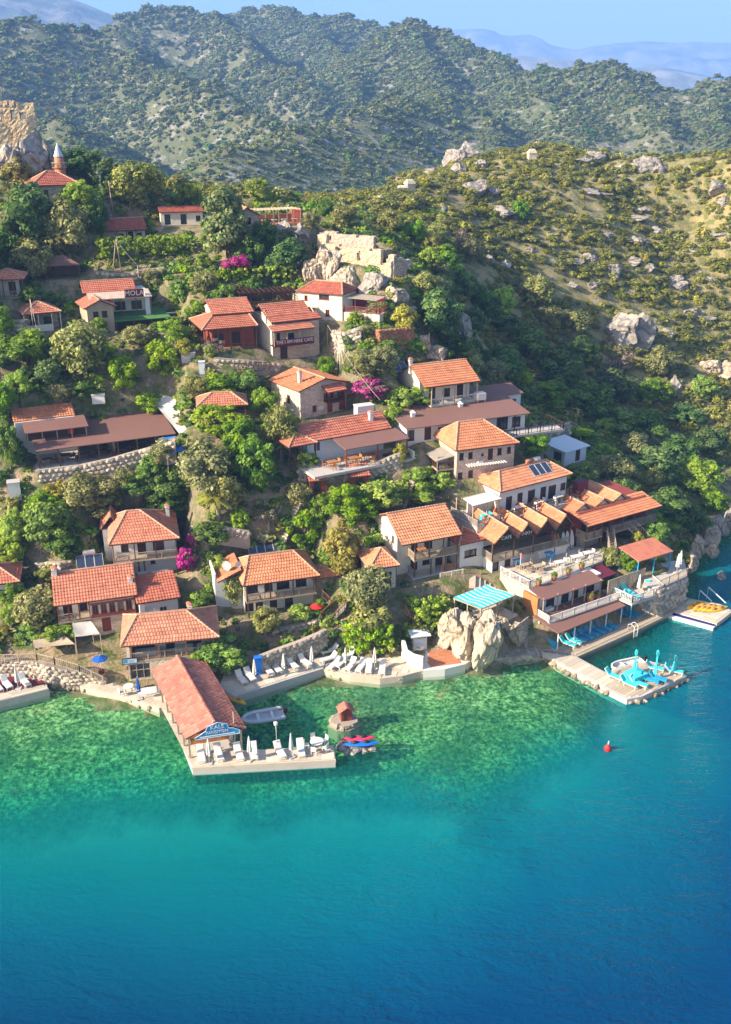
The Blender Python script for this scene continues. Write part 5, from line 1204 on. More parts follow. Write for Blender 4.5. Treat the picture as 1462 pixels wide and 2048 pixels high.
def rubble_wall(label, base, h, zb=None, cell=(.52, .34), th=.45, limit=300, mats=STONE, name='stone_wall', core='rubbledark', cap=True, zfun=None):
    """a wall of separate stones in a mortar core; base: pixels of its foot (x, y, z)"""
    P = [Vector(onz(*q)) if len(q) == 3 else Vector(q[:3]) for q in base]; hs = h if isinstance(h, (list, tuple)) else [h]*len(P)
    r = empty(name, tuple(P[0]), 0, label, 'wall'); o = P[0]
    b = MB(); c = 0
    LAND.append((label, proj(*P[len(P)//2])))
    for i in range(len(P)-1):
        a, q = P[i]-o, P[i+1]-o; d = q-a; L = d.xy.length; t = Vector((d.x, d.y, 0)).normalized(); n = Vector((t.y, -t.x, 0))
        if n.y > 0: n = -n
        bk = -n*th
        lo = Vector((0, 0, -1.2))
        v = [a+lo, q+lo, q+Vector((0, 0, hs[i+1])), a+Vector((0, 0, hs[i]))]; v += [p+bk for p in v]
        b.mesh(v, [(0,1,2,3), (5,4,7,6), (3,2,6,7), (1,5,6,2), (4,0,3,7)])
    b.build('wall_core', M[core], r)
    for i in range(len(P)-1):
        a, q = P[i]-o, P[i+1]-o; d = q-a; L = d.xy.length; t = Vector((d.x, d.y, 0)).normalized(); n = Vector((t.y, -t.x, 0))
        if n.y > 0: n = -n
        nx = max(1, int(L/cell[0]))
        for k in range(nx):
            hh = hs[i]+(hs[i+1]-hs[i])*(k+.5)/nx; nz = max(1, int(hh/cell[1]))
            for j in range(nz):
                if c >= limit: break
                f = (k+.5+(.5 if j % 2 else 0)-.25+rnd.uniform(-.12, .12))/nx
                p = a+d*f+Vector((0, 0, (j+.5)*hh/nz+rnd.uniform(-.04, .04)))+n*.01
                s = rnd.uniform(.8, 1.15)
                inst('stone', rnd.choice(mats), r, tuple(p), (rnd.uniform(-.2, .2), rnd.uniform(-.25, .25), math.atan2(t.y, t.x)), (cell[0]*.78*s*rnd.uniform(.8, 1.25), .2, cell[1]*.8*rnd.uniform(.75, 1.2))); c += 1
    return r
def waterline(parent, pts, z, n, size=(.28, .55), mats=WETST):
    """boulders and rough footing where a quay meets the sea"""
    P = [Vector(onz(x, y, 0.0)) for x, y in pts]
    seg = [(a, b, (b-a).length) for a, b in zip(P[:-1], P[1:])]; T_ = sum(s[2] for s in seg)
    for i in range(n):
        t = T_*(i+rnd.random())/n
        for a, b, L in seg:
            if t <= L: p = a+(b-a)*(t/L); break
            t -= L
        s = rnd.uniform(*size)
        inst('stone', rnd.choice(mats), parent, (p.x+rnd.uniform(-.15, .15), p.y+rnd.uniform(-.2, .15), rnd.uniform(-.15, z)), (rnd.uniform(0, 3), rnd.uniform(0, 3), rnd.uniform(0, 6)), (s, s*rnd.uniform(.7, 1), s*rnd.uniform(.5, .8)))
def edge_dir(a, b, z=.6): p = onz(*a, z); q = onz(*b, z); return (q-p)[:2]
# left dock
ql = quay('quay', [(-120,1432),(98,1378),(90,1362),(20,1350),(-120,1352)], .75, 'concrete')
planks(ql, [(-60,1416),(96,1378),(92,1370),(-60,1398)], .75, edge_dir((0,1402),(96,1378)), .34, 4, 'quay', 30, 'slab')
planks(ql, [(-60,1396),(91,1368),(88,1362),(20,1353),(-60,1368)], .75, edge_dir((0,1402),(96,1378)), .42, 3, 'maroon', 60, 'plank', .03)
waterline(ql, [(-60,1424),(100,1384)], .3, 26, (.2, .4))
# quay in front of the guest house
q2 = quay('quay', [(160,1372),(190,1350),(215,1368),(345,1332),(360,1405),(318,1416),(255,1396),(200,1384)], .55, 'quay')
planks(q2, [(168,1372),(195,1356),(216,1372),(335,1345),(345,1402),(318,1411),(255,1392),(205,1381)], .55, edge_dir((200,1380),(318,1412)), .8, .9, 'quay', 200, 'paving_slab', .03)
waterline(q2, [(100,1372),(160,1376),(200,1388),(255,1401),(318,1419)], .35, 60, (.25, .5))
# harbour pier under the long roof, with its broad end
q3 = quay('pier', [(308,1340),(385,1537),(671,1521),(668,1490),(478,1502),(405,1340)], .7, 'concrete', .1)
b = MB()
for i in range(16):
    t = i/15; x, y = (392+270*t, 1532-15*t); p = onz(x, y, .2); b.tube([(p[0], p[1]+.5, -3), (p[0], p[1]+.5, .3)], .14, 6); x, y = (326+52*t, 1400+118*t); p = onz(x, y, .2); b.tube([(p[0]+.5, p[1], -3), (p[0]+.5, p[1], .3)], .14, 6)
b.build('piles', M['darkwood'], q3, 'stuff')
planks(q3, [(318,1408),(384,1533),(420,1532),(352,1400)], .7, edge_dir((318,1408),(384,1533)), .5, 1.0, 'quay', 100, 'paving_slab', .03)
planks(q3, [(386,1533),(669,1518),(667,1492),(478,1503),(400,1508)], .7, edge_dir((386,1533),(669,1518)), .95, 1.15, 'quay', 150, 'paving_slab', .03)
b = MB(); b.prism(V2([(384,1539),(672,1523),(671,1521),(386,1536)], .6), .48, .76); b.build('edge_beam', M['quay'], q3)
# rock tail with the two kayaks
for i, (x, y, s) in enumerate([(684,1496,.9),(700,1492,.8),(712,1499,.9),(728,1498,.7),(742,1496,.6),(694,1503,.6)]):
    p = onz(x, y, .1); tag(inst('shore_rock', rock_mesh('shore_rock', 90+i, M['rock'], 2), None, (p[0], p[1], .05), (0, 0, rnd.random()*6), (s, s*.8, s*.42)), 'low pale rock at the tip of the harbour pier under the kayaks', 'rock', 'rocks at the pier tip')
# cove quay with loungers
q4 = quay('quay', [(438,1372),(470,1393),(560,1364),(646,1337),(655,1312),(560,1328),(520,1340),(450,1345)], .8, 'concrete')
planks(q4, [(446,1370),(474,1388),(560,1360),(642,1335),(648,1318),(560,1334),(520,1346),(455,1352)], .8, edge_dir((480,1385),(640,1335)), .9, 1.1, 'quay', 150, 'paving_slab', .03)
waterline(q4, [(470,1398),(560,1370),(645,1343)], .3, 34, (.22, .45))
q5 = quay('quay', [(644,1338),(700,1351),(760,1357),(805,1352),(850,1340),(856,1306),(790,1306),(740,1312),(690,1300),(650,1308)], .7, 'quay')
planks(q5, [(652,1335),(700,1346),(760,1352),(803,1347),(842,1336),(846,1312),(790,1312),(740,1318),(690,1306),(656,1313)], .7, edge_dir((650,1335),(760,1352)), .75, .85, 'quay', 200, 'paving_slab', .03)
waterline(q5, [(646,1346),(700,1359),(760,1365),(805,1360),(850,1347)], .35, 60, (.22, .5))
q6 = quay('quay', [(846,1341),(890,1338),(930,1328),(947,1318),(937,1296),(880,1288),(852,1300)], .85, 'paint')
planks(q6, [(855,1332),(890,1331),(926,1322),(938,1314),(930,1299),(880,1293),(857,1303)], .85, edge_dir((855,1332),(926,1322)), .6, .8, 'terracotta', 150, 'tile', .02)
waterline(q6, [(850,1350),(890,1346),(932,1336),(950,1326)], .35, 30, (.2, .5))
q7 = quay('quay', [(978,1318),(1040,1313),(1080,1310),(1100,1288),(1060,1262),(985,1288)], .6, 'stonegrey')
waterline(q7, [(978,1326),(1030,1320),(1080,1317)], .45, 40, (.22, .45))
# right-hand pier and wooden deck
PIER = [(1074,1302),(1153,1313),(1216,1347),(1236,1333),(1300,1322),(1346,1334),(1373,1352),(1284,1393),(1254,1399),(1216,1380)]
q8 = quay('pier', PIER, .6, 'concrete', .5)
dA = edge_dir((1090,1308),(1216,1376))
planks(q8, [(1080,1304),(1150,1314),(1214,1349),(1247,1376),(1216,1377)], .6, (-dA[1], dA[0]), .62, 5, 'quay', 80, 'paving_slab', .03)
planks(q8, [(1218,1349),(1237,1336),(1300,1325),(1343,1336),(1369,1352),(1284,1389),(1254,1394),(1219,1378)], .6, (-dA[1], dA[0]), .34, 3.4, 'plank', 200, 'plank', .03)
waterline(q8, [(1076,1312),(1140,1348),(1216,1390)], .3, 70, (.22, .5)); waterline(q8, [(1258,1407),(1286,1402),(1375,1360)], .2, 26, (.25, .5))
DECK = [(1082,1300),(1153,1312),(1282,1254),(1345,1223),(1380,1196),(1330,1182),(1250,1205),(1200,1225),(1092,1280)]
q9 = quay('deck', DECK, .58, 'greywood', .35)
planks(q9, [(1086,1298),(1153,1309),(1282,1251),(1343,1221),(1374,1197),(1330,1186),(1252,1208),(1204,1226),(1096,1280)], .58, edge_dir((1153,1312),(1282,1254)), .3, 4.2, 'plank', 300, 'plank', .035)
b = MB(); pts = V2([(1153,1313.5),(1282,1255.5),(1345,1224.5)], .58)
for a, c in zip(pts[:-1], pts[1:]): b.bar((a[0], a[1], .5), (c[0], c[1], .5), .16, .22)
b.build('edge_beam', M['palewood'], q9)
b = MB()
for t in np.linspace(0.04, .96, 12):
    x, y = 1153+(1345-1153)*t, 1312+(1223-1312)*t; p = onz(x, y-3, .5); b.tube([(p[0], p[1], -2.5), (p[0], p[1], .45)], .1, 6)
b.build('piles', M['darkwood'], q9, 'stuff')
KP = [(1344,1222),(1378,1197),(1440,1208),(1466,1222),(1434,1247)]
q10 = quay('pier', KP, .5, 'quay', .5); planks(q10, [(1350,1219),(1378,1200),(1438,1210),(1460,1222),(1432,1243)], .5, edge_dir((1350,1219),(1432,1243), .5), .5, 1.8, 'quay', 80, 'plank', .03)
q11 = quay('step_ledge', [(1340,1224),(1433,1248),(1426,1257),(1336,1232)], .3, 'paint', .3)
m = MB(); m.prism(V2([(1343,1223),(1434,1246.5),(1428,1252),(1338,1228)], .33), .31, .34); m.build('mat', M['navy'], q11)
# ------------------------------------------------------------------ the long roofed harbour hall
h = House('boathouse', 'harbour_hall', 'long open hall with a faded red tiled gable roof on the harbour pier', 'hall'); f = h.f; W, D, he = f.W, f.D, f.he
ap = f.hv(0, (429,1447)); um = ap[0]; rise = max(1.0, min(1.9, ap[1]-he))
bk = f.hv(D, (354,1313))
KS = -.185
h.posts([(u+KS*v, v) for u in (.35, W-.35) for v in np.linspace(.35, D-.4, 7)], 0, he-.1, .16, 'palewood')
b = MB(); th = .1; zr = he+rise
pl = {}
for side, (u0, ang_) in enumerate(((0, 1), (W, -1))):
    a, c, d, e = (u0, 0, he), (um, 0, zr), (um+KS*D, D, zr), (u0+KS*D, D, he)
    pts = [a, c, d, e] if side == 0 else [c, a, e, d]
    b.poly(pts[::-1] if side == 0 else pts[::-1]); b.poly([(p[0], p[1], p[2]-th) for p in pts])
    for i in range(4): p, q = pts[i], pts[(i+1) % 4]; b.poly([(p[0], p[1], p[2]-th), p, q, (q[0], q[1], q[2]-th)])
ro = h.part(b, 'roof', M['fascia'])
# single tiles: the right-hand slope's and the front of the left one are objects of their own, the rest stay joined
tm = []
for k in range(4):
    q = MB(); w2, l2 = .5, .5
    q.mesh([(-w2, -l2, .07), (-w2*.45, -l2, .16), (w2*.45, -l2, .16), (w2, -l2, .07), (-w2, l2, .01), (-w2*.45, l2, .10), (w2*.45, l2, .10), (w2, l2, .01), (-w2, -l2, 0), (w2, -l2, 0)], [(0,1,5,4), (1,2,6,5), (2,3,7,6), (8,9,3,2,1,0)], 0, .15+.24*k)
    tm.append(q.data('roof_tile', M['tilefaded']))
cnt = 0; rest = MB()
for side in (1, 0):
    E0 = Vector((W if side else 0, 0, he)); Tt = (Vector((um, 0, zr))-E0); Ls = Tt.length; Tt.normalize(); S = Vector((KS, 1, 0)); N = S.cross(Tt).normalized()
    if N.z < 0: N = -N
    nc = int(D/.42); nr = int(Ls/.40)
    cells = [(j, i) for i in range(nc) for j in range(nr)]
    for j, i in cells:
        ctr = E0+S*((i+.5)*D/nc)+Tt*((j+.5)*Ls/nr)+N*.006
        X = (S if side else -S).normalized(); Y = N.cross(X)
        mt_ = Matrix((X, Y, N)).transposed().to_4x4()
        if (side == 1 or i < 8) and cnt < 300:
            o = inst('roof_tile', rnd.choice(tm), ro, (0, 0, 0)); o.matrix_local = Matrix.Translation(ctr) @ mt_ @ Matrix.Diagonal((D/nc, Ls/nr*1.06, 1 if side else .55, 1)); cnt += 1
        else:
            mm = Matrix.Translation(ctr) @ mt_ @ Matrix.Diagonal((D/nc, Ls/nr*1.06, 1 if side else .55, 1)); w2, l2 = .5, .5
            rest.mesh([mm @ Vector(p) for p in [(-w2, -l2, .07), (-w2*.45, -l2, .16), (w2*.45, -l2, .16), (w2, -l2, .07), (-w2, l2, .01), (-w2*.45, l2, .10), (w2*.45, l2, .10), (w2, l2, .01), (-w2, -l2, 0), (w2, -l2, 0)]], [(0,1,5,4), (1,2,6,5), (2,3,7,6), (8,9,3,2,1,0)], 0, min(1, max(0, rnd.gauss(.5, .22))))
h.part(rest, 'joined_tiles', M['tilefaded'], ro, 'stuff')
q = MB(); n = 30
for i in range(n): q.tube([(um+KS*D*i/n, D*i/n-.03, zr+.13), (um+KS*D*(i+1)/n, D*(i+1)/n+.03, zr+.10)], [.15, .13], 6, 0, rnd.random(), True, False)
h.part(q, 'ridge_tiles', M['tilefaded'], ro, 'stuff')
h.slab(.5, W-.5, 2.2, 2.4, 0, 1.0, 'orangewood', 'bar_counter'); h.slab(.5, W-.5, 2.45, 2.55, 0, he-.05, 'wood', 'bar_back'); h.slab(.4, W-.4, .3, .38, 1.75, 1.95, 'orangewood', 'front_beam')
b = MB()
for v_ in np.linspace(3.2, D-1, 5): k_ = KS*v_; b.box(1.0+k_, 2.2+k_, v_-.4, v_+.4, .7, .76); b.box(1.5+k_, 1.7+k_, v_-.1, v_+.1, 0, .7); b.box(3.0+k_, 4.2+k_, v_-.4, v_+.4, .7, .76); b.box(3.5+k_, 3.7+k_, v_-.1, v_+.1, 0, .7)
h.part(b, 'dining_tables', M['palewood'])
s = sign('harbour_sign', 'blue shaped sign lettered KALE PANSIYON on the front of the harbour hall', tuple(f.world(um+.15, -.12, he-.12)), f.ang, .1, .1, 'signblue')
for o in list(s.children): bpy.data.objects.remove(o)
b = MB(); prof = [(-2.0, -.05), (2.05, -.05), (2.05, .32), (1.5, .62), (1.05, .72), (.95, 1.15), (.1, 1.45), (-.85, 1.15), (-1.0, .72), (-1.5, .4), (-2.0, .15)]
nn = len(prof); b.mesh([(x, 0, z) for x, z in prof]+[(x, .06, z) for x, z in prof], [tuple(range(nn)), tuple(range(nn, 2*nn))[::-1]]+[(i, nn+i, nn+(i+1) % nn, (i+1) % nn) for i in range(nn)])
b.build('board', M['signblue'], s)
b = MB()
for i in range(nn):
    (x0, z0), (x1, z1) = prof[i], prof[(i+1) % nn]; b.bar((x0, -.01, z0), (x1, -.01, z1), .05)
b.build('frame', M['bluewhite'], s)
text('KALE', .56, 'letter', s, (.05, -.03, .98), (UP, 0, 0)); text('PANSIYON', .42, 'letter', s, (.0, -.03, .47), (UP, 0, 0)); b = MB(); b.box(-1.6, 1.6, -.025, -.01, .08, .17); b.build('underline', M['letter'], s); s.scale = (.94, 1, .95)
# ------------------------------------------------------------------ shore bar terraces on the right
h = House('lowbar', 'beach_shelter', 'long shelter with a plain brown roof over the blue sunbeds on the wooden deck', 'shelter'); f = h.f; W, D, he = f.W, f.D, f.he
h.roof('shed', 0, W, 0, D+1.2, he, .35, 'brownroof', tiles=False); h.posts([(.3+i*(W-.6)/4, .25) for i in range(5)], 0, he-.05, .1, 'bluewhite'); h.slab(.2, W, D+.3, D+.5, -.3, he, 'stonegrey', 'back_wall'); h.slab(.15, .25, .4, D, -.2, .9, 'azure', 'side_screen')
h = House('midbar', 'shore_bar', 'white bar rooms under a brown roof below the white railed upper terrace', 'bar'); f = h.f; W, D, he = f.W, f.D, f.he
h.roof('shed', 0, W, 0, 2.3, he-.15, .3, 'brownroof', tiles=False); h.roof('shed', W+.02, W+2.6, .6, 3.0, he-.25, .2, 'maroon', tiles=False, name='side_roof')
h.posts([(.2, .2), (2.2, .2), (4.4, .2), (6.2, .2), (W-.2, .2)], 0, he-.05, .1, 'palewood'); h.slab(-.4, -.1, .5, D, -1, he-.1, 'orangewood', 'side_panel')
h.walls(.1, W+.8, 1.2, D+.2, -2.4, he, 'white', F=[((1150,1189), 1.0, 1.7, 'door', .05), ((1130,1195), 1.1, 1.4, 'win'), ((1163,1183), .9, 1.7, 'door', .05), ((1178,1176), 1.6, 1.4, 'glassdoor', .2), ((1100,1207), 1.2, 1.3, 'win')], fm='darkwood')
h.slab(-.3, W+1.6, -1.4, 1.2, -.25, 0, 'concrete', 'floor'); h.rail([(-.25, 1.0), (-.25, -1.3), (W+1.5, -1.3)], 0, .8, 'paint')
h.slab(.8, 2.0, .4, .9, 0, .45, 'fabricwhite', 'bench_cushion')
up = quay('upper_terrace', [(1000,1149),(1060,1179),(1206,1121),(1216,1100),(1140,1092),(1020,1118)], 5.22, 'quay', z0=3.2)
planks(up, [(1006,1148),(1060,1175),(1200,1121),(1205,1106),(1140,1098),(1022,1124)], 5.22, edge_dir((1060,1175),(1200,1121), 5.2), .8, .95, 'quay', 200, 'paving_slab', .02)
a, c, d = (onz(1001,1148,5.22), onz(1059,1177,5.22), onz(1205,1121,5.22))
tag(railing([tuple(a), tuple(c)], None, .9, 'paint', None, .2, 'terrace_railing'), 'white baluster railing on the left end of the upper terrace', 'railing'); tag(railing([tuple(c), tuple(d)], None, .95, 'paint', None, .24, 'terrace_railing'), 'long white railing hung with flower pots along the upper terrace', 'railing')
at = quay('aqua_terrace', [(1213,1186),(1264,1208),(1328,1186),(1330,1170),(1285,1156),(1225,1170)], 3.2, 'concrete', z0=2.95)
pp = [tuple(onz(x, y, 3.2)) for x, y in ((1216,1184),(1264,1206),(1327,1184),(1303,1164))]
tag(railing(pp, None, .85, 'paint', None, .2, 'terrace_railing'), 'white railing round the small terrace of aqua loungers', 'railing')
for x, y in ((1256,1205),(1262,1205),(1285,1197),(1315,1187)):
    pass
for i, (x, y) in enumerate(((1240,1197),(1264,1206),(1296,1195))):
    p = onz(x, y, 2.95); b = MB(); b.tube([(0, 0, 0), (0, 0, 2.4)], .06, 6); tag(inst('support_post', b.data('support_post', M['azure']), None, (p[0], p[1], .58)), 'pale blue post under the small terrace of aqua loungers', 'post', 'posts under the aqua terrace')
sc = [onz(x, y, 3.2) for x, y in ((1214,1192),(1287,1166))]
def slat_fence(label, a, c, h_, n, mat='palewood', name='slat_screen'):
    r = empty(name, tuple(a), 0, label, 'fence'); a = Vector(a); c = Vector(c); d = c-a
    b = MB()
    for i in range(5): p = d*(i/4); b.bar(p, p+Vector((0, 0, h_)), .1)
    for z in (.1, h_-.05): b.bar(Vector((0, 0, z)), d+Vector((0, 0, z)), .07)
    b.build('fence_frame', M[mat], r); q = MB(); q.box(-.5, .5, -.012, .012, 0, 1); me = q.data('slat', M[mat])
    w = d.length/n
    for i in range(n): p = d*((i+.5)/n); inst('slat', me, r, (p.x, p.y, .12), (0, 0, math.atan2(d.y, d.x)), (w*.82, 1, h_-.22))
    return r
slat_fence('tall pale slatted screen behind the small terrace of aqua loungers', sc[0], sc[1], 1.9, 22)
rt = quay('right_terrace', [(1285,1171),(1320,1176.5),(1375,1151.5),(1368,1118),(1300,1130)], 3.9, 'concrete', z0=.5)
pp = [tuple(onz(x, y, 3.9)) for x, y in ((1318,1176),(1374,1151))]
tag(railing(pp, None, .9, 'palewood', None, .22, 'terrace_railing'), 'pale railing on the stone terrace at the far right', 'railing')
h = House('bar30', 'shelter', 'small red roofed shelter on blue posts on the far right terrace', 'shelter'); f = h.f; W, D, he = f.W, f.D, f.he
h.roof('shed', 0, W, 0, D, he, .5, 'tilered', tiles=False); h.posts([(.2, .2), (W/2, .2), (W-.2, .2), (.2, D-.3), (W-.2, D-.3)], -.3, he-.05, .1, 'azure'); h.slab(.3, W-.3, D-.2, D, -.3, he, 'stonegrey', 'back_wall'); h.slab(.5, 1.4, 1.2, 1.3, -.3, 1.1, 'azure', 'side_screen')
rubble_wall('grey stone wall of the far right terrace above the kayak pier', [(*(onz(x, y, 3.9)[:2]+np.array((0, -.05))), .5, 0) for x, y in ((1283,1173),(1320,1179),(1377,1153))], [3.2, 3.3, 3.3], limit=220, cell=(.62, .46))
# aqua pergola
h = House('pergola31', 'pergola', 'pergola with aqua and white striped shade over a terrace on the rock', 'pergola'); f = h.f; W, D, he = f.W, f.D, f.he
D = abs(f.hz(he, (907,1197))[1]); sk = f.hz(he, (907,1197))[0]
h.posts([(.1, .1), (W-.1, .1), (W/2, .1), (sk+.1, D-.1), (sk+W-.1, D-.1), (sk*.5+.1, D/2)], -.1, he, .11, 'palewood')
n = 16; b = MB()
for i in range(n):
    t0, t1 = (i//2)/8+(.09 if i % 2 else 0), (i//2)/8+(.125 if i % 2 else .09)
    for k in range(3):
        v0, v1 = D*k/3, D*(k+1)/3; z = lambda v: he+.06+.1*math.sin(v*2.2)
        b.poly([(W*t0+sk*v0/D, v0, z(v0)), (W*t1+sk*v0/D, v0, z(v0)), (W*t1+sk*v1/D, v1, z(v1)), (W*t0+sk*v1/D, v1, z(v1))], i % 2)
h.part(b, 'striped_shade', [M['aqua'], M['fabricwhite']])
b = MB()
for a, c in (((0, 0), (W, 0)), ((0, 0), (sk, D)), ((W, 0), (W+sk, D)), ((sk, D), (W+sk, D))): b.bar((a[0], a[1], he), (c[0], c[1], he), .1)
h.part(b, 'beams', M['palewood']); h.rail([(sk+.1, D-.1), (.1, .1)], 0, .8, 'palewood', step=.24); h.rail([(.1, .1), (W*.45, .1)], 0, .5, 'palewood', step=.5)
fl = MB(); fl.prism([(-.3, -.4), (W+.3, -.3), (W+sk+.6, D+.4), (sk-.4, D+.3)], -1.2, 0); h.part(fl, 'floor', M['quay'])
# stairs beside it
def steps(name, label, a, c, n, w, mat='quay'):
    A_, C_ = Vector(a), Vector(c); r = empty(name, tuple(A_), 0, label, 'steps'); d = (C_-A_); t = Vector((d.x, d.y, 0)).normalized(); s_ = Vector((-t.y, t.x, 0))
    b = MB(); L = d.xy.length/n; b.obox((0, 0, 0), t*(L*.62), s_*(w/2), Vector((0, 0, .16))); me = b.data('step', M[mat])
    for i in range(n): p = d*((i+.5)/n); inst('step', me, r, (p.x, p.y, d.z*(i+.5)/n-.04))
    return r
steps('stone_steps', 'broad pale stone steps climbing behind the striped pergola to the cafe', onz(1010,1190,3.4), onz(940,1158,5.1), 7, 3.0)
steps('stone_steps', 'rough stone steps between the sea rock and the brown roofed shelter', onz(1062,1288,.6), onz(1046,1240,3.1), 9, 2.2, 'stonegrey')
# ------------------------------------------------------------------ things on the quays
def lounger_proto(mat, frame):
    r = bpy.data.objects.new('sun_lounger', None); COL.objects.link(r)
    b = MB(); 
    for s in (-.3, .3): b.bar((-.35, s, .32), (.95, s, .32), .05); b.bar((-.4, s, .32), (-.85, s, .85), .05)
    b.bar((.95, -.3, .32), (.95, .3, .32), .05); b.bar((-.85, -.3, .85), (-.85, .3, .85), .05); b.build('frame', M[frame], r)
    l = MB(); l.box(-.03, .03, -.03, .03, 0, .32); lm = l.data('leg', M[frame])
    for x in (-.3, .85):
        for y in (-.28, .28): inst('leg', lm, r, (x, y, 0))
    b = MB(); b.mesh([(-.36, -.27, .35), (.94, -.27, .35), (.94, .27, .35), (-.36, .27, .35), (-.36, -.27, .41), (.94, -.27, .40), (.94, .27, .40), (-.36, .27, .41)], [(3,2,1,0), (4,5,6,7), (0,1,5,4), (1,2,6,5), (2,3,7,6), (3,0,4,7)]); b.build('seat', M[mat], r)
    b = MB(); b.mesh([(-.37, -.27, .35), (-.83, -.27, .87), (-.83, .27, .87), (-.37, .27, .35), (-.33, -.27, .40), (-.78, -.27, .91), (-.78, .27, .91), (-.33, .27, .40)], [(0,1,2,3), (7,6,5,4), (0,4,5,1), (1,5,6,2), (2,6,7,3), (3,7,4,0)]); b.build('backrest', M[mat], r)
    return r
_lp = {}
def lounger(px, py, z, ang, mat, label, group, frame=None):
    key = mat
    p = onz(px, py, z)
    if key not in _lp: _lp[key] = o = lounger_proto(mat, frame or {'fabricwhite': 'paint', 'aqua': 'paint', 'azure': 'azure'}[mat])
    else: o = copy_tree(_lp[key])
    o.location = (p[0], p[1], z); o.rotation_euler = (0, 0, R(ang)); tag(o, label, 'sun lounger', group); return o
def parasol_proto(mat, loops=False, H=2.5):
    r = bpy.data.objects.new('parasol', None); COL.objects.link(r)
    b = MB(); b.tube([(0, 0, 0), (0, 0, H)], .03, 6); b.build('pole', M['paint' if not loops else mat], r)
    b = MB(); b.box(-.28, .28, -.28, .28, 0, .09); b.build('base', M['concrete'], r)
    b = MB(); n = 12; prof = [(.75, .12), (.85, .23), (1.3, .20), (1.9, .13), (2.35, .07), (2.45, .02)] if not loops else [(.5, .14), (.7, .20), (1.2, .15), (1.6, .10), (H-.3, .08), (H-.1, .03)]
    rings = []
    for z, q in prof:
        rings.append([(q*(1 if k % 2 else .62)*math.cos(2*math.pi*k/n), q*(1 if k % 2 else .62)*math.sin(2*math.pi*k/n), z*H/2.5 if not loops else z) for k in range(n)])
    for a, c in zip(rings[:-1], rings[1:]):
        for k in range(n): b.poly([a[k], a[(k+1) % n], c[(k+1) % n], c[k]])
    b.poly(rings[0][::-1]); b.build('canopy', M[mat], r)
    if loops:
        b = MB()
        for a0 in (0, 1.0, 2.1): b.tube([(.14*math.cos(t)*math.cos(a0), .14*math.cos(t)*math.sin(a0), H+.05+.34*math.sin(t)) for t in np.linspace(-math.pi/2, 3*math.pi/2, 14)], .035, 5)
        b.build('folded_ribs', M[mat], r)
    else:
        b = MB(); b.tube([(0, 0, H*.42), (0, 0, H*.45)], .22, 8); b.build('tie', M['concrete'], r)
    return r
_pp = {}
def parasol(px, py, z, mat, label, group=None, loops=False, H=2.5, sc=1.0):
    k = (mat, loops, H); p = onz(px, py, z)
    if k not in _pp: _pp[k] = o = parasol_proto(mat, loops, H)
    else: o = copy_tree(_pp[k])
    o.location = (p[0], p[1], z); o.scale = (sc, sc, sc); o.rotation_euler = (0, 0, rnd.random()*3); tag(o, label, 'parasol', group); return o
GW = 'white sun loungers along the harbour'; GP = 'closed white parasols'
# end of the harbour pier
for i, (x, y, a) in enumerate([(403,1516,-75),(438,1513,-70),(478,1512,-70),(508,1510,-80),(560,1508,-65),(602,1504,-80)]):
    lounger(x, y, .74, a, 'fabricwhite', 'white lounger on the pier end, %s' % ['nearest the hall corner', 'right of the first parasol', 'left of the middle parasol', 'right of the middle parasol', 'left of the third parasol', 'between the third parasol and the round table'][i], GW)
for x, y, lb in [(419,1526,'closed white parasol in front of the blue harbour sign'), (500,1520,'closed white parasol at the middle of the pier end'), (583,1514,'closed white parasol left of the round table on the pier end')]: parasol(x, y, .74, 'fabricwhite', lb, GP)
parasol(463,1490,.74,'fabricwhite','short closed white parasol beside the thin wooden mast', GP, sc=.8)
def pole(name, label, cat, px, py, z, H, rad=.05, mat='palewood', lean=(0, 0), arms=False, lamp=False):
    p = onz(px, py, z) if not isinstance(px, Vector) else px
    r = empty(name, tuple(p), 0, label, cat); b = MB(); b.tube([(0, 0, -.3), (lean[0]*H, lean[1]*H, H)], [rad, rad*.75], 6); b.build('shaft', M[mat], r)
    if lamp: b = MB(); b.tube([(0, 0, H-.02), (0, 0, H+.02), (0, 0, H+.3), (0, 0, H+.34)], [.06, .17, .2, .05], 8); b.build('lamp_head', M['paint'], r)
    if arms: b = MB(); b.bar((lean[0]*H-.7, lean[1]*H, H-.3), (lean[0]*H+.7, lean[1]*H, H-.3), .08); [b.tube([(lean[0]*H+x, lean[1]*H, H-.26), (lean[0]*H+x, lean[1]*H, H-.1)], .05, 6) for x in (-.6, -.2, .3, .6)]; b.build('cross_arm', M['wood'], r)
    return r
pole('mast', 'thin wooden mast at the front right corner of the harbour hall', 'mast', 471, 1500, .7, 4.0, .06)
pole('lamp_post', 'slim lamp post on the pier edge behind the loungers', 'lamp', 554, 1500, .7, 2.6, .035, 'metal', lamp=True)
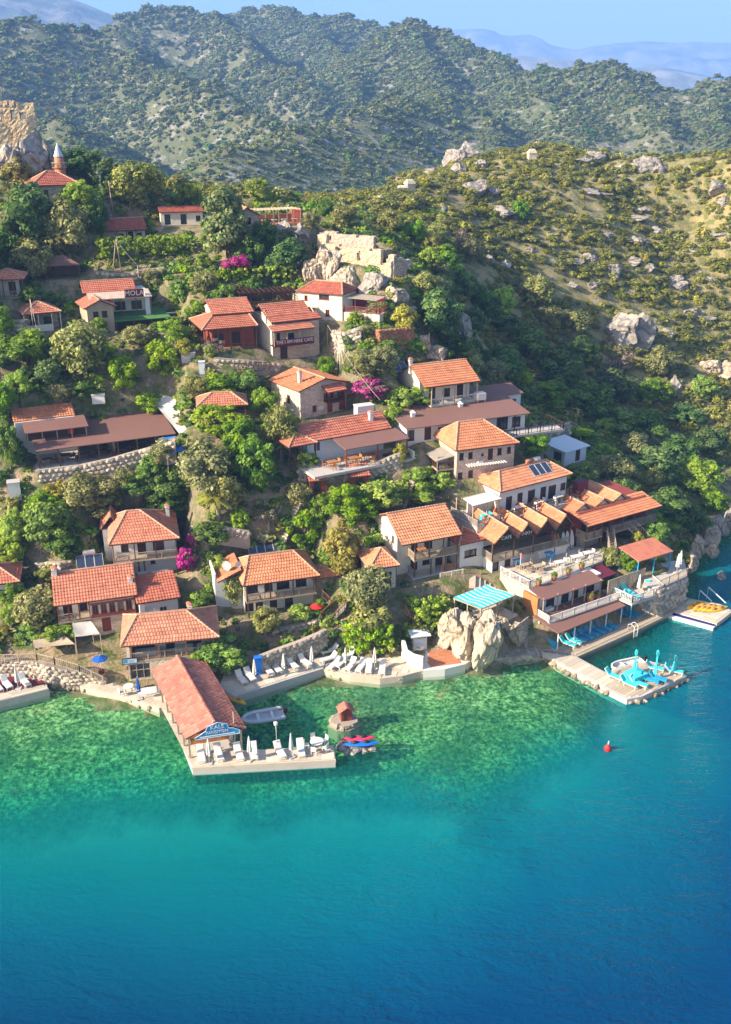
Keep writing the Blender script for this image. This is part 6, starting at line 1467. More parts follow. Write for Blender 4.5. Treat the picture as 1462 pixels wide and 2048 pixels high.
# round table and chairs
def chair_proto(mat):
    r = bpy.data.objects.new('chair', None); COL.objects.link(r)
    b = MB(); b.box(-.22, .22, -.22, .22, .42, .46); b.build('seat', M[mat], r); b = MB(); b.box(-.22, .22, .19, .23, .46, .88); b.build('backrest', M[mat], r)
    l = MB(); l.box(-.025, .025, -.025, .025, 0, .42); lm = l.data('leg', M[mat])
    for x in (-.19, .19):
        for y in (-.19, .19): inst('leg', lm, r, (x, y, 0))
    return r
_cp = {}
def chair(p, ang, mat, label, group):
    if mat not in _cp: _cp[mat] = o = chair_proto(mat)
    else: o = copy_tree(_cp[mat])
    o.location = tuple(p); o.rotation_euler = (0, 0, ang); tag(o, label, 'chair', group)
def table_set(px, py, z, mat, label, n=4, rad=.55, cmat=None, square=False, clabel=None, a0=.4, p=None):
    p = onz(px, py, z) if p is None else np.array(p)
    r = empty('table', tuple(p), a0, label, 'table'); b = MB()
    if square: b.box(-rad, rad, -rad*.75, rad*.75, .70, .75)
    else: b.tube([(0, 0, .70), (0, 0, .75)], rad, 14, smooth=False)
    b.build('tabletop', M[mat], r); l = MB(); l.box(-.03, .03, -.03, .03, 0, .7); lm = l.data('leg', M[mat])
    for x in (-.6, .6):
        for y in (-.45, .45): inst('leg', lm, r, (x*rad, y*rad, 0))
    for i in range(n):
        a = a0+2*math.pi*i/n+.3; d = np.array((math.cos(a), math.sin(a), 0))*(rad+.3); chair(p+d, a-math.pi/2, cmat or mat, (clabel or 'chair at the '+label)+', '+('right', 'far right', 'far', 'far left', 'left', 'near left', 'near', 'near right')[int(((a % (2*math.pi))+math.pi/8)/(math.pi/4)) % 8]+' side', 'chairs round tables')
table_set(634, 1496, .74, 'paint', 'round white table at the right end of the harbour pier', 5, .6, clabel='white chair at the round table on the pier')
# boats, kayaks, islet
def boat(label, p, ang, L=4.0, Wd=1.7, rib=True):
    r = empty('motor_boat', tuple(p), ang, label, 'boat')
    def outline(x): t = (x+L/2)/L; return Wd/2*(1 if t < .55 else math.sqrt(max(0, 1-((t-.55)/.45)**2.2)))
    xs = np.linspace(-L/2, L/2, 13); b = MB(); bot = []
    for s in (-1, 1):
        for x0, x1 in zip(xs[:-1], xs[1:]):
            b.poly([(x0, s*outline(x0), .42), (x1, s*outline(x1), .45), (x1, s*outline(x1)*.45, -.15+.25*max(0, x1/L*2-.4)), (x0, s*outline(x0)*.45, -.15+.25*max(0, x0/L*2-.4))][::s], smooth=True)
    b.poly([(-L/2, -Wd/2, .42), (-L/2, Wd/2, .42), (-L/2, Wd*.22, -.15), (-L/2, -Wd*.22, -.15)]); b.build('hull', M['paint'], r)
    b = MB()
    for x0, x1 in zip(xs[:-1], xs[1:]): b.poly([(x0, -outline(x0)*.8, .14), (x1, -outline(x1)*.8, .14), (x1, outline(x1)*.8, .14), (x0, outline(x0)*.8, .14)])
    b.build('floor', M['hull'], r)
    path = [(x, -outline(x)*.93, .45) for x in xs]+[(x, outline(x)*.93, .45) for x in xs[::-1][1:]]
    b = MB(); b.tube(path, .19 if rib else .1, 8); b.build('tube' if rib else 'gunwale', M['hull' if rib else 'paint'], r)
    for x in (-L*.22, L*.12): b = MB(); b.box(x-.14, x+.14, -Wd*.36, Wd*.36, .34, .40); b.build('bench', M['paint'], r)
    b = MB(); b.box(-L/2-.3, -L/2+.05, -.16, .16, .45, .95); b.box(-L/2-.22, -L/2-.06, -.07, .07, -.4, .45); b.bar((-L/2, 0, .8), (-L/2+.5, .05, .85), .05); b.build('outboard_motor', M['iron'], r)
    return r
p = onz(527,1440,0); boat('grey inflatable boat with a black outboard moored behind the harbour hall', (p[0], p[1], .02), R(197), 3.9, 1.7)
p = onz(1262,1338,0); boat('small white boat with aqua seats moored behind the aqua parasols', (p[0]-.3, p[1]+.2, .05), R(200), 3.8, 1.7, False)
def kayak_proto(mat, L=3.2, W_=.75):
    me_ = MB(); xs = np.linspace(-1, 1, 11); rings = []
    for x in xs:
        w = W_/2*max(.03, (1-abs(x)**2.4)); hh = .17*(1+.35*abs(x)**3); rings.append([(x*L/2, w*math.cos(a), .17+(hh if math.sin(a) > 0 else .17)*math.sin(a)*max(.15, 1-abs(x)**3)) for a in np.linspace(0, 2*math.pi, 9)[:-1]])
    for a, c in zip(rings[:-1], rings[1:]):
        for k in range(8): me_.poly([a[k], c[k], c[(k+1) % 8], a[(k+1) % 8]], smooth=True)
    me_.poly(rings[0]); me_.poly(rings[-1][::-1])
    r = bpy.data.objects.new('kayak', None); COL.objects.link(r); me_.build('hull', M[mat], r)
    for x in (-.55, .45): b = MB(); b.tube([(x-.35, 0, .325), (x, 0, .335), (x+.35, 0, .325)], [.10, .2, .10], 8); o = b.build('seat_well', M['iron' if mat != 'yellow' else 'orangewood'], r); o.scale = (1, 1, 1)
    return r
_kp = {}
def kayak(mat, p, ang, label, group=None, tilt=0, sc=1.0):
    if mat not in _kp: _kp[mat] = o = kayak_proto(mat)
    else: o = copy_tree(_kp[mat])
    o.location = tuple(p); o.rotation_euler = (tilt, 0, ang); o.scale = (sc, sc, sc); tag(o, label, 'kayak', group)
a = onz(716,1479,.5); kayak('pink', (a[0], a[1], .46), R(6), 'pink red kayak lying on rocks at the pier tip'); a = onz(722,1489,.5); kayak('kayakblue', (a[0], a[1], .42), R(5), 'bright blue kayak lying on rocks at the pier tip')
a = onz(471,1397,.3); kayak('yellow', (a[0], a[1], .12), R(-42), 'yellow kayak floating beside the long harbour roof')
for x, y, an, tl, lb in [(1388,1212,35,.5,'yellow kayak nearest the stone wall'), (1399,1216,38,.45,'yellow kayak second from the stone wall'), (1412,1217,30,.4,'yellow kayak third from the stone wall'), (1421,1219,26,.35,'yellow kayak second from the pier end'), (1433,1220,22,.4,'yellow kayak nearest the pier end')]:
    a = onz(x, y, .55); kayak('yellow', (a[0], a[1], .58), R(an), lb, 'yellow kayaks on the right pier', tl, .95)
a = onz(1358,1168,3.0); kayak('yellow', (a[0], a[1]-.1, a[2]-.3), R(28), 'pale yellow kayak hanging on the terrace wall at the far right', None, 1.2, .85)
def islet():
    p = onz(688,1446,0); r = empty('islet', tuple(p), 0, 'tiny round rock islet with a stone rim in the shallow cove', 'islet')
    b = MB(); n = 16
    ring = [(1.25*math.cos(2*math.pi*k/n)*(1+.1*math.sin(3*k)), 1.15*math.sin(2*math.pi*k/n)) for k in range(n)]
    b.prism([(x*1.15, y*1.15) for x, y in ring], -1.5, .05); b.prism(ring, .05, .45); b.build('rock_base', M['rubbledark'], r)
    for i in range(44):
        a = rnd.random()*6.28; q = rnd.uniform(1.12, 1.3); s = rnd.uniform(.16, .3); inst('stone', rnd.choice(WETST if rnd.random() < .4 else STONE), r, (q*math.cos(a), q*.95*math.sin(a), rnd.uniform(-.05, .42)), (rnd.random()*3, rnd.random()*3, rnd.random()*6), (s, s*.8, s*.6))
    hr = empty('duck_house', (p[0]+.15, p[1]+.1, .42), R(14), 'red timber duck house with tiled roof on the rock islet', 'duck house')
    b = MB(); b.box(-.5, .5, -.45, .45, 0, 1.05); b.build('wall', M['redwood'], hr); b = MB(); b.box(-.3, .0, -.47, -.455, .1, .75); b.build('door', M['darkwood'], hr)
    for s in (-1, 1):
        t = MB(); E0 = Vector((s*.72, -.62, 1.0)); tile_plane(t, E0 if s < 0 else E0, Vector((0, -1, 0)) if s < 0 else Vector((0, 1, 0)), Vector((-s*.72, 0, .5)), Vector((s*.5, 0, .72)), [(0, 0), (1.24 if s > 0 else -1.24, 0), (1.24 if s > 0 else -1.24, .88), (0, .88)], .25, .2)
        o = MB(); o.poly([(s*.72, -.62, .98), (s*.72, .62, .98), (0, .62, 1.48), (0, -.62, 1.48)][::s]); oo = o.build('roof', M['fascia'], hr); t.build('roof_tiles', M['tilefaded'], oo, 'stuff')
    b = MB(); b.poly([(-.5, -.45, 1.05), (.5, -.45, 1.05), (0, -.45, 1.42)]); b.poly([(.5, .45, 1.05), (-.5, .45, 1.05), (0, .45, 1.42)]); b.build('gable', M['redwood'], hr)
islet()
p = onz(1215,1500,0); r = empty('buoy', (p[0], p[1], 0), 0, 'small red buoy floating in the open bay', 'buoy'); b = MB(); b.tube([(0, 0, -.2), (0, 0, 0), (0, 0, .25), (0, 0, .5), (0, 0, .6)], [.12, .3, .34, .18, .06], 10); b.build('float', M['red'], r); b = MB(); b.tube([(0, 0, .55), (.03, 0, .95)], .05, 6); b.build('rod', M['paint'], r)
# cove: loungers and parasols
for i, (x, y, a) in enumerate([(483,1362,-58),(500,1356,-58),(537,1345,-60),(553,1340,-60),(585,1333,-55),(610,1328,-50)]):
    lounger(x, y, .84, a, 'fabricwhite', 'white lounger on the cove quay, %s' % ['nearest the yellow kayak', 'left of the first cove parasol', 'right of the first cove parasol', 'left of the second cove parasol', 'right of the second cove parasol', 'under the dry bush on the wall'][i], GW)
for x, y, lb in [(510,1362,'closed white parasol on the left of the cove quay'), (568,1350,'closed white parasol in the middle of the cove quay'), (624,1336,'closed white parasol at the right end of the cove quay'), (691,1338,'closed white parasol among loungers below the stone corner'), (749,1338,'closed white parasol in front of the cut ivy hedge')]: parasol(x, y, .82, 'fabricwhite', lb, GP)
for i, (x, y, a) in enumerate([(658,1322,-150),(668,1334,-120),(683,1330,-120),(702,1336,-115),(722,1338,-110),(738,1340,-95),(765,1342,-95),(660,1306,-155),(700,1316,-110)]):
    lounger(x, y, .74, a, 'fabricwhite', 'white lounger on the pale shore terrace, %s' % ['against the corner of the stone wall', 'left of the fourth cove parasol', 'behind the fourth cove parasol', 'right of the fourth cove parasol', 'third from the ivy hedge parasol', 'beside the ivy hedge parasol', 'nearest the little tree', 'raised at the back by the stone wall', 'in the back row below the ivy'][i], GW)
for i, (x, y, a) in enumerate([(-5,1378,-50),(14,1372,-50),(50,1368,-50)]):
    lounger(x, y, .79, a, 'fabricwhite', 'white lounger on the left dock, %s' % ['cut by the picture edge', 'left of its parasol', 'right of its parasol'][i], GW)
parasol(37,1378,.79,'fabricwhite','closed white parasol on the dock at the left edge', GP)
parasol(410,1262+21,1.6,'fabricwhite','closed white parasol beside the pale cliff', GP) if False else None
parasol(890,1292,.9,'fabricwhite','closed white parasol beside the pale sea cliff', GP)
parasol(279,1398,.6,'blue','closed blue parasol in front of the guest house', None)
table_set(258, 1385, .6, 'paint', 'round white table left of the blue parasol', 2, .5, clabel='white chair at the table by the blue parasol')
p = onz(300,1382,.6); kr = empty('upturned_boat', (p[0], p[1], .6), R(15), 'white upturned dinghy beside the blue parasol', 'boat'); b = MB()
for s in (-1, 1):
    xs = np.linspace(-1.2, 1.2, 9)
    for x0, x1 in zip(xs[:-1], xs[1:]):
        w0, w1 = [.55*math.sqrt(max(0, 1-(x/1.25)**2)) for x in (x0, x1)]
        b.poly([(x0, s*w0, .05), (x1, s*w1, .05), (x1, 0, .45*(1-(x1/1.3)**4)), (x0, 0, .45*(1-(x0/1.3)**4))][::s], smooth=True)
b.build('hull', M['paint'], kr); b = MB(); b.bar((-1.15, 0, .42), (1.15, 0, .42), .06); b.build('keel', M['paint'], kr)
p = onz(203,1342,1.0); r = empty('cloth_umbrella', (p[0], p[1], .8), 0, 'dark blue open umbrella by the guest house path', 'parasol'); b = MB()
for k in range(8):
    a0, a1 = k*math.pi/4, (k+1)*math.pi/4; b.poly([(.8*math.cos(a0), .8*math.sin(a0), 1.6), (.8*math.cos(a1), .8*math.sin(a1), 1.6), (0, 0, 2.0)])
b.build('canopy', M['blue'], r); b = MB(); b.tube([(0, 0, 0), (0, 0, 2.05)], .03, 6); b.build('pole', M['paint'], r); b = MB(); b.box(-.25, .25, -.2, .2, 0, .3); b.build('base', M['maroon'], r)
# right pier: aqua furniture
for i, (x, y, a) in enumerate([(1226,1356,-42),(1256,1371,-42),(1276,1371,-40),(1308,1340,-25),(1346,1346,-25)]):
    lounger(x, y, .64, a, 'aqua', 'aqua lounger on the right pier, %s' % ['nearest the quay', 'at the front edge', 'beside the square aqua canopy', 'behind the tall aqua parasol', 'next to the outermost aqua parasol'][i], 'aqua sun loungers')
for i, (x, y, a) in enumerate([(1298,1364,-30),(1314,1361,-30)]): lounger(x, y, .64, a, 'azure', 'dark azure lounger in the shade of the tall aqua parasol, %s' % ['left one', 'right one'][i], 'azure sun loungers')
GA = 'folded aqua parasols on the right pier'
parasol(1268,1346,.64,'aqua','folded aqua parasol rising from the square aqua canopy', GA, True, 2.3); parasol(1309,1358,.64,'aqua','tallest folded aqua parasol on the right pier', GA, True, 2.9); parasol(1347,1347,.64,'aqua','outermost folded aqua parasol on the right pier', GA, True, 1.7)
p = onz(1270,1358,.62); r = empty('canopy', (p[0], p[1], .62), R(32), 'square aqua canopy covering a table on the right pier', 'canopy'); b = MB()
b.mesh([(-.95, -.75, .75), (.95, -.75, .75), (.95, .75, .75), (-.95, .75, .75), (0, 0, 1.0), (-.97, -.77, .15), (.97, -.77, .15), (.97, .77, .15), (-.97, .77, .15)], [(0,1,4), (1,2,4), (2,3,4), (3,0,4), (5,6,1,0), (6,7,2,1), (7,8,3,2), (8,5,0,3)]); b.build('cloth', M['aqua'], r)
b = MB(); [b.bar((x, y, -.02), (x, y, .74), .06) for x in (-.85, .85) for y in (-.65, .65)]; b.build('legs', M['paint'], r)
for i in range(8):
    t = i/7; x, y = 1134+84*t, 1291-37*t; lounger(x, y, .62, -38, 'azure' if i > 1 else 'aqua', '%s lounger under the brown shelter, %s from its left end' % ('aqua' if i < 2 else 'azure', ['first', 'second', 'third', 'fourth', 'fifth', 'sixth', 'seventh', 'eighth'][i]), 'azure sun loungers' if i > 1 else 'aqua sun loungers')
for i, (x, y) in enumerate([(1252,1233),(1263,1229),(1278,1222),(1290,1217)]): lounger(x, y, .62, -35, 'azure', 'azure lounger under the small aqua terrace, %s from the left' % ['first', 'second', 'third', 'fourth'][i], 'azure sun loungers')
for i, (x, y, a) in enumerate([(1240,1190,-60),(1254,1186,-60),(1263,1197,-30),(1295,1180,-100)]): lounger(x, y, 3.22, a, 'aqua', 'aqua lounger on the small railed terrace, %s' % ['leftmost', 'second from the left', 'by the front railing', 'right of the parasol'][i], 'aqua sun loungers')
parasol(1276,1189,3.22,'fabricwhite','closed white parasol between aqua loungers on the small terrace', GP); parasol(1353,1146,3.92,'fabricwhite','closed white parasol on the far right stone terrace', GP); parasol(1358,1140,3.92,'fabricwhite','closed white parasol behind another on the far right terrace', GP)
# upper terrace furniture
for i, (x, y, m_) in enumerate([(1118,1135,'paint'),(1150,1124,'paint'),(1175,1116,'paint'),(1075,1143,'palewood'),(1050,1140,'palewood'),(1095,1115,'signblue'),(1030,1128,'signblue')]):
    table_set(x, y, 5.24, m_, '%s table on the upper terrace %s' % ({'paint': 'white', 'palewood': 'pale wooden', 'signblue': 'blue'}[m_], ['left of two white ones', 'between two white ones', 'nearest the outdoor stairs', 'in the middle of the floor', 'behind the left railing', 'by the surfboards', 'by the cafe wall'][i]), 3, .5, square=True, clabel='chair at upper terrace table %s' % ['left of two white ones', 'between two white ones', 'nearest the stairs', 'in the floor middle', 'behind the left railing', 'by the surfboards', 'by the cafe wall'][i])
def board(px, py, z, label, mat, ang, lean=.22, L=2.3, w=.3):
    p = onz(px, py, z); r = empty('surfboard', tuple(p), ang, label, 'surfboard', 'boards leaning on the cafe wall'); r.rotation_euler = (-lean, 0, ang)
    b = MB(); n = 12; o = [(w*math.sin(math.pi*t)**.6, L*t) for t in np.linspace(0.01, .99, n)]; pts = [(x, 0, z) for x, z in o]+[(-x, 0, z) for x, z in o[::-1]]
    k = len(pts); b.mesh(pts+[(x, .07, z) for x, y, z in pts], [tuple(range(k)), tuple(range(k, 2*k))[::-1]]+[(i, k+i, k+(i+1) % k, (i+1) % k) for i in range(k)]); b.build('deck', M[mat], r)
    b = MB(); b.box(-.02, .02, -.08, 0, L*.08, L*.18); b.build('fin', M['iron'], r)
cf = G('cafe').ang
board(1112,1106,5.3,'orange brown board leaning left of the white boards','orangewood',cf); board(1118,1104,5.3,'second orange brown board against the cafe wall','orangewood',cf)
for i, x in enumerate((1129,1137,1145)): board(x, 1102-2.5*i, 5.3, 'white board leaning on the cafe wall, %s' % ['left of three', 'middle of three', 'right of three'][i], 'paint', cf)
p = onz(1069,1128,5.24); r = empty('wicker_shield', tuple(p), cf, 'grey arched wicker panel leaning on the cafe wall', 'panel'); b = MB(); pts = [(-.55, 0), (.55, 0), (.55, .9), (.4, 1.3), (0, 1.5), (-.4, 1.3), (-.55, .9)]; b.mesh([(x, 0, z) for x, z in pts]+[(x, .1, z) for x, z in pts], [tuple(range(7)), tuple(range(7, 14))[::-1]]+[(i, 7+i, 7+(i+1) % 7, (i+1) % 7) for i in range(7)]); b.build('panel', M['greywood'], r); b = MB(); [b.box(x-.02, x+.02, -.03, 0, .05, 1.2) for x in (-.35, -.1, .15, .4)]; b.build('canes', M['concrete'], r)
def pot(px, py, z, label, k=.3, leaf='leafgreen', group='flower pots on the terrace'):
    p = onz(px, py, z); r = empty('flower_pot', tuple(p), 0, label, 'flower pot', group); b = MB(); b.tube([(0, 0, 0), (0, 0, k*1.5), (0, 0, k*1.7)], [k*.6, k*.95, k], 9); b.build('pot', M['terracotta'], r); POTS.append((r, k))
POTS = []
for x, y, lb in [(1077,1172,'first'),(1108,1160,'second'),(1137,1149,'third'),(1163,1139,'fourth')]: pot(x, y, 5.3, 'terracotta pot on the upper terrace edge, %s from the left' % lb, .34)
pot(1180,1204,3.02,'round shrub in a pot on the lower bar terrace',.45); pot(1194,1199,3.02,'terracotta pot beside the potted shrub',.35)
for x, y, lb in [(894,1205,'left'),(904,1209,'middle'),(912,1212,'right')]: pot(x, y, 3.3, 'terracotta pot beside the striped pergola, %s of three' % lb, .3)
# flag, gangway, ladder
r = pole('flag_pole', 'white pole with a small red flag on the upper terrace', 'flag', 1040, 1139, 5.24, 2.0, .04, 'paint'); b = MB(); b.box(.04, .1, -.3, .3, 1.4, 1.95); b.build('flag', M['red'], r)
for i, (a, c) in enumerate((((1400,1180),(1424,1203)), ((1417,1174),(1452,1206)))):
    A_ = onz(*a, 1.6); C_ = onz(*c, .6); r = empty('mooring_rail', tuple(A_), 0, 'long pale blue bar over the water by the kayak pier, %s of two' % ('left', 'right')[i], 'rail', 'bars over the water'); b = MB(); b.bar((0, 0, 0), tuple(C_-A_), .09); b.build('bar', M['bluewhite'], r); b = MB(); b.bar((0, 0, 0), (0, 0, -2.6), .07); b.build('prop', M['metal'], r)
r = empty('swim_ladder', tuple(onz(1266,1262,.6)), G('lowbar').ang, 'curved pale handrails of a swimming ladder on the wooden deck', 'ladder')
for x in (-.3, .3): b = MB(); b.tube([(x, .5, 0), (x, .45, .7), (x, .1, .95), (x, -.35, .7), (x, -.4, -.6)], .045, 6); b.build('handrail', M['fabricwhite'], r)
for k in range(3): b = MB(); b.bar((-.3, -.4, -.1-.2*k), (.3, -.4, -.1-.2*k), .05); b.build('rung', M['paint'], r)
# white lectern-like kiosk, white wall by the small terrace
p = onz(838,1292,1.1); r = empty('kiosk', tuple(p), R(12), 'small white kiosk with a flat roof under the dark stair rail', 'kiosk'); b = MB(); b.box(-.7, .7, -.5, .5, -.8, 1.2); b.build('body', M['paint'], r); b = MB(); b.box(-1.05, 1.05, -.8, .8, 1.5, 1.6); b.build('roof', M['bluewhite'], r); b = MB(); [b.box(x-.05, x+.05, y-.05, y+.05, 1.2, 1.5) for x in (-.65, .65) for y in (-.45, .45)]; b.build('posts', M['paint'], r); b = MB(); b.box(-.5, .5, -.52, -.505, .3, 1.0); b.build('panel', M['bluewhite'], r)
r = empty('white_wall', tuple(onz(808,1318,.7)), 0, 'low broken white wall between the shore terrace and the small tiled terrace', 'wall'); b = MB(); A_ = Vector(onz(808,1300,.7)); o_ = A_; prev = None
pts = [((806,1312),1.9),((812,1322),1.3),((825,1334),1.5),((846,1340),1.5)]
for (q1, h1), (q2, h2) in zip(pts[:-1], pts[1:]):
    a, c = Vector(onz(*q1, .7))-Vector(r.location), Vector(onz(*q2, .7))-Vector(r.location); d = (c-a).normalized(); n = Vector((-d.y, d.x, 0))*.18
    b.mesh([a-n, c-n, c+n, a+n, a-n+Vector((0,0,h1)), c-n+Vector((0,0,h2)), c+n+Vector((0,0,h2)), a+n+Vector((0,0,h1))], [(0,1,5,4),(1,2,6,5),(2,3,7,6),(3,0,4,7),(4,5,6,7)])
b.build('wall', M['paint'], r)

f = G('restaurant15')
for i in range(7): table_set(0, 0, 0, 'wood', 'dark wooden table under the big brown roof, %s from its left end' % ('first', 'second', 'third', 'fourth', 'fifth', 'sixth', 'seventh')[i], 2, .55, square=True, p=f.world(1.2+2.1*i, 1.3+.5*(i % 2), .02), a0=f.ang, clabel='wooden chair under the big brown roof, table %d from the left' % (i+1))
f = G('terrace14')
for i, u in enumerate((1.2, 3.4, -1.6)): table_set(0, 0, 0, 'orangewood', 'orange wooden table on the red roofed restaurant terrace, %s' % ('left under the canopy', 'right under the canopy', 'outside the canopy')[i], 3, .6, square=True, p=f.world(u, -1.6, .02), a0=f.ang, clabel='orange chair at the %s table of the red roofed terrace' % ('left canopy', 'right canopy', 'outer')[i])
f = G('hip9')
for i, u in enumerate((2.2, 5.6, 8.6)): table_set(0, 0, 0, 'paint', 'white table on the long railed deck, %s of three' % ('left', 'middle', 'right')[i], 2, .45, square=True, p=f.world(u, -.6, .02), a0=f.ang, clabel='white chair at the %s table of the long railed deck' % ('left', 'middle', 'right')[i])
table_set(0, 0, 0, 'aqua', 'aqua table on the deck under the striped side pergola', 2, .5, square=True, p=f.world(-2.4, -.4, .02), a0=f.ang, clabel='aqua chair under the striped side pergola')
for i, (x, y) in enumerate(((925,1176),(958,1166))): table_set(x, y, 4.0, 'signblue', 'blue table behind the striped pergola, %s of two' % ('left', 'right')[i], 2, .55, square=True, clabel='blue chair at the %s table behind the striped pergola' % ('left', 'right')[i])
f = G('pergola31')
for i, u in enumerate((1.2, 3.4)): table_set(0, 0, 0, 'palewood', 'pale table in the shade of the striped pergola, %s of two' % ('left', 'right')[i], 3, .5, square=True, p=f.world(u, .9, .02), a0=f.ang, clabel='pale chair at the %s table under the striped pergola' % ('left', 'right')[i])
# ------------------------------------------------------------------ smaller roofs, ruins, castle, rocks, walls, poles
h = House('bluehut', 'hut', 'white hut with a pale blue metal roof below the grey stone wall', 'hut'); f = h.f; W, D, he = f.W, f.D, f.he
h.walls(.2, W-.2, .4, D, -.5, he, 'bluewhite', F=[(2.8, .1, .9, 1.7, 'door')], L=[(1.6, .1, 1.4, 1.5, 'dark')]); h.roof('shed', -.1, W+.1, 0, D+.3, he, .35, 'bluewhite', tiles=False)
h = House('edge32', 'house', 'house with a red tiled roof cut off by the left edge', 'house'); f = h.f; W, D, he = f.W, f.D, f.he
h.walls(-2, W-.4, .5, D, -1, he, 'white', F=[(1.2, .6, .8, .9, 'win')]); h.roof('hip', -3, W, 0, D+1, he, 1.2, 'tilered')
h = House('tent28', 'pavilion', 'dark brown tent roofed pavilion below the grey green trees on the left', 'pavilion'); f = h.f; W, D, he = f.W, f.D, f.he
h.roof('hip', -.5, W, 0, D, he, 1.1, 'brownroof', tiles=False); h.posts([(.2+i*(W-.4)/3, .2) for i in range(4)], -.5, he, .1, 'wood'); h.slab(0, W, D-.4, D-.2, -.5, he, 'wood', 'back_wall')
h = House('green20', 'shelter', 'low shelter with a bright green turf roof beside the timber hut', 'shelter'); f = h.f; W, D, he = f.W, f.D, f.he
h.roof('shed', 0, W, 0, D+2.2, he, .6, 'green', tiles=False); h.posts([(.2+i*(W-.4)/3, .2) for i in range(4)], -.6, he-.05, .1, 'wood'); h.slab(.2, W-.2, 1.9, 2.1, -.6, he, 'darkwood', 'back_wall'); h.slab(W-.2, W+3.2, 1.6, 1.9, he+.2, he+.3, 'bluewhite', 'side_roof')
for k, lb in (('lean1', 'left'), ('lean2', 'right')):
    h = House(k, 'lean_to', 'tiny tiled lean to against the terrace wall, %s of two' % lb, 'lean-to'); f = h.f; W, D, he = f.W, f.D, f.he
    h.roof('shed', 0, W, 0, D, he, .9, 'tilered'); h.walls(.15, W-.15, .6, D, -.6, he, 'redwood', F=[(W/2, .05, .8, 1.3, 'dark')]); h.posts([(.15, .12), (W-.15, .12)], -.8, he-.05, .1, 'wood')
h = House('house27', 'house', 'pale stone house beside the orange hilltop terrace', 'house'); f = h.f; W, D, he = f.W, f.D, f.he
h.walls(.2, W-.2, .3, D, -1, he, 'stonepink', F=[(2.0, .3, .8, .9, 'win')], gable='v', rise=1.0); h.roof('gable_v', 0, W, 0, D, he, 1.05, 'tileold')
h = House('deck27', 'terrace_cafe', 'hilltop cafe terrace with an orange deck and a pale timber trellis', 'cafe'); f = h.f; W, D, he = f.W, f.D, f.he
h.slab(0, W, 0, D, -.5, 0, 'orangewood', 'deck'); h.rail([(.1, D), (.1, .1), (W-.1, .1)], 0, .8, 'greywood', step=.4); h.posts([(u, v) for u in (.3, 2.4, 4.6, 6.8) for v in (.4, 3.6)], 0, 2.2, .13, 'palewood')
b = MB(); [b.bar((.1+i*.55, .2, 2.25), (.1+i*.55, 3.9, 2.25), .09) for i in range(13)]; h.part(b, 'trellis', M['palewood']); h.slab(7.2, W, 1.2, D, 0, 1.9, 'redwood', 'kitchen_wall'); h.slab(7.0, W+.2, 1.0, D+.2, 1.9, 2.0, 'tilered', 'kitchen_roof'); h.slab(0, W, D-.2, D, 0, 1.2, 'orangewood', 'back_wall')
for i in range(4): h.slab(1+i*1.6, 1.8+i*1.6, 1.4, 2.0, .68, .74, 'paint', 'table')
h = House('perg18', 'pergola', 'low dark timber pergola under bright vines left of the ruin', 'pergola'); f = h.f; W, D, he = f.W, f.D, f.he
h.posts([(.15+i*(W-.3)/5, v) for i in range(6) for v in (.2, D-.2)], -.4, he, .12, 'darkwood'); b = MB(); [b.bar((0, v, he), (W, v, he), .1) for v in np.linspace(.1, D-.1, 6)]; [b.bar((u, 0, he+.1), (u, D, he+.1), .08) for u in np.linspace(.1, W-.1, 12)]; h.part(b, 'beams', M['darkwood']); h.slab(0, W, D-.3, D-.1, -.4, he, 'darkwood', 'back_wall'); h.slab(0, W, 0, D, -.6, -.1, 'stonegrey', 'floor'); h.rail([(.1, .1), (W-.1, .1)], -.1, .8, 'wood')
def inpoly(x, y, P):
    c = False
    for (x0, y0), (x1, y1) in zip(P, P[1:]+P[:1]):
        if (y0 > y) != (y1 > y) and x < (x1-x0)*(y-y0)/(y1-y0)+x0: c = not c
    return c
def maskwall(parent, a, c, outline, holes=(), s=.3, th=.8, mat='ruin', name='wall', low=-2.0):
    """ruined masonry: a wall through two ground points whose broken outline and openings follow the photograph"""
    a, c = Vector(a), Vector(c); d = Vector((c.x-a.x, c.y-a.y, 0)); t = d.normalized(); n = Vector((t.y, -t.x, 0)); n = -n if n.y > 0 else n
    L = d.length; occ = set(); xs = range(int(-6/s), int((L+6)/s)); z0 = min(a.z, c.z)+low
    for i in xs:
        for j in range(int(14/s)):
            p = a+t*((i+.5)*s); z = z0+(j+.5)*s; q = proj(p.x, p.y, z)
            if inpoly(q[0], q[1], outline) and not any(h[0] < q[0] < h[2] and h[1] < q[1] < h[3] for h in holes): occ.add((i, j))
    b = MB(); o = Vector(parent.location)
    jit = {}
    def V(i, j, k):
        if (i, j, k) not in jit: jit[(i, j, k)] = Vector((rnd.uniform(-.22, .22)*s, rnd.uniform(-.14, .14)*s, rnd.uniform(-.22, .22)*s))
        p = a+t*(i*s)-n*(th*k)-o; return Vector((p.x, p.y, z0+j*s-o.z))+jit[(i, j, k)]
    for i, j in occ:
        b.poly([V(i, j, 0), V(i+1, j, 0), V(i+1, j+1, 0), V(i, j+1, 0)]); b.poly([V(i, j+1, 1), V(i+1, j+1, 1), V(i+1, j, 1), V(i, j, 1)])
        if (i, j+1) not in occ: b.poly([V(i, j+1, 0), V(i+1, j+1, 0), V(i+1, j+1, 1), V(i, j+1, 1)])
        if (i, j-1) not in occ: b.poly([V(i, j, 1), V(i+1, j, 1), V(i+1, j, 0), V(i, j, 0)])
        if (i-1, j) not in occ: b.poly([V(i, j, 0), V(i, j+1, 0), V(i, j+1, 1), V(i, j, 1)])
        if (i+1, j) not in occ: b.poly([V(i+1, j, 1), V(i+1, j+1, 1), V(i+1, j+1, 0), V(i+1, j, 0)])
    return b.build(name, M[mat], parent)
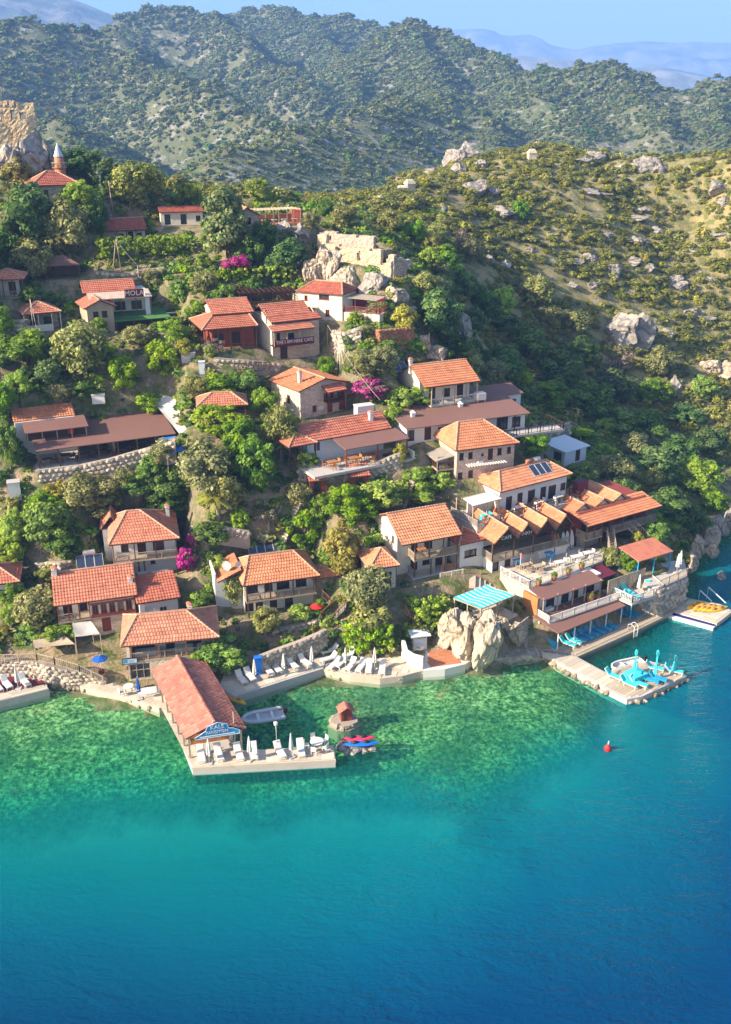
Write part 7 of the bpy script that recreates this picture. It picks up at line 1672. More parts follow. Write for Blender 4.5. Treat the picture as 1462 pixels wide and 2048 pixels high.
rf = G('ruin'); A_, C_ = np.array(rf.world(.1, 0, .2)), np.array(rf.world(rf.W-.1, 0, 0))
ru = empty('ruin', tuple(A_), 0, 'roofless ruined stone walls with window gaps on the pale rock', 'ruin'); LAND.append(('roofless ruined stone walls with window gaps on the pale rock', (710,500))); SHORTS[LAND[-1][0]] = 'the roofless ruin'
maskwall(ru, A_, C_, [(635,471),(651,468),(653,487),(672,489),(680,493),(713,495),(740,499),(742,503),(749,500),(761,501),(763,529),(771,527),(779,509),(786,509),(786,568),(635,568)], [(671,492,680,503),(714,503,721,522)], name='front_wall')
off = Vector((0.6, 4.2, .6))
maskwall(ru, Vector(A_)+off, Vector(C_)+off, [(640,467),(650,464),(672,466),(690,468),(712,470),(713,474),(730,472),(748,471),(749,530),(640,530)], [(655,472,662,480)], name='back_wall', mat='stonepink')
S0 = Vector(A_); maskwall(ru, S0, S0+Vector((.7, 4.4, .4)), [(600,400),(660,400),(660,600),(600,600)], name='side_wall', low=-2) if False else None
e0 = Vector(C_); maskwall(ru, e0, e0+Vector((4.2, 2.6, -.5)), [(783,521),(800,518),(826,518),(823,530),(812,540),(812,590),(783,590)], name='end_wall', mat='stonegrey')
w0 = Vector(onz(786,582,28.6)); rw = empty('ruin_wall', tuple(w0), 0, 'low broken wall with a brick patch right of the ruin', 'wall')
maskwall(rw, w0, Vector(onz(862,578,28.6)), [(785,562),(806,565),(830,560),(858,566),(862,590),(785,590)], s=.3, name='wall'); maskwall(rw, w0+Vector((0, -.14, 0)), Vector(onz(862,578,28.6))+Vector((0, -.14, 0)), [(807,561),(829,561),(829,584),(807,584)], s=.25, mat='brick', name='brick_patch', th=.12)
# rock tomb in front of the ruin
p = onz(671,560,29.6); tb = empty('rock_tomb', tuple(p), R(14), 'arched rock cut tomb with a small dark doorway under the ruin', 'tomb')
b = MB(); pts = [(-1.5, -1), (1.5, -1), (1.5, 1.9)]+[(1.5*math.cos(a), 1.9+1.1*math.sin(a)) for a in np.linspace(.3, math.pi-.3, 7)]+[(-1.5, 1.9)]; k = len(pts)
b.mesh([(x, 0, z) for x, z in pts]+[(x, 2.2, z) for x, z in pts], [tuple(range(k)), tuple(range(k, 2*k))[::-1]]+[(i, k+i, k+(i+1) % k, (i+1) % k) for i in range(k)]); b.build('body', M['cliff'], tb)
b = MB(); b.box(-.28, .28, -.03, .0, .2, 1.15); b.build('doorway', M['iron'], tb); b = MB(); [b.box(x-.09, x+.09, -.12, 0, 0, 1.35) for x in (-.42, .42)]; b.box(-.6, .6, -.14, 0, 1.35, 1.55); b.build('door_surround', M['stonecream'], tb)
# castle
Yc = 168.0
def cw(px, py): return Vector(atd(px, py, Yc))
ca = empty('castle', tuple(cw(0, 300)), 0, 'crenellated castle wall on the rock at the upper left edge', 'castle'); LAND.append(('crenellated castle wall on the rock at the upper left edge', (30,250))); SHORTS[LAND[-1][0]] = 'the castle'
mer = [(-80,209)]
for i in range(11): x = -74+i*13; mer += [(x, 213), (x, 203), (x+8, 203), (x+8, 213)]
maskwall(ca, cw(-70, 300), cw(70, 300)+Vector((0, 1.5, 0)), [q for q in mer if q[0] < 34]+[(34,207),(36,220),(47,218),(49,205),(67,205),(70,250),(73,285),(-80,320)], [(21,219,29,236),(38,222,48,240)], s=.35, th=1.4, name='curtain_wall', low=-4)
maskwall(ca, cw(-8, 310)+Vector((0, -2.5, 0)), cw(12, 310)+Vector((0, -2.0, 0)), [(-20,198),(3,200),(5,248),(17,252),(20,285),(16,302),(8,300),(4,330),(-20,330)], s=.35, th=1.6, name='buttress', low=-3)
# rocks
RK = [rock_mesh('rock', 200+i, M['rock'], 4, .5) for i in range(6)]; CK = [rock_mesh('rock', 220+i, M['cliff'], 5, .5) for i in range(3)]
def rock(px, py, w, h_, label, mesh=None, z=None, depth=.9, group=None, name='rock', rz=None):
    p = T(px, py+h_*.35) if z is None else Vector(onz(px, py+h_*.35, z)); dist = math.sqrt(p.y**2+(CAM_H-p.z)**2); k = dist/FPX
    c = atd(px, py, p.y+w*k*.2)
    o = inst(name, mesh or rnd.choice(RK), None, (c[0], p.y+w*k*.2, c[2]), (rnd.uniform(-.1, .1), rnd.uniform(-.1, .1), rnd.random()*6.28 if rz is None else rz), (w*k*.5, w*k*.5*depth, h_*k*.56)); lb = label; tag(o, lb, 'rock', group); return o
rock(973,1286,78,128,'tall pale sea rock with ochre streaks below the striped pergola',CK[0],.8,1.0,name='sea_rock',rz=.4)
rock(932,1278,86,96,'pale cliff left of the tall sea rock',CK[1],1.0,.8,name='cliff',rz=1.2); rock(900,1262,76,84,'pale cliff under the clipped hedge beside the parasol',CK[2],1.6,.8,name='cliff',rz=2.0)
rock(1036,1272,42,60,'small ochre rock with a bush on top beside the rough steps',CK[2],.9,name='sea_rock',rz=.2); rock(1008,1256,46,40,'pale rock over the dark cave beside the tall sea rock',CK[1],1.6,name='sea_rock')
p = onz(1012,1284,.62); r = empty('cave_door', tuple(p), R(12), 'white panelled door under the dark cave by the sea rock', 'door'); b = MB(); b.box(-.75, .75, 0, .08, 0, 1.1); b.build('panel', M['bluewhite'], r); b = MB(); b.box(-.03, .03, -.02, 0, .02, 1.08); b.build('groove', M['concrete'], r)
for x, y, w, h_, lb in ((1393,1095,40,46,'first'),(1418,1072,44,50,'second'),(1440,1056,42,44,'third'),(1460,1040,40,44,'fourth'),(1380,1125,34,40,'lowest'),(1425,1105,30,34,'outer')): rock(x, y, w, h_, 'brown rock on the far right shoreline, %s from the terrace' % lb, rnd.choice(CK+RK), .3, name='shore_rock')
rock(1443,1152,46,12,'dark flat rock in the water at the right edge',RK[1],0,.5,name='shore_rock')
rock(652,530,60,74,'pale rock below the left end of the ruin',CK[0],None); rock(698,566,80,50,'pale rock below the middle of the ruin',CK[1]); rock(745,572,64,44,'grey rounded rock below the right end of the ruin',RK[0]); rock(622,552,54,60,'pale rock at the left foot of the ruin',CK[2]); rock(790,590,60,36,'pale rock under the end of the ruin',CK[0])
rock(600,470,50,40,'pale rock below the hilltop cafe terrace',RK[2]); rock(572,460,44,30,'grey rock under the orange hilltop deck',RK[3]); rock(60,315,90,80,'dark castle rock above the mosque',RK[4]); rock(100,322,50,60,'pale castle rock behind the minaret',RK[1]); rock(20,330,60,60,'castle rock at the left edge',RK[0])
rock(915,660,56,90,'grey crag right of the big dark tree',RK[3]); rock(870,712,60,40,'pinkish bank below the big dark tree',CK[2]); rock(850,690,30,50,'pale bank right of the brick wall',CK[0])
rock(1240,662,84,70,'large pale crag above the shaded gully',RK[5]); rock(1275,668,70,74,'grey shaded crag beside the large pale crag',RK[4]); rock(1352,775,34,44,'grey crag at the edge of the gully',RK[2]); rock(1425,735,50,36,'pale boulder at the right edge above the lime tree',CK[0]); rock(1450,745,40,40,'second pale boulder at the right edge',CK[1]); rock(1455,795,30,16,'low pale rock at the right edge',CK[2])
for x, y, w, h_ in ((935,308,46,30),(908,320,40,26),(918,338,22,18),(950,378,46,26),(984,384,26,16),(1002,424,46,20),(1028,432,26,16),(960,330,24,14),(870,345,40,12),(1168,320,30,12),(1188,316,34,16),(1245,333,24,12),(1290,330,46,26),(1318,338,30,16),(1440,378,44,22),(1450,405,30,16),(1174,384,44,10),(1205,390,30,8),(1282,418,44,9),(1262,436,52,10),(1312,460,30,12),(1268,482,46,12),(1178,512,34,14),(1150,526,36,12),(1262,522,34,14),(1292,536,26,14),(1228,545,26,22),(1352,572,34,14),(1400,640,44,16),(1185,572,22,12),(1145,570,30,10),(1350,560,26,14),(1380,625,30,14),(1080,560,26,18),(1010,530,24,14),(975,520,20,14),(1330,665,30,14),(1440,470,26,12),(1100,470,22,10),(1060,500,24,10),(1380,500,26,10),(1420,560,24,10),(1210,470,24,8),(880,420,24,10),(1010,600,20,10),(1300,700,26,14),(1150,660,20,10)):
    rock(x, y, w*1.35, h_*1.25, 'pale limestone outcrop on the dry hillside', None, group='limestone outcrops on the hillside')
# stone tombs on the ridge
for x, y, hh, lb in ((819,380,1.9,'tall pointed stone tomb on the ridge left of the outcrop'), (805,383,1.1,'low stone tomb left of the tall pointed one'), (762,402,.9,'small square stone tomb lowest on the ridge'), (1063,318,2.0,'lone pointed stone tomb on the hill crest')):
    p = T(x, y); k = 1.25; r = empty('stone_tomb', tuple(p), rnd.random(), lb, 'tomb'); b = MB(); b.box(-.7*k, .7*k, -.6*k, .6*k, -.5, hh*.6); b.build('chest', M['stonecream'], r)
    b = MB(); z = hh*.6; b.mesh([(-.8*k, -.7*k, z), (.8*k, -.7*k, z), (.8*k, .7*k, z), (-.8*k, .7*k, z), (-.6*k, -.35*k, z+hh*.3), (.6*k, -.35*k, z+hh*.3), (.6*k, .35*k, z+hh*.3), (-.6*k, .35*k, z+hh*.3), (-.5*k, 0, z+hh*.45), (.5*k, 0, z+hh*.45)], [(0,1,5,4),(1,2,6,5),(2,3,7,6),(3,0,4,7),(4,5,9,8),(6,7,8,9),(5,6,9),(7,4,8),(3,2,1,0)]); b.build('lid', M['stonecream'], r)
# retaining walls of separate stones
rubble_wall('long grey stone retaining wall behind the cove loungers', [(524,1346,.8),(560,1333,.8),(605,1320,.8),(640,1308,.8),(655,1300,.8)], [1.9,2.0,2.2,2.4,2.4], limit=300)
rubble_wall('pale rubble wall above the dock at the left edge', [(-30,1352,.7),(60,1354,.7),(95,1366,.5),(135,1371,.3),(180,1369,.4),(212,1370,.5)], [1.9,1.9,2.0,1.8,1.4,.5], limit=300)
def tz(x, y): return (x, y, float(T(x, y).z)-.2)
rubble_wall('stone wall under the front of the big brown roofed restaurant', [tz(78,966), tz(160,956), tz(225,942), tz(280,926), tz(352,906)], [1.5]*5, limit=220, cell=(.6, .4))
rubble_wall('stone wall carrying the open terrace of the red roofed restaurant', [tz(597,962), tz(660,974), tz(735,968), tz(806,940)], [2.2]*4, limit=240, cell=(.6, .42))
rubble_wall('low stone planter wall below the two galleries', [(822,1176,4.3),(880,1172,4.3),(935,1160,4.3)], [1.0]*3, limit=90)
rubble_wall('grey stone wall behind the hut with the pale blue roof', [(1078,892,9.6),(1140,876,9.6)], [2.4, 2.4], limit=80, cell=(.6, .42)); rubble_wall('pale block wall under the big dark tree', [(786,652,25.6),(830,652,25.6)], [2.6, 2.6], limit=80, cell=(.6, .4))
BRK = [rock_mesh('brick_block', 300+i, M['brick'], 1, .12) for i in range(5)]
rubble_wall('orange brick bastion right of the lettered cafe', [(722,694,24.0),(759,704,24.0),(827,694,24.0)], [2.6, 2.8, 2.6], limit=220, cell=(.5, .3), mats=BRK, core='brick')
rubble_wall('low broken garden wall left of the house with two chimneys', [tz(75,1142), tz(120,1146), tz(168,1132)], [1.1, 1.2, 1.0], limit=70)
rubble_wall('terrace wall between the old stone gable and the lettered cafe', [tz(430,735), tz(500,740), tz(560,745)], [1.2, 1.2, 1.2], limit=80, cell=(.6, .42)); rubble_wall('rough wall on the path above the satellite dish house', [tz(380,1068), tz(440,1070), tz(500,1080)], [1.0]*3, limit=70); rubble_wall('garden wall with dry plants beside the wide balcony house', [tz(545,1275), tz(600,1262), tz(655,1248)], [.8]*3, limit=60)
rubble_wall('low stone wall under the bright vine terrace', [tz(190,560), tz(250,566), tz(330,552)], [1.3]*3, limit=80, cell=(.62, .45)); rubble_wall('rough stone wall at the left edge below the white balcony house', [tz(-10,668), tz(30,672), tz(60,670)], [2.0]*3, limit=60, cell=(.62, .45)); rubble_wall('tall pale retaining wall between the lettered cafe and the brick bastion', [tz(664,706), tz(690,712), tz(722,700)], [3.0]*3, limit=90, cell=(.62, .45));
# railings and stairs on the slopes
def slope_rail(label, pts, h_=.85, mat='wood', step=.3): tag(railing([tuple(onz(x, y, z)) for x, y, z in pts], None, h_, mat, None, step, 'path_railing'), label, 'railing')
slope_rail('pale picket fence along the wall above the left dock', [(0,1325,2.5),(75,1322,2.5),(110,1330,2.5),(160,1345,2.0),(207,1368,1.0)], .85, 'palewood', .2)
slope_rail('timber stair rail right of the wide balcony house', [(645,1195,4.0),(662,1212,3.6)], .9); slope_rail('long brown stair rail descending to the stone wall corner', [(700,1213,4.2),(655,1256,2.4)], .9); slope_rail('second brown stair rail beside the long one', [(682,1204,4.4),(642,1240,2.8)], .9); slope_rail('dark stair rail beside the clipped hedge at the cliff', [(806,1215,4.6),(822,1248,3.2),(868,1290,1.4)], .9, 'darkwood'); slope_rail('dark fence in front of the lettered cafe', [(470,742,23.2),(540,738,23.2)], .9, 'darkwood'); slope_rail('white baluster fence below the two galleries', [(880,1160,5.2),(925,1152,5.2)], .8, 'paint')
steps('timber_stairs', 'timber stairs between the two brown stair rails', onz(648,1252,1.6), onz(692,1210,4.2), 12, 1.3, 'greywood'); steps('stone_steps', 'rough stone steps left of the big brown roofed restaurant', onz(60,985,12.6), onz(70,945,14.4), 8, 2.2, 'stonegrey')
for k, (a, c, lb) in enumerate((((560,1095),(598,1010),'path steps climbing right of the bougainvillea house'), ((690,952),(712,872),'path steps beside the terrace restaurant'), ((585,760),(600,712),'path steps right of the lettered cafe'), ((330,720),(352,660),'path steps below the green turf shelter'), ((800,1020),(826,950),'path steps left of the square stone house'))): steps('stone_steps', lb, T(*a)+Vector((0, 0, .15)), T(*c)+Vector((0, 0, .15)), 14, 1.5, 'stonegrey')
# poles and wires
def tpole(px, py, top, label, rad=.07, mat='palewood', arms=False, lamp=False):
    p = T(px, py); H_ = atd(top[0], top[1], p.y)[2]-p.z; dx = (atd(top[0], top[1], p.y)[0]-p.x)/max(.5, H_)
    return pole('utility_pole', label, 'pole', p, 0, 0, H_, rad, mat, (dx, 0), arms, lamp), Vector((p.x+dx*H_, p.y, p.z+H_))
P1 = tpole(228,438,(217,362),'leaning pale wooden pole left of the big umbrella pine',.1)[1]; P2 = tpole(261,420,(258,366),'pale wooden pole in front of the big umbrella pine',.09)[1]; tpole(201,415,(200,348),'thin grey mast with a white top right of the mosque',.06,'metal',lamp=True)
P3 = tpole(243,545,(232,478),'right leg of a pair of wooden poles by the vine terrace',.08)[1]; tpole(226,545,(231,480),'left leg of a pair of wooden poles by the vine terrace',.08); P4 = tpole(281,580,(275,531),'wooden pole behind the MOLA sign',.08)[1]; P5 = tpole(68,668,(60,598),'tall pole in front of the white balcony house',.07)[1]
for dx, lb in ((-9, 'left'), (0, 'middle'), (12, 'right')): tpole(681+dx,752,(678,688),'slim white pole of a tripod by the lettered cafe, %s one' % lb,.05,'paint')
P6 = tpole(655,735,(655,650),'dark pole at the corner of the lettered cafe',.07,'darkwood')[1]; P7 = tpole(735,650,(733,608),'dark pole before the white house under the ruin',.06,'iron')[1]; tpole(352,725,(350,682),'thin pole left of the small white tent',.05); tpole(264,1012,(263,985),'antenna behind the bougainvillea house roof',.04,'metal',arms=True)
P8 = tpole(1168,905,(1160,870),'short pole by the pale blue roofed hut',.05,'metal')[1]
for a, c, lb in ((P3, P4, 'sagging wire from the paired poles to the MOLA sign'), (P1, P2, 'wire between the two pale poles by the umbrella pine'), (P5, T(98,760), 'guy wire from the tall pole to the garden below'), (P6, Vector(onz(760,800,21)), 'wire from the lettered cafe down to the old stone gable')):
    r = empty('cable', tuple(a), 0, lb, 'wire'); b = MB(); d = c-a; b.tube([tuple(d*t-Vector((0, 0, 2.2*t*(1-t)*min(1, d.length/14)))) for t in np.linspace(0, 1, 9)], .025, 4); b.build('strand', M['concrete'], r)
# cloths, covers, tanks, laundry
def cloth(name, label, cat, pts, mat, sag=.3, n=8):
    Q = [Vector(onz(*p)) for p in pts]; r = empty(name, tuple(Q[0]), 0, label, cat); b = MB(); o = Q[0]
    def P(u, v): p = (Q[0]*(1-u)+Q[1]*u)*(1-v)+(Q[3]*(1-u)+Q[2]*u)*v-o; p.z -= sag*16*u*(1-u)*v*(1-v)+.06*math.sin(u*9+v*5)*sag; return p
    for i in range(n):
        for j in range(n): b.poly([P(i/n, j/n), P((i+1)/n, j/n), P((i+1)/n, (j+1)/n), P(i/n, (j+1)/n)], smooth=True)
    b.build('cloth', M[mat], r)
    q = MB(); [q.bar(p-o, p-o-Vector((0, 0, 2.6)), .06) for p in Q]; q.build('poles', M['palewood'], r)
cloth('shade_sail', 'big cream shade sail beside the big brown roof', 'sail', [(300,795,19.3),(352,784,20.0),(398,828,18.4),(362,872,17.0)], 'fabricwhite', .5)
cloth('tarpaulin', 'bright blue tarpaulin beside the end of the big brown roof', 'tarpaulin', [(318,876,17.0),(350,872,17.2),(370,900,16.4),(334,908,16.3)], 'bluecloth', .1)
cloth('tarpaulin', 'blue tarpaulins spread below the dark tent roof', 'tarpaulin', [(62,556,30.4),(190,540,31.0),(192,552,30.2),(66,562,30.0)], 'bluecloth', .2); cloth('shade_sail', 'pale shade cloth over the courtyard between the two lower left houses', 'sail', [(145,1246,4.3),(182,1242,4.3),(200,1268,3.9),(150,1274,3.9)], 'concrete', .2); cloth('shade_sail', 'pale awning on poles left of the guest house', 'sail', [(66,1280,2.9),(130,1272,3.0),(150,1288,2.8),(70,1296,2.7)], 'palewood', .15)
def box(name, label, cat, px, py, z, sx, sy, sz, ang, mat, lid=None):
    p = onz(px, py, z); r = empty(name, tuple(p), R(ang), label, cat); b = MB(); b.box(-sx/2, sx/2, -sy/2, sy/2, -.6, sz); b.build('body', M[mat], r); b = MB(); b.box(-sx/2-.06, sx/2+.06, -sy/2-.06, sy/2+.06, sz, sz+.08); b.build('rim', M[lid or mat], r)
box('tent', 'small pale tent among the lime trees', 'tent', 376, 714, float(T(376,714).z), 1.7, 1.4, .6, 15, 'concrete')
box('cistern', 'white square cistern by the stone steps at the left edge', 'tank', 30, 988, float(T(30,988).z), 1.3, 1.2, 1.5, 20, 'white', 'concrete'); box('white_shed', 'small white shed with pale walls beside the magenta bougainvillea', 'shed', 728, 826, 18.4, 2.2, 1.2, 1.0, 24, 'bluewhite', 'paint'); box('freezer', 'white chest left out on the bank above the big brown roof', 'chest', 197, 797, float(T(197,797).z), 1.5, .7, .5, 10, 'paint')
box('portable_cabin', 'white upright cabinet right of the small pale tent', 'cabinet', 404, 738, float(T(404,742).z), .7, .6, .9, 10, 'bluewhite'); box('blue_bin', 'tall blue cover at the left end of the cove wall', 'cover', 517, 1348, .8, .7, .5, 1.9, 15, 'bluecloth'); box('satellite_block', 'dark red wall block behind the solar panel house', 'wall', 1160, 975, 10.2, 1.6, 1.0, .8, 30, 'maroon')
for i, x in enumerate((288, 316, 330)):
    p = onz(x, 1166-2*i, 5.3); r = empty('laundry', (p[0], p[1]-.3, 5.3), G('hip3').ang, 'white sheet hung below the long balcony, %s of three' % ('left', 'middle', 'right')[i], 'laundry'); b = MB()
    n = 7
    for k in range(n): b.poly([(-.5+k/n, .05*math.sin(k*2), .5), (-.5+(k+1)/n, .05*math.sin((k+1)*2), .5), (-.5+(k+1)/n, 0, 1.5), (-.5+k/n, 0, 1.5)])
    b.build('sheet', M['fabricwhite'], r); b = MB(); b.bar((-.7, 0, 1.5), (.7, 0, 1.5), .03); b.bar((-.7, 0, 0), (-.7, 0, 1.5), .05); b.build('line', M['metal'], r)
p = T(634, 1240); r = empty('parasol', tuple(p), 0, 'small open red parasol beside the timber stairs', 'parasol'); b = MB()
for k in range(8):
    a0, a1 = k*math.pi/4, (k+1)*math.pi/4; b.poly([(.75*math.cos(a0), .75*math.sin(a0), 1.5), (.75*math.cos(a1), .75*math.sin(a1), 1.5), (0, 0, 1.85)])
b.build('canopy', M['red'], r); b = MB(); b.tube([(0, 0, 0), (0, 0, 1.85)], .03, 6); b.build('pole', M['paint'], r)
# ------------------------------------------------------------------ vegetation
def crown_mesh(name, mats, seed, nc=46, per=110, leaf=.068, rc=.27, shape='ball', fill=.75, mix=0.0, dims=None):
    g = np.random.default_rng(seed)
    C = []
    while len(C) < nc:
        p = g.uniform(-1, 1, 3)
        if shape == 'box': C.append(p*np.array((.86, .86, .86))); continue
        l = np.linalg.norm(p)
        if l > 1 or l < fill*.75 and g.random() < .75: continue
        if shape == 'ball': q = p*(1-rc*.85)
        elif shape == 'tall': q = p*(1-rc*.8)*np.array((.8, .8, 1)); 
        elif shape == 'umbrella': q = p*(1-rc*.8); q[2] = abs(q[2])*1.0-.35 if q[2] > -.5 else q[2]*.6
        elif shape == 'cone': q = p*(1-rc*.7); q[:2] *= (1.05-.75*(q[2]+1)/2)
        else: q = p*(1-rc*.8)
        q = q*g.uniform(.78, 1.12)
        C.append(q)
    C = np.array(C)*(1 if dims is None else np.array(dims)); n = nc*per
    d = g.normal(size=(n, 3)); d /= np.linalg.norm(d, axis=1)[:, None]
    ci = np.repeat(np.arange(nc), per); rr = rc*g.uniform(.6, 1.25, nc)[ci]*g.uniform(.55, 1.05, n)
    if shape == 'box': rr *= .6
    P = C[ci]+d*rr[:, None]*np.array((1, 1, .85))
    N = d*.9+(P*.35 if dims is None else 0)+np.array((0, 0, .35))+g.normal(size=(n, 3))*.42; N /= np.linalg.norm(N, axis=1)[:, None]
    a = g.normal(size=(n, 3)); U = np.cross(N, a); U /= np.linalg.norm(U, axis=1)[:, None]; W_ = np.cross(N, U)
    s = (leaf*g.uniform(.6, 1.35, n))[:, None]
    U, W_ = U*s, W_*s*g.uniform(.55, .9, n)[:, None]
    V = np.stack([P-U, P-W_*.9+U*.1, P+U, P+W_*.9+U*.1], 1).reshape(-1, 3)
    me = bpy.data.meshes.new(name); me.vertices.add(4*n); me.vertices.foreach_set('co', V.ravel())
    me.loops.add(4*n); me.loops.foreach_set('vertex_index', np.arange(4*n)); me.polygons.add(n)
    me.polygons.foreach_set('loop_start', np.arange(n)*4); me.polygons.foreach_set('loop_total', np.full(n, 4)); me.update(calc_edges=True)
    tone = np.clip(.5+g.normal(0, .22, nc)[ci]+g.normal(0, .16, n), 0, 1)
    at = me.attributes.new('tone', 'FLOAT', 'FACE'); at.data.foreach_set('value', tone.astype(np.float32))
    for m in mats: me.materials.append(M[m])
    if mix: me.polygons.foreach_set('material_index', (g.random(n) < mix).astype(np.int32)*(len(mats)-1))
    return me
def trunk_mesh(name, seed, mat, limbs=5):
    r = random.Random(seed); b = MB(); bx, by = r.uniform(-.08, .08), r.uniform(-.08, .08)
    b.tube([(0, 0, -.25), (0, 0, 0), (bx*.5, by*.5, .4), (bx, by, .8)], [.13, .09, .07, .045], 7)
    for i in range(limbs):
        a = 6.28*i/limbs+r.random(); z = .42+.08*i*.6; q = r.uniform(.28, .45); b.tube([(bx*.6, by*.6, z), (q*.5*math.cos(a), q*.5*math.sin(a), z+.22), (q*math.cos(a), q*math.sin(a), z+.42)], [.045, .032, .015], 5)
    return b.data(name, M[mat])
KIND = {}
def kind(k, mats, phrase, shape='ball', nv=3, bark='trunk', flat=1.0, trunk=.45, **kw):
    KIND[k] = dict(crowns=[crown_mesh('crown', mats, 100*len(KIND)+i, shape=shape, **kw) for i in range(nv)], trunk=trunk_mesh('trunk', 7*len(KIND), bark), phrase=phrase, low=trunk)
kind('lush', ['leafgreen'], 'leafy deep green tree', nv=4)
kind('dark', ['leafdark'], 'dense dark green tree', nv=3)
kind('bright', ['leafbright'], 'bright lime green tree', nv=4, nc=46, per=70, rc=.24)
kind('olive', ['leafolive'], 'silvery grey green olive tree', nv=4, per=110, leaf=.062, rc=.30, bark='palebark')
kind('yellow', ['leafyellow'], 'yellowish green tree', nv=2, shape='tall', per=100, leaf=.07, bark='palebark')
kind('pine', ['leafpine'], 'rounded umbrella pine', nv=2, nc=60, per=90, leaf=.055, rc=.25, shape='ball', fill=.9)
kind('conifer', ['leafolive', 'leafdark'], 'loose feathery conifer', nv=1, shape='cone', nc=80, per=70, leaf=.055, rc=.20, mix=.35)
kind('magenta', ['leafmagenta', 'leafgreen'], 'magenta flowering bougainvillea', nv=2, leaf=.075, mix=.16)
kind('dry', ['leafdry'], 'bare brownish shrub', nv=2, per=40, leaf=.06, nc=22, bark='palebark')
kind('hedge', ['leafbright', 'leafgreen'], 'clipped bright green ivy hedge', nv=0)
kind('vine', ['leafbright', 'leafgreen'], 'flat mat of bright green vines', nv=0)
KNOWN = {}
def where(px, py):
    d = sorted(LAND, key=lambda l: (l[1][0]-px)**2+((l[1][1]-py)*1.2)**2); out = []
    for lab, (x, y) in d[:3]:
        rel = ('above' if y-py > 45 else 'below' if py-y > 45 else 'left of' if px < x else 'right of')
        out.append(rel+' '+lab)
    return out
SHORT = {}
def short(lab):
    w = lab.split(); a = SHORTS.get(lab)
    return a or lab
def mk_label(phrase, px, py, rpx):
    for size in ('', 'small ' if rpx < 30 else 'big ' if rpx > 48 else 'mid sized '):
        for rel in where(px, py):
            r_, lab = rel.split(' ', 1) if not rel.startswith(('left', 'right')) else (' '.join(rel.split(' ')[:2]), ' '.join(rel.split(' ')[2:]))
            s = '%s%s %s %s' % (size, phrase, r_, SHORTS.get(lab, 'the '+lab))
            w = s.split()
            if len(w) > 16: s = ' '.join(w[:16])
            if s not in KNOWN: KNOWN[s] = 1; return s, None
    s = '%s %s' % (phrase, ('among the village gardens' if py > 560 else 'in the upper village')); return s, phrase+'s of the village'
def tree(k, cx, cy, w, h, base=None, lab=None, name=None, yb=None):
    K = KIND[k]; p = T(cx, min(cy+h*.52, 1395)) if base is None else base
    dist = math.sqrt(p.y**2+(CAM_H-p.z)**2); r = w/2*dist/FPX
    zc = atd(cx, cy, p.y)[2]; rz = max(.5*r, h/2*dist/FPX/1.05) if k != 'vine' else max(.5, h/2*dist/FPX)
    x = atd(cx, cy, p.y)[0]
    if lab is None: lb, grp = mk_label(K['phrase'], cx, cy, w/2)
    else: lb, grp = lab, None
    z0 = float(gz(x, p.y)) if base is None else p.z
    e = empty(name or {'magenta': 'bougainvillea', 'hedge': 'hedge', 'vine': 'vine_mat', 'dry': 'shrub'}.get(k, k+'_tree' if k in ('pine', 'olive', 'conifer') and k != 'conifer' else 'conifer' if k == 'conifer' else 'tree'), (x, p.y, z0), rnd.random()*6.28 if k not in ('hedge', 'vine') else rnd.uniform(.1, .5), lb, {'magenta': 'bougainvillea', 'hedge': 'hedge', 'vine': 'vine', 'dry': 'shrub'}.get(k, 'tree'), grp)
    zc = max(zc-z0, rz*.75)+(.7 if k == 'vine' else 0)
    if k in ('hedge', 'vine'):
        dm = (r, r*.5 if k == 'hedge' else max(1.0, r*.35), rz); vol = dm[0]*dm[1]*(1 if k == 'vine' else dm[2])
        inst('crown', crown_mesh('crown', ['leafbright', 'leafgreen'], int(cx), int(min(420, 26*vol**.85+14)), 44, .13, .42, 'box', mix=.35, dims=dm), e, (0, 0, zc)); return e
    inst('crown', rnd.choice(K['crowns']), e, (0, 0, zc), (0, 0, rnd.random()*.1), (r*1.08, r*1.08, rz*1.1))
    hgt = zc+rz*.2; inst('trunk', K['trunk'], e, (0, 0, 0), (0, 0, 0), (min(r, 1.6)*1.1, min(r, 1.6)*1.1, hgt))
    return e
for key, s in (('ale', 'the blue signed guest house'), ('gable2', 'the house with two chimneys'), ('hip3', 'the bougainvillea house'), ('hip5', 'the satellite dish house'), ('gable6', 'the two gallery house'), ('cafe', 'the four gabled cafe'), ('bar8', 'the house with dormers'), ('hip9', 'the solar panel house'), ('hip10', 'the square stone house'), ('brown11', 'the long brown roof'), ('gable12', 'the scrolled balcony house'), ('gable13', 'the old stone gable'), ('terrace14', 'the terrace restaurant'), ('restaurant15', 'the big brown roofed restaurant'), ('pavilion16', 'the open pavilion'), ('cafe17', 'the lettered stone cafe'), ('red18', 'the two tier red house'), ('hip19', 'the white house under the ruin'), ('mola20', 'the MOLA sign cafe'), ('hut21', 'the timber hut'), ('balcony22', 'the white balcony house'), ('mosque24', 'the mosque'), ('house25', 'the vine terrace house'), ('house26', 'the arched stone house'), ('grill23', 'the house at the left edge'), ('boathouse', 'the harbour hall'), ('lowbar', 'the sunbed shelter'), ('midbar', 'the shore bar'), ('bar30', 'the blue post shelter'), ('pergola31', 'the striped pergola'), ('shed6', 'the small annexe'), ('annex', 'the red tiled annexe')):
    f = FR[key]
    for lab, pxy in LAND:
        q = proj(*f.world(f.W/2, f.D/2, f.he))
        if abs(q[0]-pxy[0]) < .5 and abs(q[1]-pxy[1]) < .5: SHORTS[lab] = s
SHORTS['grey stone wall of the far right terrace above the kayak pier'] = 'the kayak pier wall'
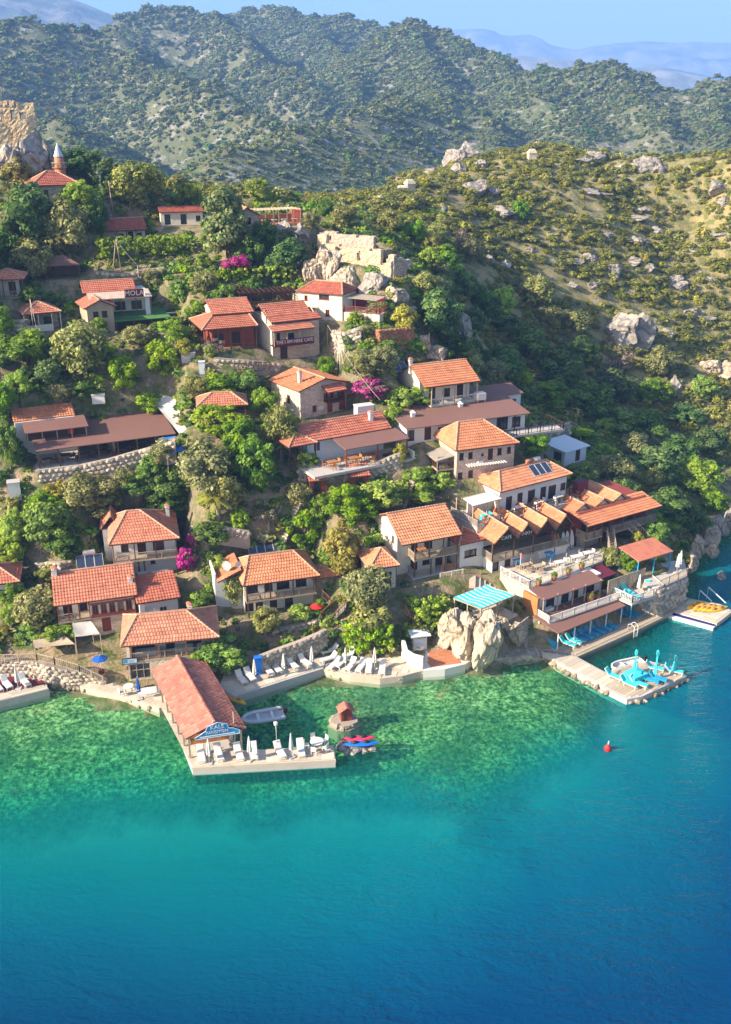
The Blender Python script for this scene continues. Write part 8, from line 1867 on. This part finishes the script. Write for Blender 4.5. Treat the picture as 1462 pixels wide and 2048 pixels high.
TREES = '''dark 50 425 125 120;yellow 35 343 72 60;bright 157 388 76 60;olive 133 450 108 120;dark 192 425 50 80;olive 62 520 95 85;dark 15 490 60 70;dark 165 325 80 60;dark 210 345 70 60;dark 120 320 50 40
pine 276 368 106 92;pine 376 393 56 56;bright 345 425 40 36;conifer 450 445 128 140;pine 516 380 62 52;dark 573 512 92 66;dark 500 500 60 70;dark 530 470 60 60;olive 620 440 40 40;olive 310 553 60 44;olive 405 562 60 50;lush 358 580 50 40;bright 348 600 30 30;dark 60 588 44 36;olive 20 440 50 50
lush 50 692 112 76;olive 165 690 122 118;bright 243 742 74 80;bright 322 712 84 74;olive 275 668 64 46;bright 345 662 66 54;bright 35 772 58 70;olive 120 783 62 46;lush 162 778 50 40;dark 92 745 80 56;lush 445 768 96 54;olive 392 772 70 52;lush 492 762 60 52;bright 420 700 30 30;lush 200 650 40 36;dry 430 690 50 34
bright 432 838 110 72;olive 408 930 126 126;lush 482 880 88 100;bright 527 800 70 56;olive 560 858 80 110;lush 512 925 90 110;olive 448 975 90 90;dark 350 965 100 72;olive 327 905 60 62;lush 300 930 50 50;lush 15 888 52 100;olive 175 978 112 76;bright 30 1052 70 80;lush 100 1042 112 100;olive 205 1000 92 64;lush 282 965 80 54;dark 332 1002 90 62;bright 20 1095 70 70;dark 130 1088 92 64;olive 250 950 48 44;lush 90 1002 80 46;yellow 112 978 62 40;bright 480 1035 46 54;dark 428 1062 92 46;dry 536 1025 60 54;yellow 165 1096 40 32;dry 80 1090 30 40
magenta 472 532 62 44;magenta 740 775 82 52;magenta 372 1118 46 60;dry 352 1072 46 50;magenta 385 1085 30 50;dry 520 760 30 30
olive 600 985 60 56;lush 611 1052 76 92;lush 690 1002 92 70;bright 762 985 112 72;lush 832 970 110 72;bright 882 962 60 44;lush 722 1015 80 50;yellow 687 1095 92 116;olive 735 1172 104 100;olive 745 1238 96 74;lush 640 1010 60 60
lush 440 1308 116 66;lush 396 1330 60 50;olive 530 1240 66 62;bright 600 1226 52 40;lush 640 1215 40 34;olive 466 1172 52 76;lush 398 1203 66 50;olive 72 1212 100 96;lush 25 1188 60 46;bright 20 1228 50 50;bright 115 1268 84 30;lush 60 1262 60 34;lush 330 1180 30 30
dark 872 628 112 104;olive 730 724 92 62;lush 655 732 42 52;bright 802 800 62 54;lush 842 790 62 36;bright 790 838 54 72;yellow 800 905 36 44;lush 1066 886 76 50;lush 1165 946 72 46;olive 1232 936 92 64;bright 1402 950 92 84;olive 932 722 72 56;olive 985 742 64 54;bright 1046 756 50 36;lush 1060 792 60 28;bright 1208 850 52 36;olive 1270 885 62 54;yellow 1276 1075 30 36;olive 1222 1112 50 50;lush 1258 1118 50 44;lush 1312 1062 72 34;yellow 1372 1118 40 34;dark 1345 1012 112 72;dark 1300 925 122 74;olive 830 720 40 30;olive 735 660 40 30;lush 775 690 44 30
dark 905 690 80 60;dark 1010 720 100 70;dark 1060 680 100 70;dark 1120 740 110 74;dark 1180 800 110 76;lush 1100 790 90 60;dark 1230 770 110 70;dark 1290 850 110 66;lush 1160 870 70 46;dark 1360 900 90 60;dark 1420 880 80 56;dark 1150 700 90 56;lush 1240 840 90 50;dark 940 640 70 60;dark 1000 640 80 50;lush 1310 780 80 50;dark 1370 830 80 44;lush 1430 1000 60 50;dark 1390 1040 70 60;olive 1300 960 60 60;dark 1250 980 70 50;lush 1420 940 50 50;dark 970 600 60 60;lush 930 570 60 50;bright 880 570 40 30
bright 1006 600 60 66;olive 1076 580 80 74;bright 1406 772 58 50;olive 1150 640 70 56;bright 1160 700 80 40;olive 1320 720 60 66;dry 1240 720 60 60;olive 940 500 60 56;dry 920 480 36 70;olive 880 540 50 50;yellow 1180 625 46 44;olive 1100 630 60 50;olive 870 470 60 50;olive 690 430 60 46;lush 650 415 40 36;lush 830 460 50 44;olive 780 440 60 44;lush 1040 420 40 40'''
for row in TREES.replace('\n', ';').split(';'):
    k, a, b_, c, d = row.split(); tree(k, int(a), int(b_), int(c), int(d))
# more garden trees wherever a terrace is free
fr_ = random.Random(11); TC = [(o.location.x, o.location.y) for o in scene.objects if o.get('category') in ('tree', 'bougainvillea')]; nf = 0
for _ in range(2600):
    if nf >= 110: break
    px, py = fr_.uniform(-10, 900), fr_.uniform(470, 1270); w = fr_.uniform(30, 66); p = T(px, py+w*.45)
    if p.z < 2.2 or any(math.hypot(p.x-x, p.y-y) < 2.6 for x, y in TC): continue
    bad = 180 < px < 405 and 470 < py < 565 or 600 < px < 850 and 455 < py < 625 or 440 < px < 620 and 525 < py < 575
    for (ox, oy), ang, u0, u1, v0, v1, z in PADS:
        c, s = math.cos(ang), math.sin(ang); u = (p.x-ox)*c+(p.y-oy)*s; v = -(p.x-ox)*s+(p.y-oy)*c
        if u0-1.6 < u < u1+1.6 and v0-6.0 < v < v1+1.2: bad = True; break
    z1 = p.z; hw = w*.5
    for F_ in FR.values():
        q = proj(*F_.world(F_.W/2, F_.D/2, F_.he*.7)); a_ = proj(*F_.world(0, 0, F_.he)); b_ = proj(*F_.world(F_.W, 0, F_.he))
        if p.y < F_.o[1]+F_.D*.5 and a_[0]-hw*.7 < px < b_[0]+hw*.7 and py-hw < proj(*F_.world(F_.W/2, 0, .4))[1] and py+hw > q[1]-30: bad = True
    if bad: continue
    tree(fr_.choices(['lush', 'olive', 'bright', 'dark', 'yellow'], [3, 3, 2.4, 2, .5])[0], px, py, w, w*fr_.uniform(.75, 1.1)); TC.append((p.x, p.y)); nf += 1
# vines, hedges
tree('hedge', 735, 1272, 108, 62, lab='clipped bright green ivy hedge hanging over the shore terrace'); tree('hedge', 860, 1226, 84, 66, lab='clipped green hedge behind the dark stair rail by the cliff')
for cx, cy, w, h_, lb in ((290,500,210,34,'bright green vine terrace below the vine terrace house'), (355,494,90,26,'sunlit right end of the bright vine terrace'), (545,552,110,22,'bright vines on the flat pergola beside the ruin'), (470,556,80,20,'bright vines on the flat pergola below the upper bougainvillea'), (135,1272,90,22,'bright vine on the pergola below the house with two chimneys')): tree('vine', cx, cy, w, h_, lab=lb)
# palm
def palm(px, py, label):
    p = T(px, py+50); r = empty('palm_tree', tuple(p), 0, label, 'tree'); Hh = 2.6; b = MB(); b.tube([(0, 0, -.3), (.1, 0, Hh*.5), (.05, 0, Hh)], [.28, .22, .2], 8); b.build('trunk', M['palebark'], r)
    q = MB(); n = 9; L = 2.3
    def C(t): return Vector((L*t*(1-.15*t), 0, .9*t-1.75*t*t))
    for i in range(n):
        a, c = C(i/n), C((i+1)/n); w = .42*math.sin(math.pi*min(1, (i+.6)/n))+.05
        for s in (-1, 1): q.poly([a, c, c+Vector((.12, s*w, -.12)), a+Vector((.02, s*w*.92, -.12))], 0, .35+.3*rnd.random())
    me = q.data('frond', M['leafyellow'])
    for i in range(26): inst('frond', me, r, (.05, 0, Hh), (rnd.uniform(-.2, .2), rnd.uniform(-.75, .5), 6.28*i/26+rnd.uniform(-.1, .1)), rnd.uniform(.8, 1.1))
palm(437, 995, 'shaggy palm tree between the bougainvillea house and the dense grey green trees')
palm(822, 566, 'small palm on the slope right of the ruin') if False else None
for r, k in POTS: inst('plant', KIND['lush' if rnd.random() < .6 else 'yellow']['crowns'][0], r, (0, 0, k*1.9), (0, 0, 0), k*1.25)
# wild shrubs of the dry hill: the nearest ones singly, the rest joined as one scatter
g = np.random.default_rng(5)
BUSH = [crown_mesh('shrub', ['leafmaquis'], 900+i, nc=12, per=26, leaf=.17, rc=.5) for i in range(4)]+[crown_mesh('shrub', ['leafyellow'], 910, nc=12, per=26, leaf=.17, rc=.5), crown_mesh('shrub', ['leafolive'], 911, nc=12, per=26, leaf=.17, rc=.5)]
N_ = 24000
X = g.uniform(-75, 150, N_); Y = g.uniform(138, 300, N_); Z = gz(X, Y)
px_, py_ = proj(X, Y, Z)
ok = (g.random(N_) < np.maximum(dry_zone(X, Y), smooth01((Y-158)/16))) & (Z > .5) & (px_ < 1560) & (px_ > -40) & (fbm(X/9, Y/9, 3, 77)+g.normal(0, .1, N_) > .365)
X, Y, Z = X[ok], Y[ok], Z[ok]
S_ = np.clip(g.lognormal(-.05, .32, len(X)), .45, 2.1); KI = g.choice(6, len(X), p=[.2, .2, .19, .19, .12, .10])
vis = S_/np.hypot(Y, CAM_H)
inview = (proj(X, Y, Z)[0] < 1462)
order = np.argsort(-(vis*inview)); first = order[:300]; rest = order[300:]
for i in first:
    o = inst('shrub', BUSH[KI[i]], None, (X[i], Y[i], Z[i]+.25*S_[i]), (0, 0, g.random()*6.28), (S_[i], S_[i]*g.uniform(.85, 1.15), S_[i]*g.uniform(.6, .85))); tag(o, 'rounded olive green maquis shrub on the dry hillside behind the village', 'shrub', 'wild shrubs on the dry hillside')
SRC = []
def scatter(name, X, Y, Z, S, KI, srcs, seed=1):
    me = bpy.data.meshes.new(name); n = len(X); me.vertices.add(n); me.vertices.foreach_set('co', np.stack([X, Y, Z], 1).astype(np.float32).ravel())
    gg = np.random.default_rng(seed)
    sc = np.stack([S, S*gg.uniform(.85, 1.15, n), S*gg.uniform(.6, .9, n)], 1)
    for nm, ty, da in (('sc', 'FLOAT_VECTOR', sc), ('ro', 'FLOAT_VECTOR', np.stack([np.zeros(n), np.zeros(n), gg.random(n)*6.28], 1))):
        at = me.attributes.new(nm, ty, 'POINT'); at.data.foreach_set('vector', da.astype(np.float32).ravel())
    at = me.attributes.new('ki', 'INT', 'POINT'); at.data.foreach_set('value', np.asarray(KI).astype(np.int32))
    o = bpy.data.objects.new(name, me); link(o); o['kind'] = 'stuff'
    ng = bpy.data.node_groups.new(name, 'GeometryNodeTree'); ng.interface.new_socket('Geometry', in_out='INPUT', socket_type='NodeSocketGeometry'); ng.interface.new_socket('Geometry', in_out='OUTPUT', socket_type='NodeSocketGeometry')
    nn, L = ng.nodes, ng.links; i_ = nn.new('NodeGroupInput'); o_ = nn.new('NodeGroupOutput'); ip = nn.new('GeometryNodeInstanceOnPoints'); jg = nn.new('GeometryNodeJoinGeometry')
    for s in reversed(srcs):
        oi = nn.new('GeometryNodeObjectInfo'); oi.inputs['Object'].default_value = s; oi.inputs['As Instance'].default_value = True; L.new(oi.outputs['Geometry'], jg.inputs[0])
    L.new(i_.outputs[0], ip.inputs['Points']); L.new(jg.outputs[0], ip.inputs['Instance']); ip.inputs['Pick Instance'].default_value = True
    for nm, ty, sock in (('sc', 'FLOAT_VECTOR', 'Scale'), ('ro', 'FLOAT_VECTOR', 'Rotation'), ('ki', 'INT', 'Instance Index')):
        na = nn.new('GeometryNodeInputNamedAttribute'); na.data_type = ty; na.inputs['Name'].default_value = nm
        L.new(na.outputs['Attribute'], ip.inputs[sock])
    L.new(ip.outputs[0], o_.inputs[0]); md = o.modifiers.new('scatter', 'NODES'); md.node_group = ng
    return o
def first_of(me): return next(o for o in scene.objects if o.data == me)
scatter('hill_scrub', X[rest], Y[rest], Z[rest]+.25*S_[rest], S_[rest], KI[rest], [first_of(m) for m in BUSH], 3)
# garden undergrowth between the houses
N_ = 22000
X = g.uniform(-62, 75, N_); Y = g.uniform(84, 185, N_); Z = gz(X, Y)
ok = (Z > 1.0) & (dry_zone(X, Y) < .5) & (fbm(X/4, Y/4, 3, 78)+g.normal(0, .07, N_) > .43)
for (ox, oy), ang, u0, u1, v0, v1, z in PADS:
    c, s = math.cos(ang), math.sin(ang); u = (X-ox)*c+(Y-oy)*s; v = -(X-ox)*s+(Y-oy)*c
    ok &= ~((u > u0-1.2) & (u < u1+1.2) & (v > v0-3.2) & (v < v1+.6))
X, Y, Z = X[ok], Y[ok], Z[ok]
U0 = [crown_mesh('shrub', [m], 930+i, nc=10, per=22, leaf=.2, rc=.5) for i, m in enumerate(('leafgreen', 'leafdark', 'leafolive', 'leafbright', 'leafmaquis'))]
for i, (m, (px, py)) in enumerate(zip(U0, ((700,700),(280,1145),(560,780),(760,1120),(420,1130)))):
    p = T(px, py); o = inst('shrub', m, None, tuple(p), (0, 0, 0), .7); lb, gr = mk_label(['small green', 'small dark green', 'small grey green', 'small lime green', 'small olive brown'][i]+' garden shrub', px, py, 10); tag(o, lb, 'shrub', gr); SRC.append(o)
scatter('garden_undergrowth', X, Y, Z+.12, np.clip(g.lognormal(-.48, .45, len(X)), .22, 1.6), g.choice(5, len(X), p=[.30, .25, .2, .1, .15]), SRC, 4)
# woods on the far hills
N_ = 125000
Yf = np.sqrt(g.uniform(330**2, 1420**2, N_)); Xf = g.uniform(-1, 1, N_)*(Yf*.42+70); Zf = far_h(Xf, Yf)
den = fbm(Xf/45, Yf/45, 4, 81)+g.normal(0, .09, N_)
ok = (den > .335)
Xf, Yf, Zf = Xf[ok], Yf[ok], Zf[ok]
FB = [crown_mesh('far_shrub', [m], 950+i, nc=6, per=9, leaf=.42, rc=.55) for i, m in enumerate(('leafhill', 'leafhill', 'leafdark', 'leafmaquis'))]
FS = []
for i, m in enumerate(FB):
    x, y = ((-40, 345), (20, 352), (60, 341), (95, 350))[i]; o = inst('shrub', m, None, (x, y, float(far_h(np.array([x]), np.array([y]))[0])+.5), (0, 0, 0), 1.6); tag(o, 'dark bush on the low ground far behind the village ridge', 'shrub', 'bushes behind the ridge'); FS.append(o)
Sf = np.clip(g.lognormal(.58, .48, len(Xf)), .8, 5.0)*np.clip(Yf/800, .62, 1.25)
scatter('hill_woods', Xf, Yf, Zf+.35*Sf, Sf, g.choice(4, len(Xf), p=[.38, .3, .14, .18]), FS, 5)
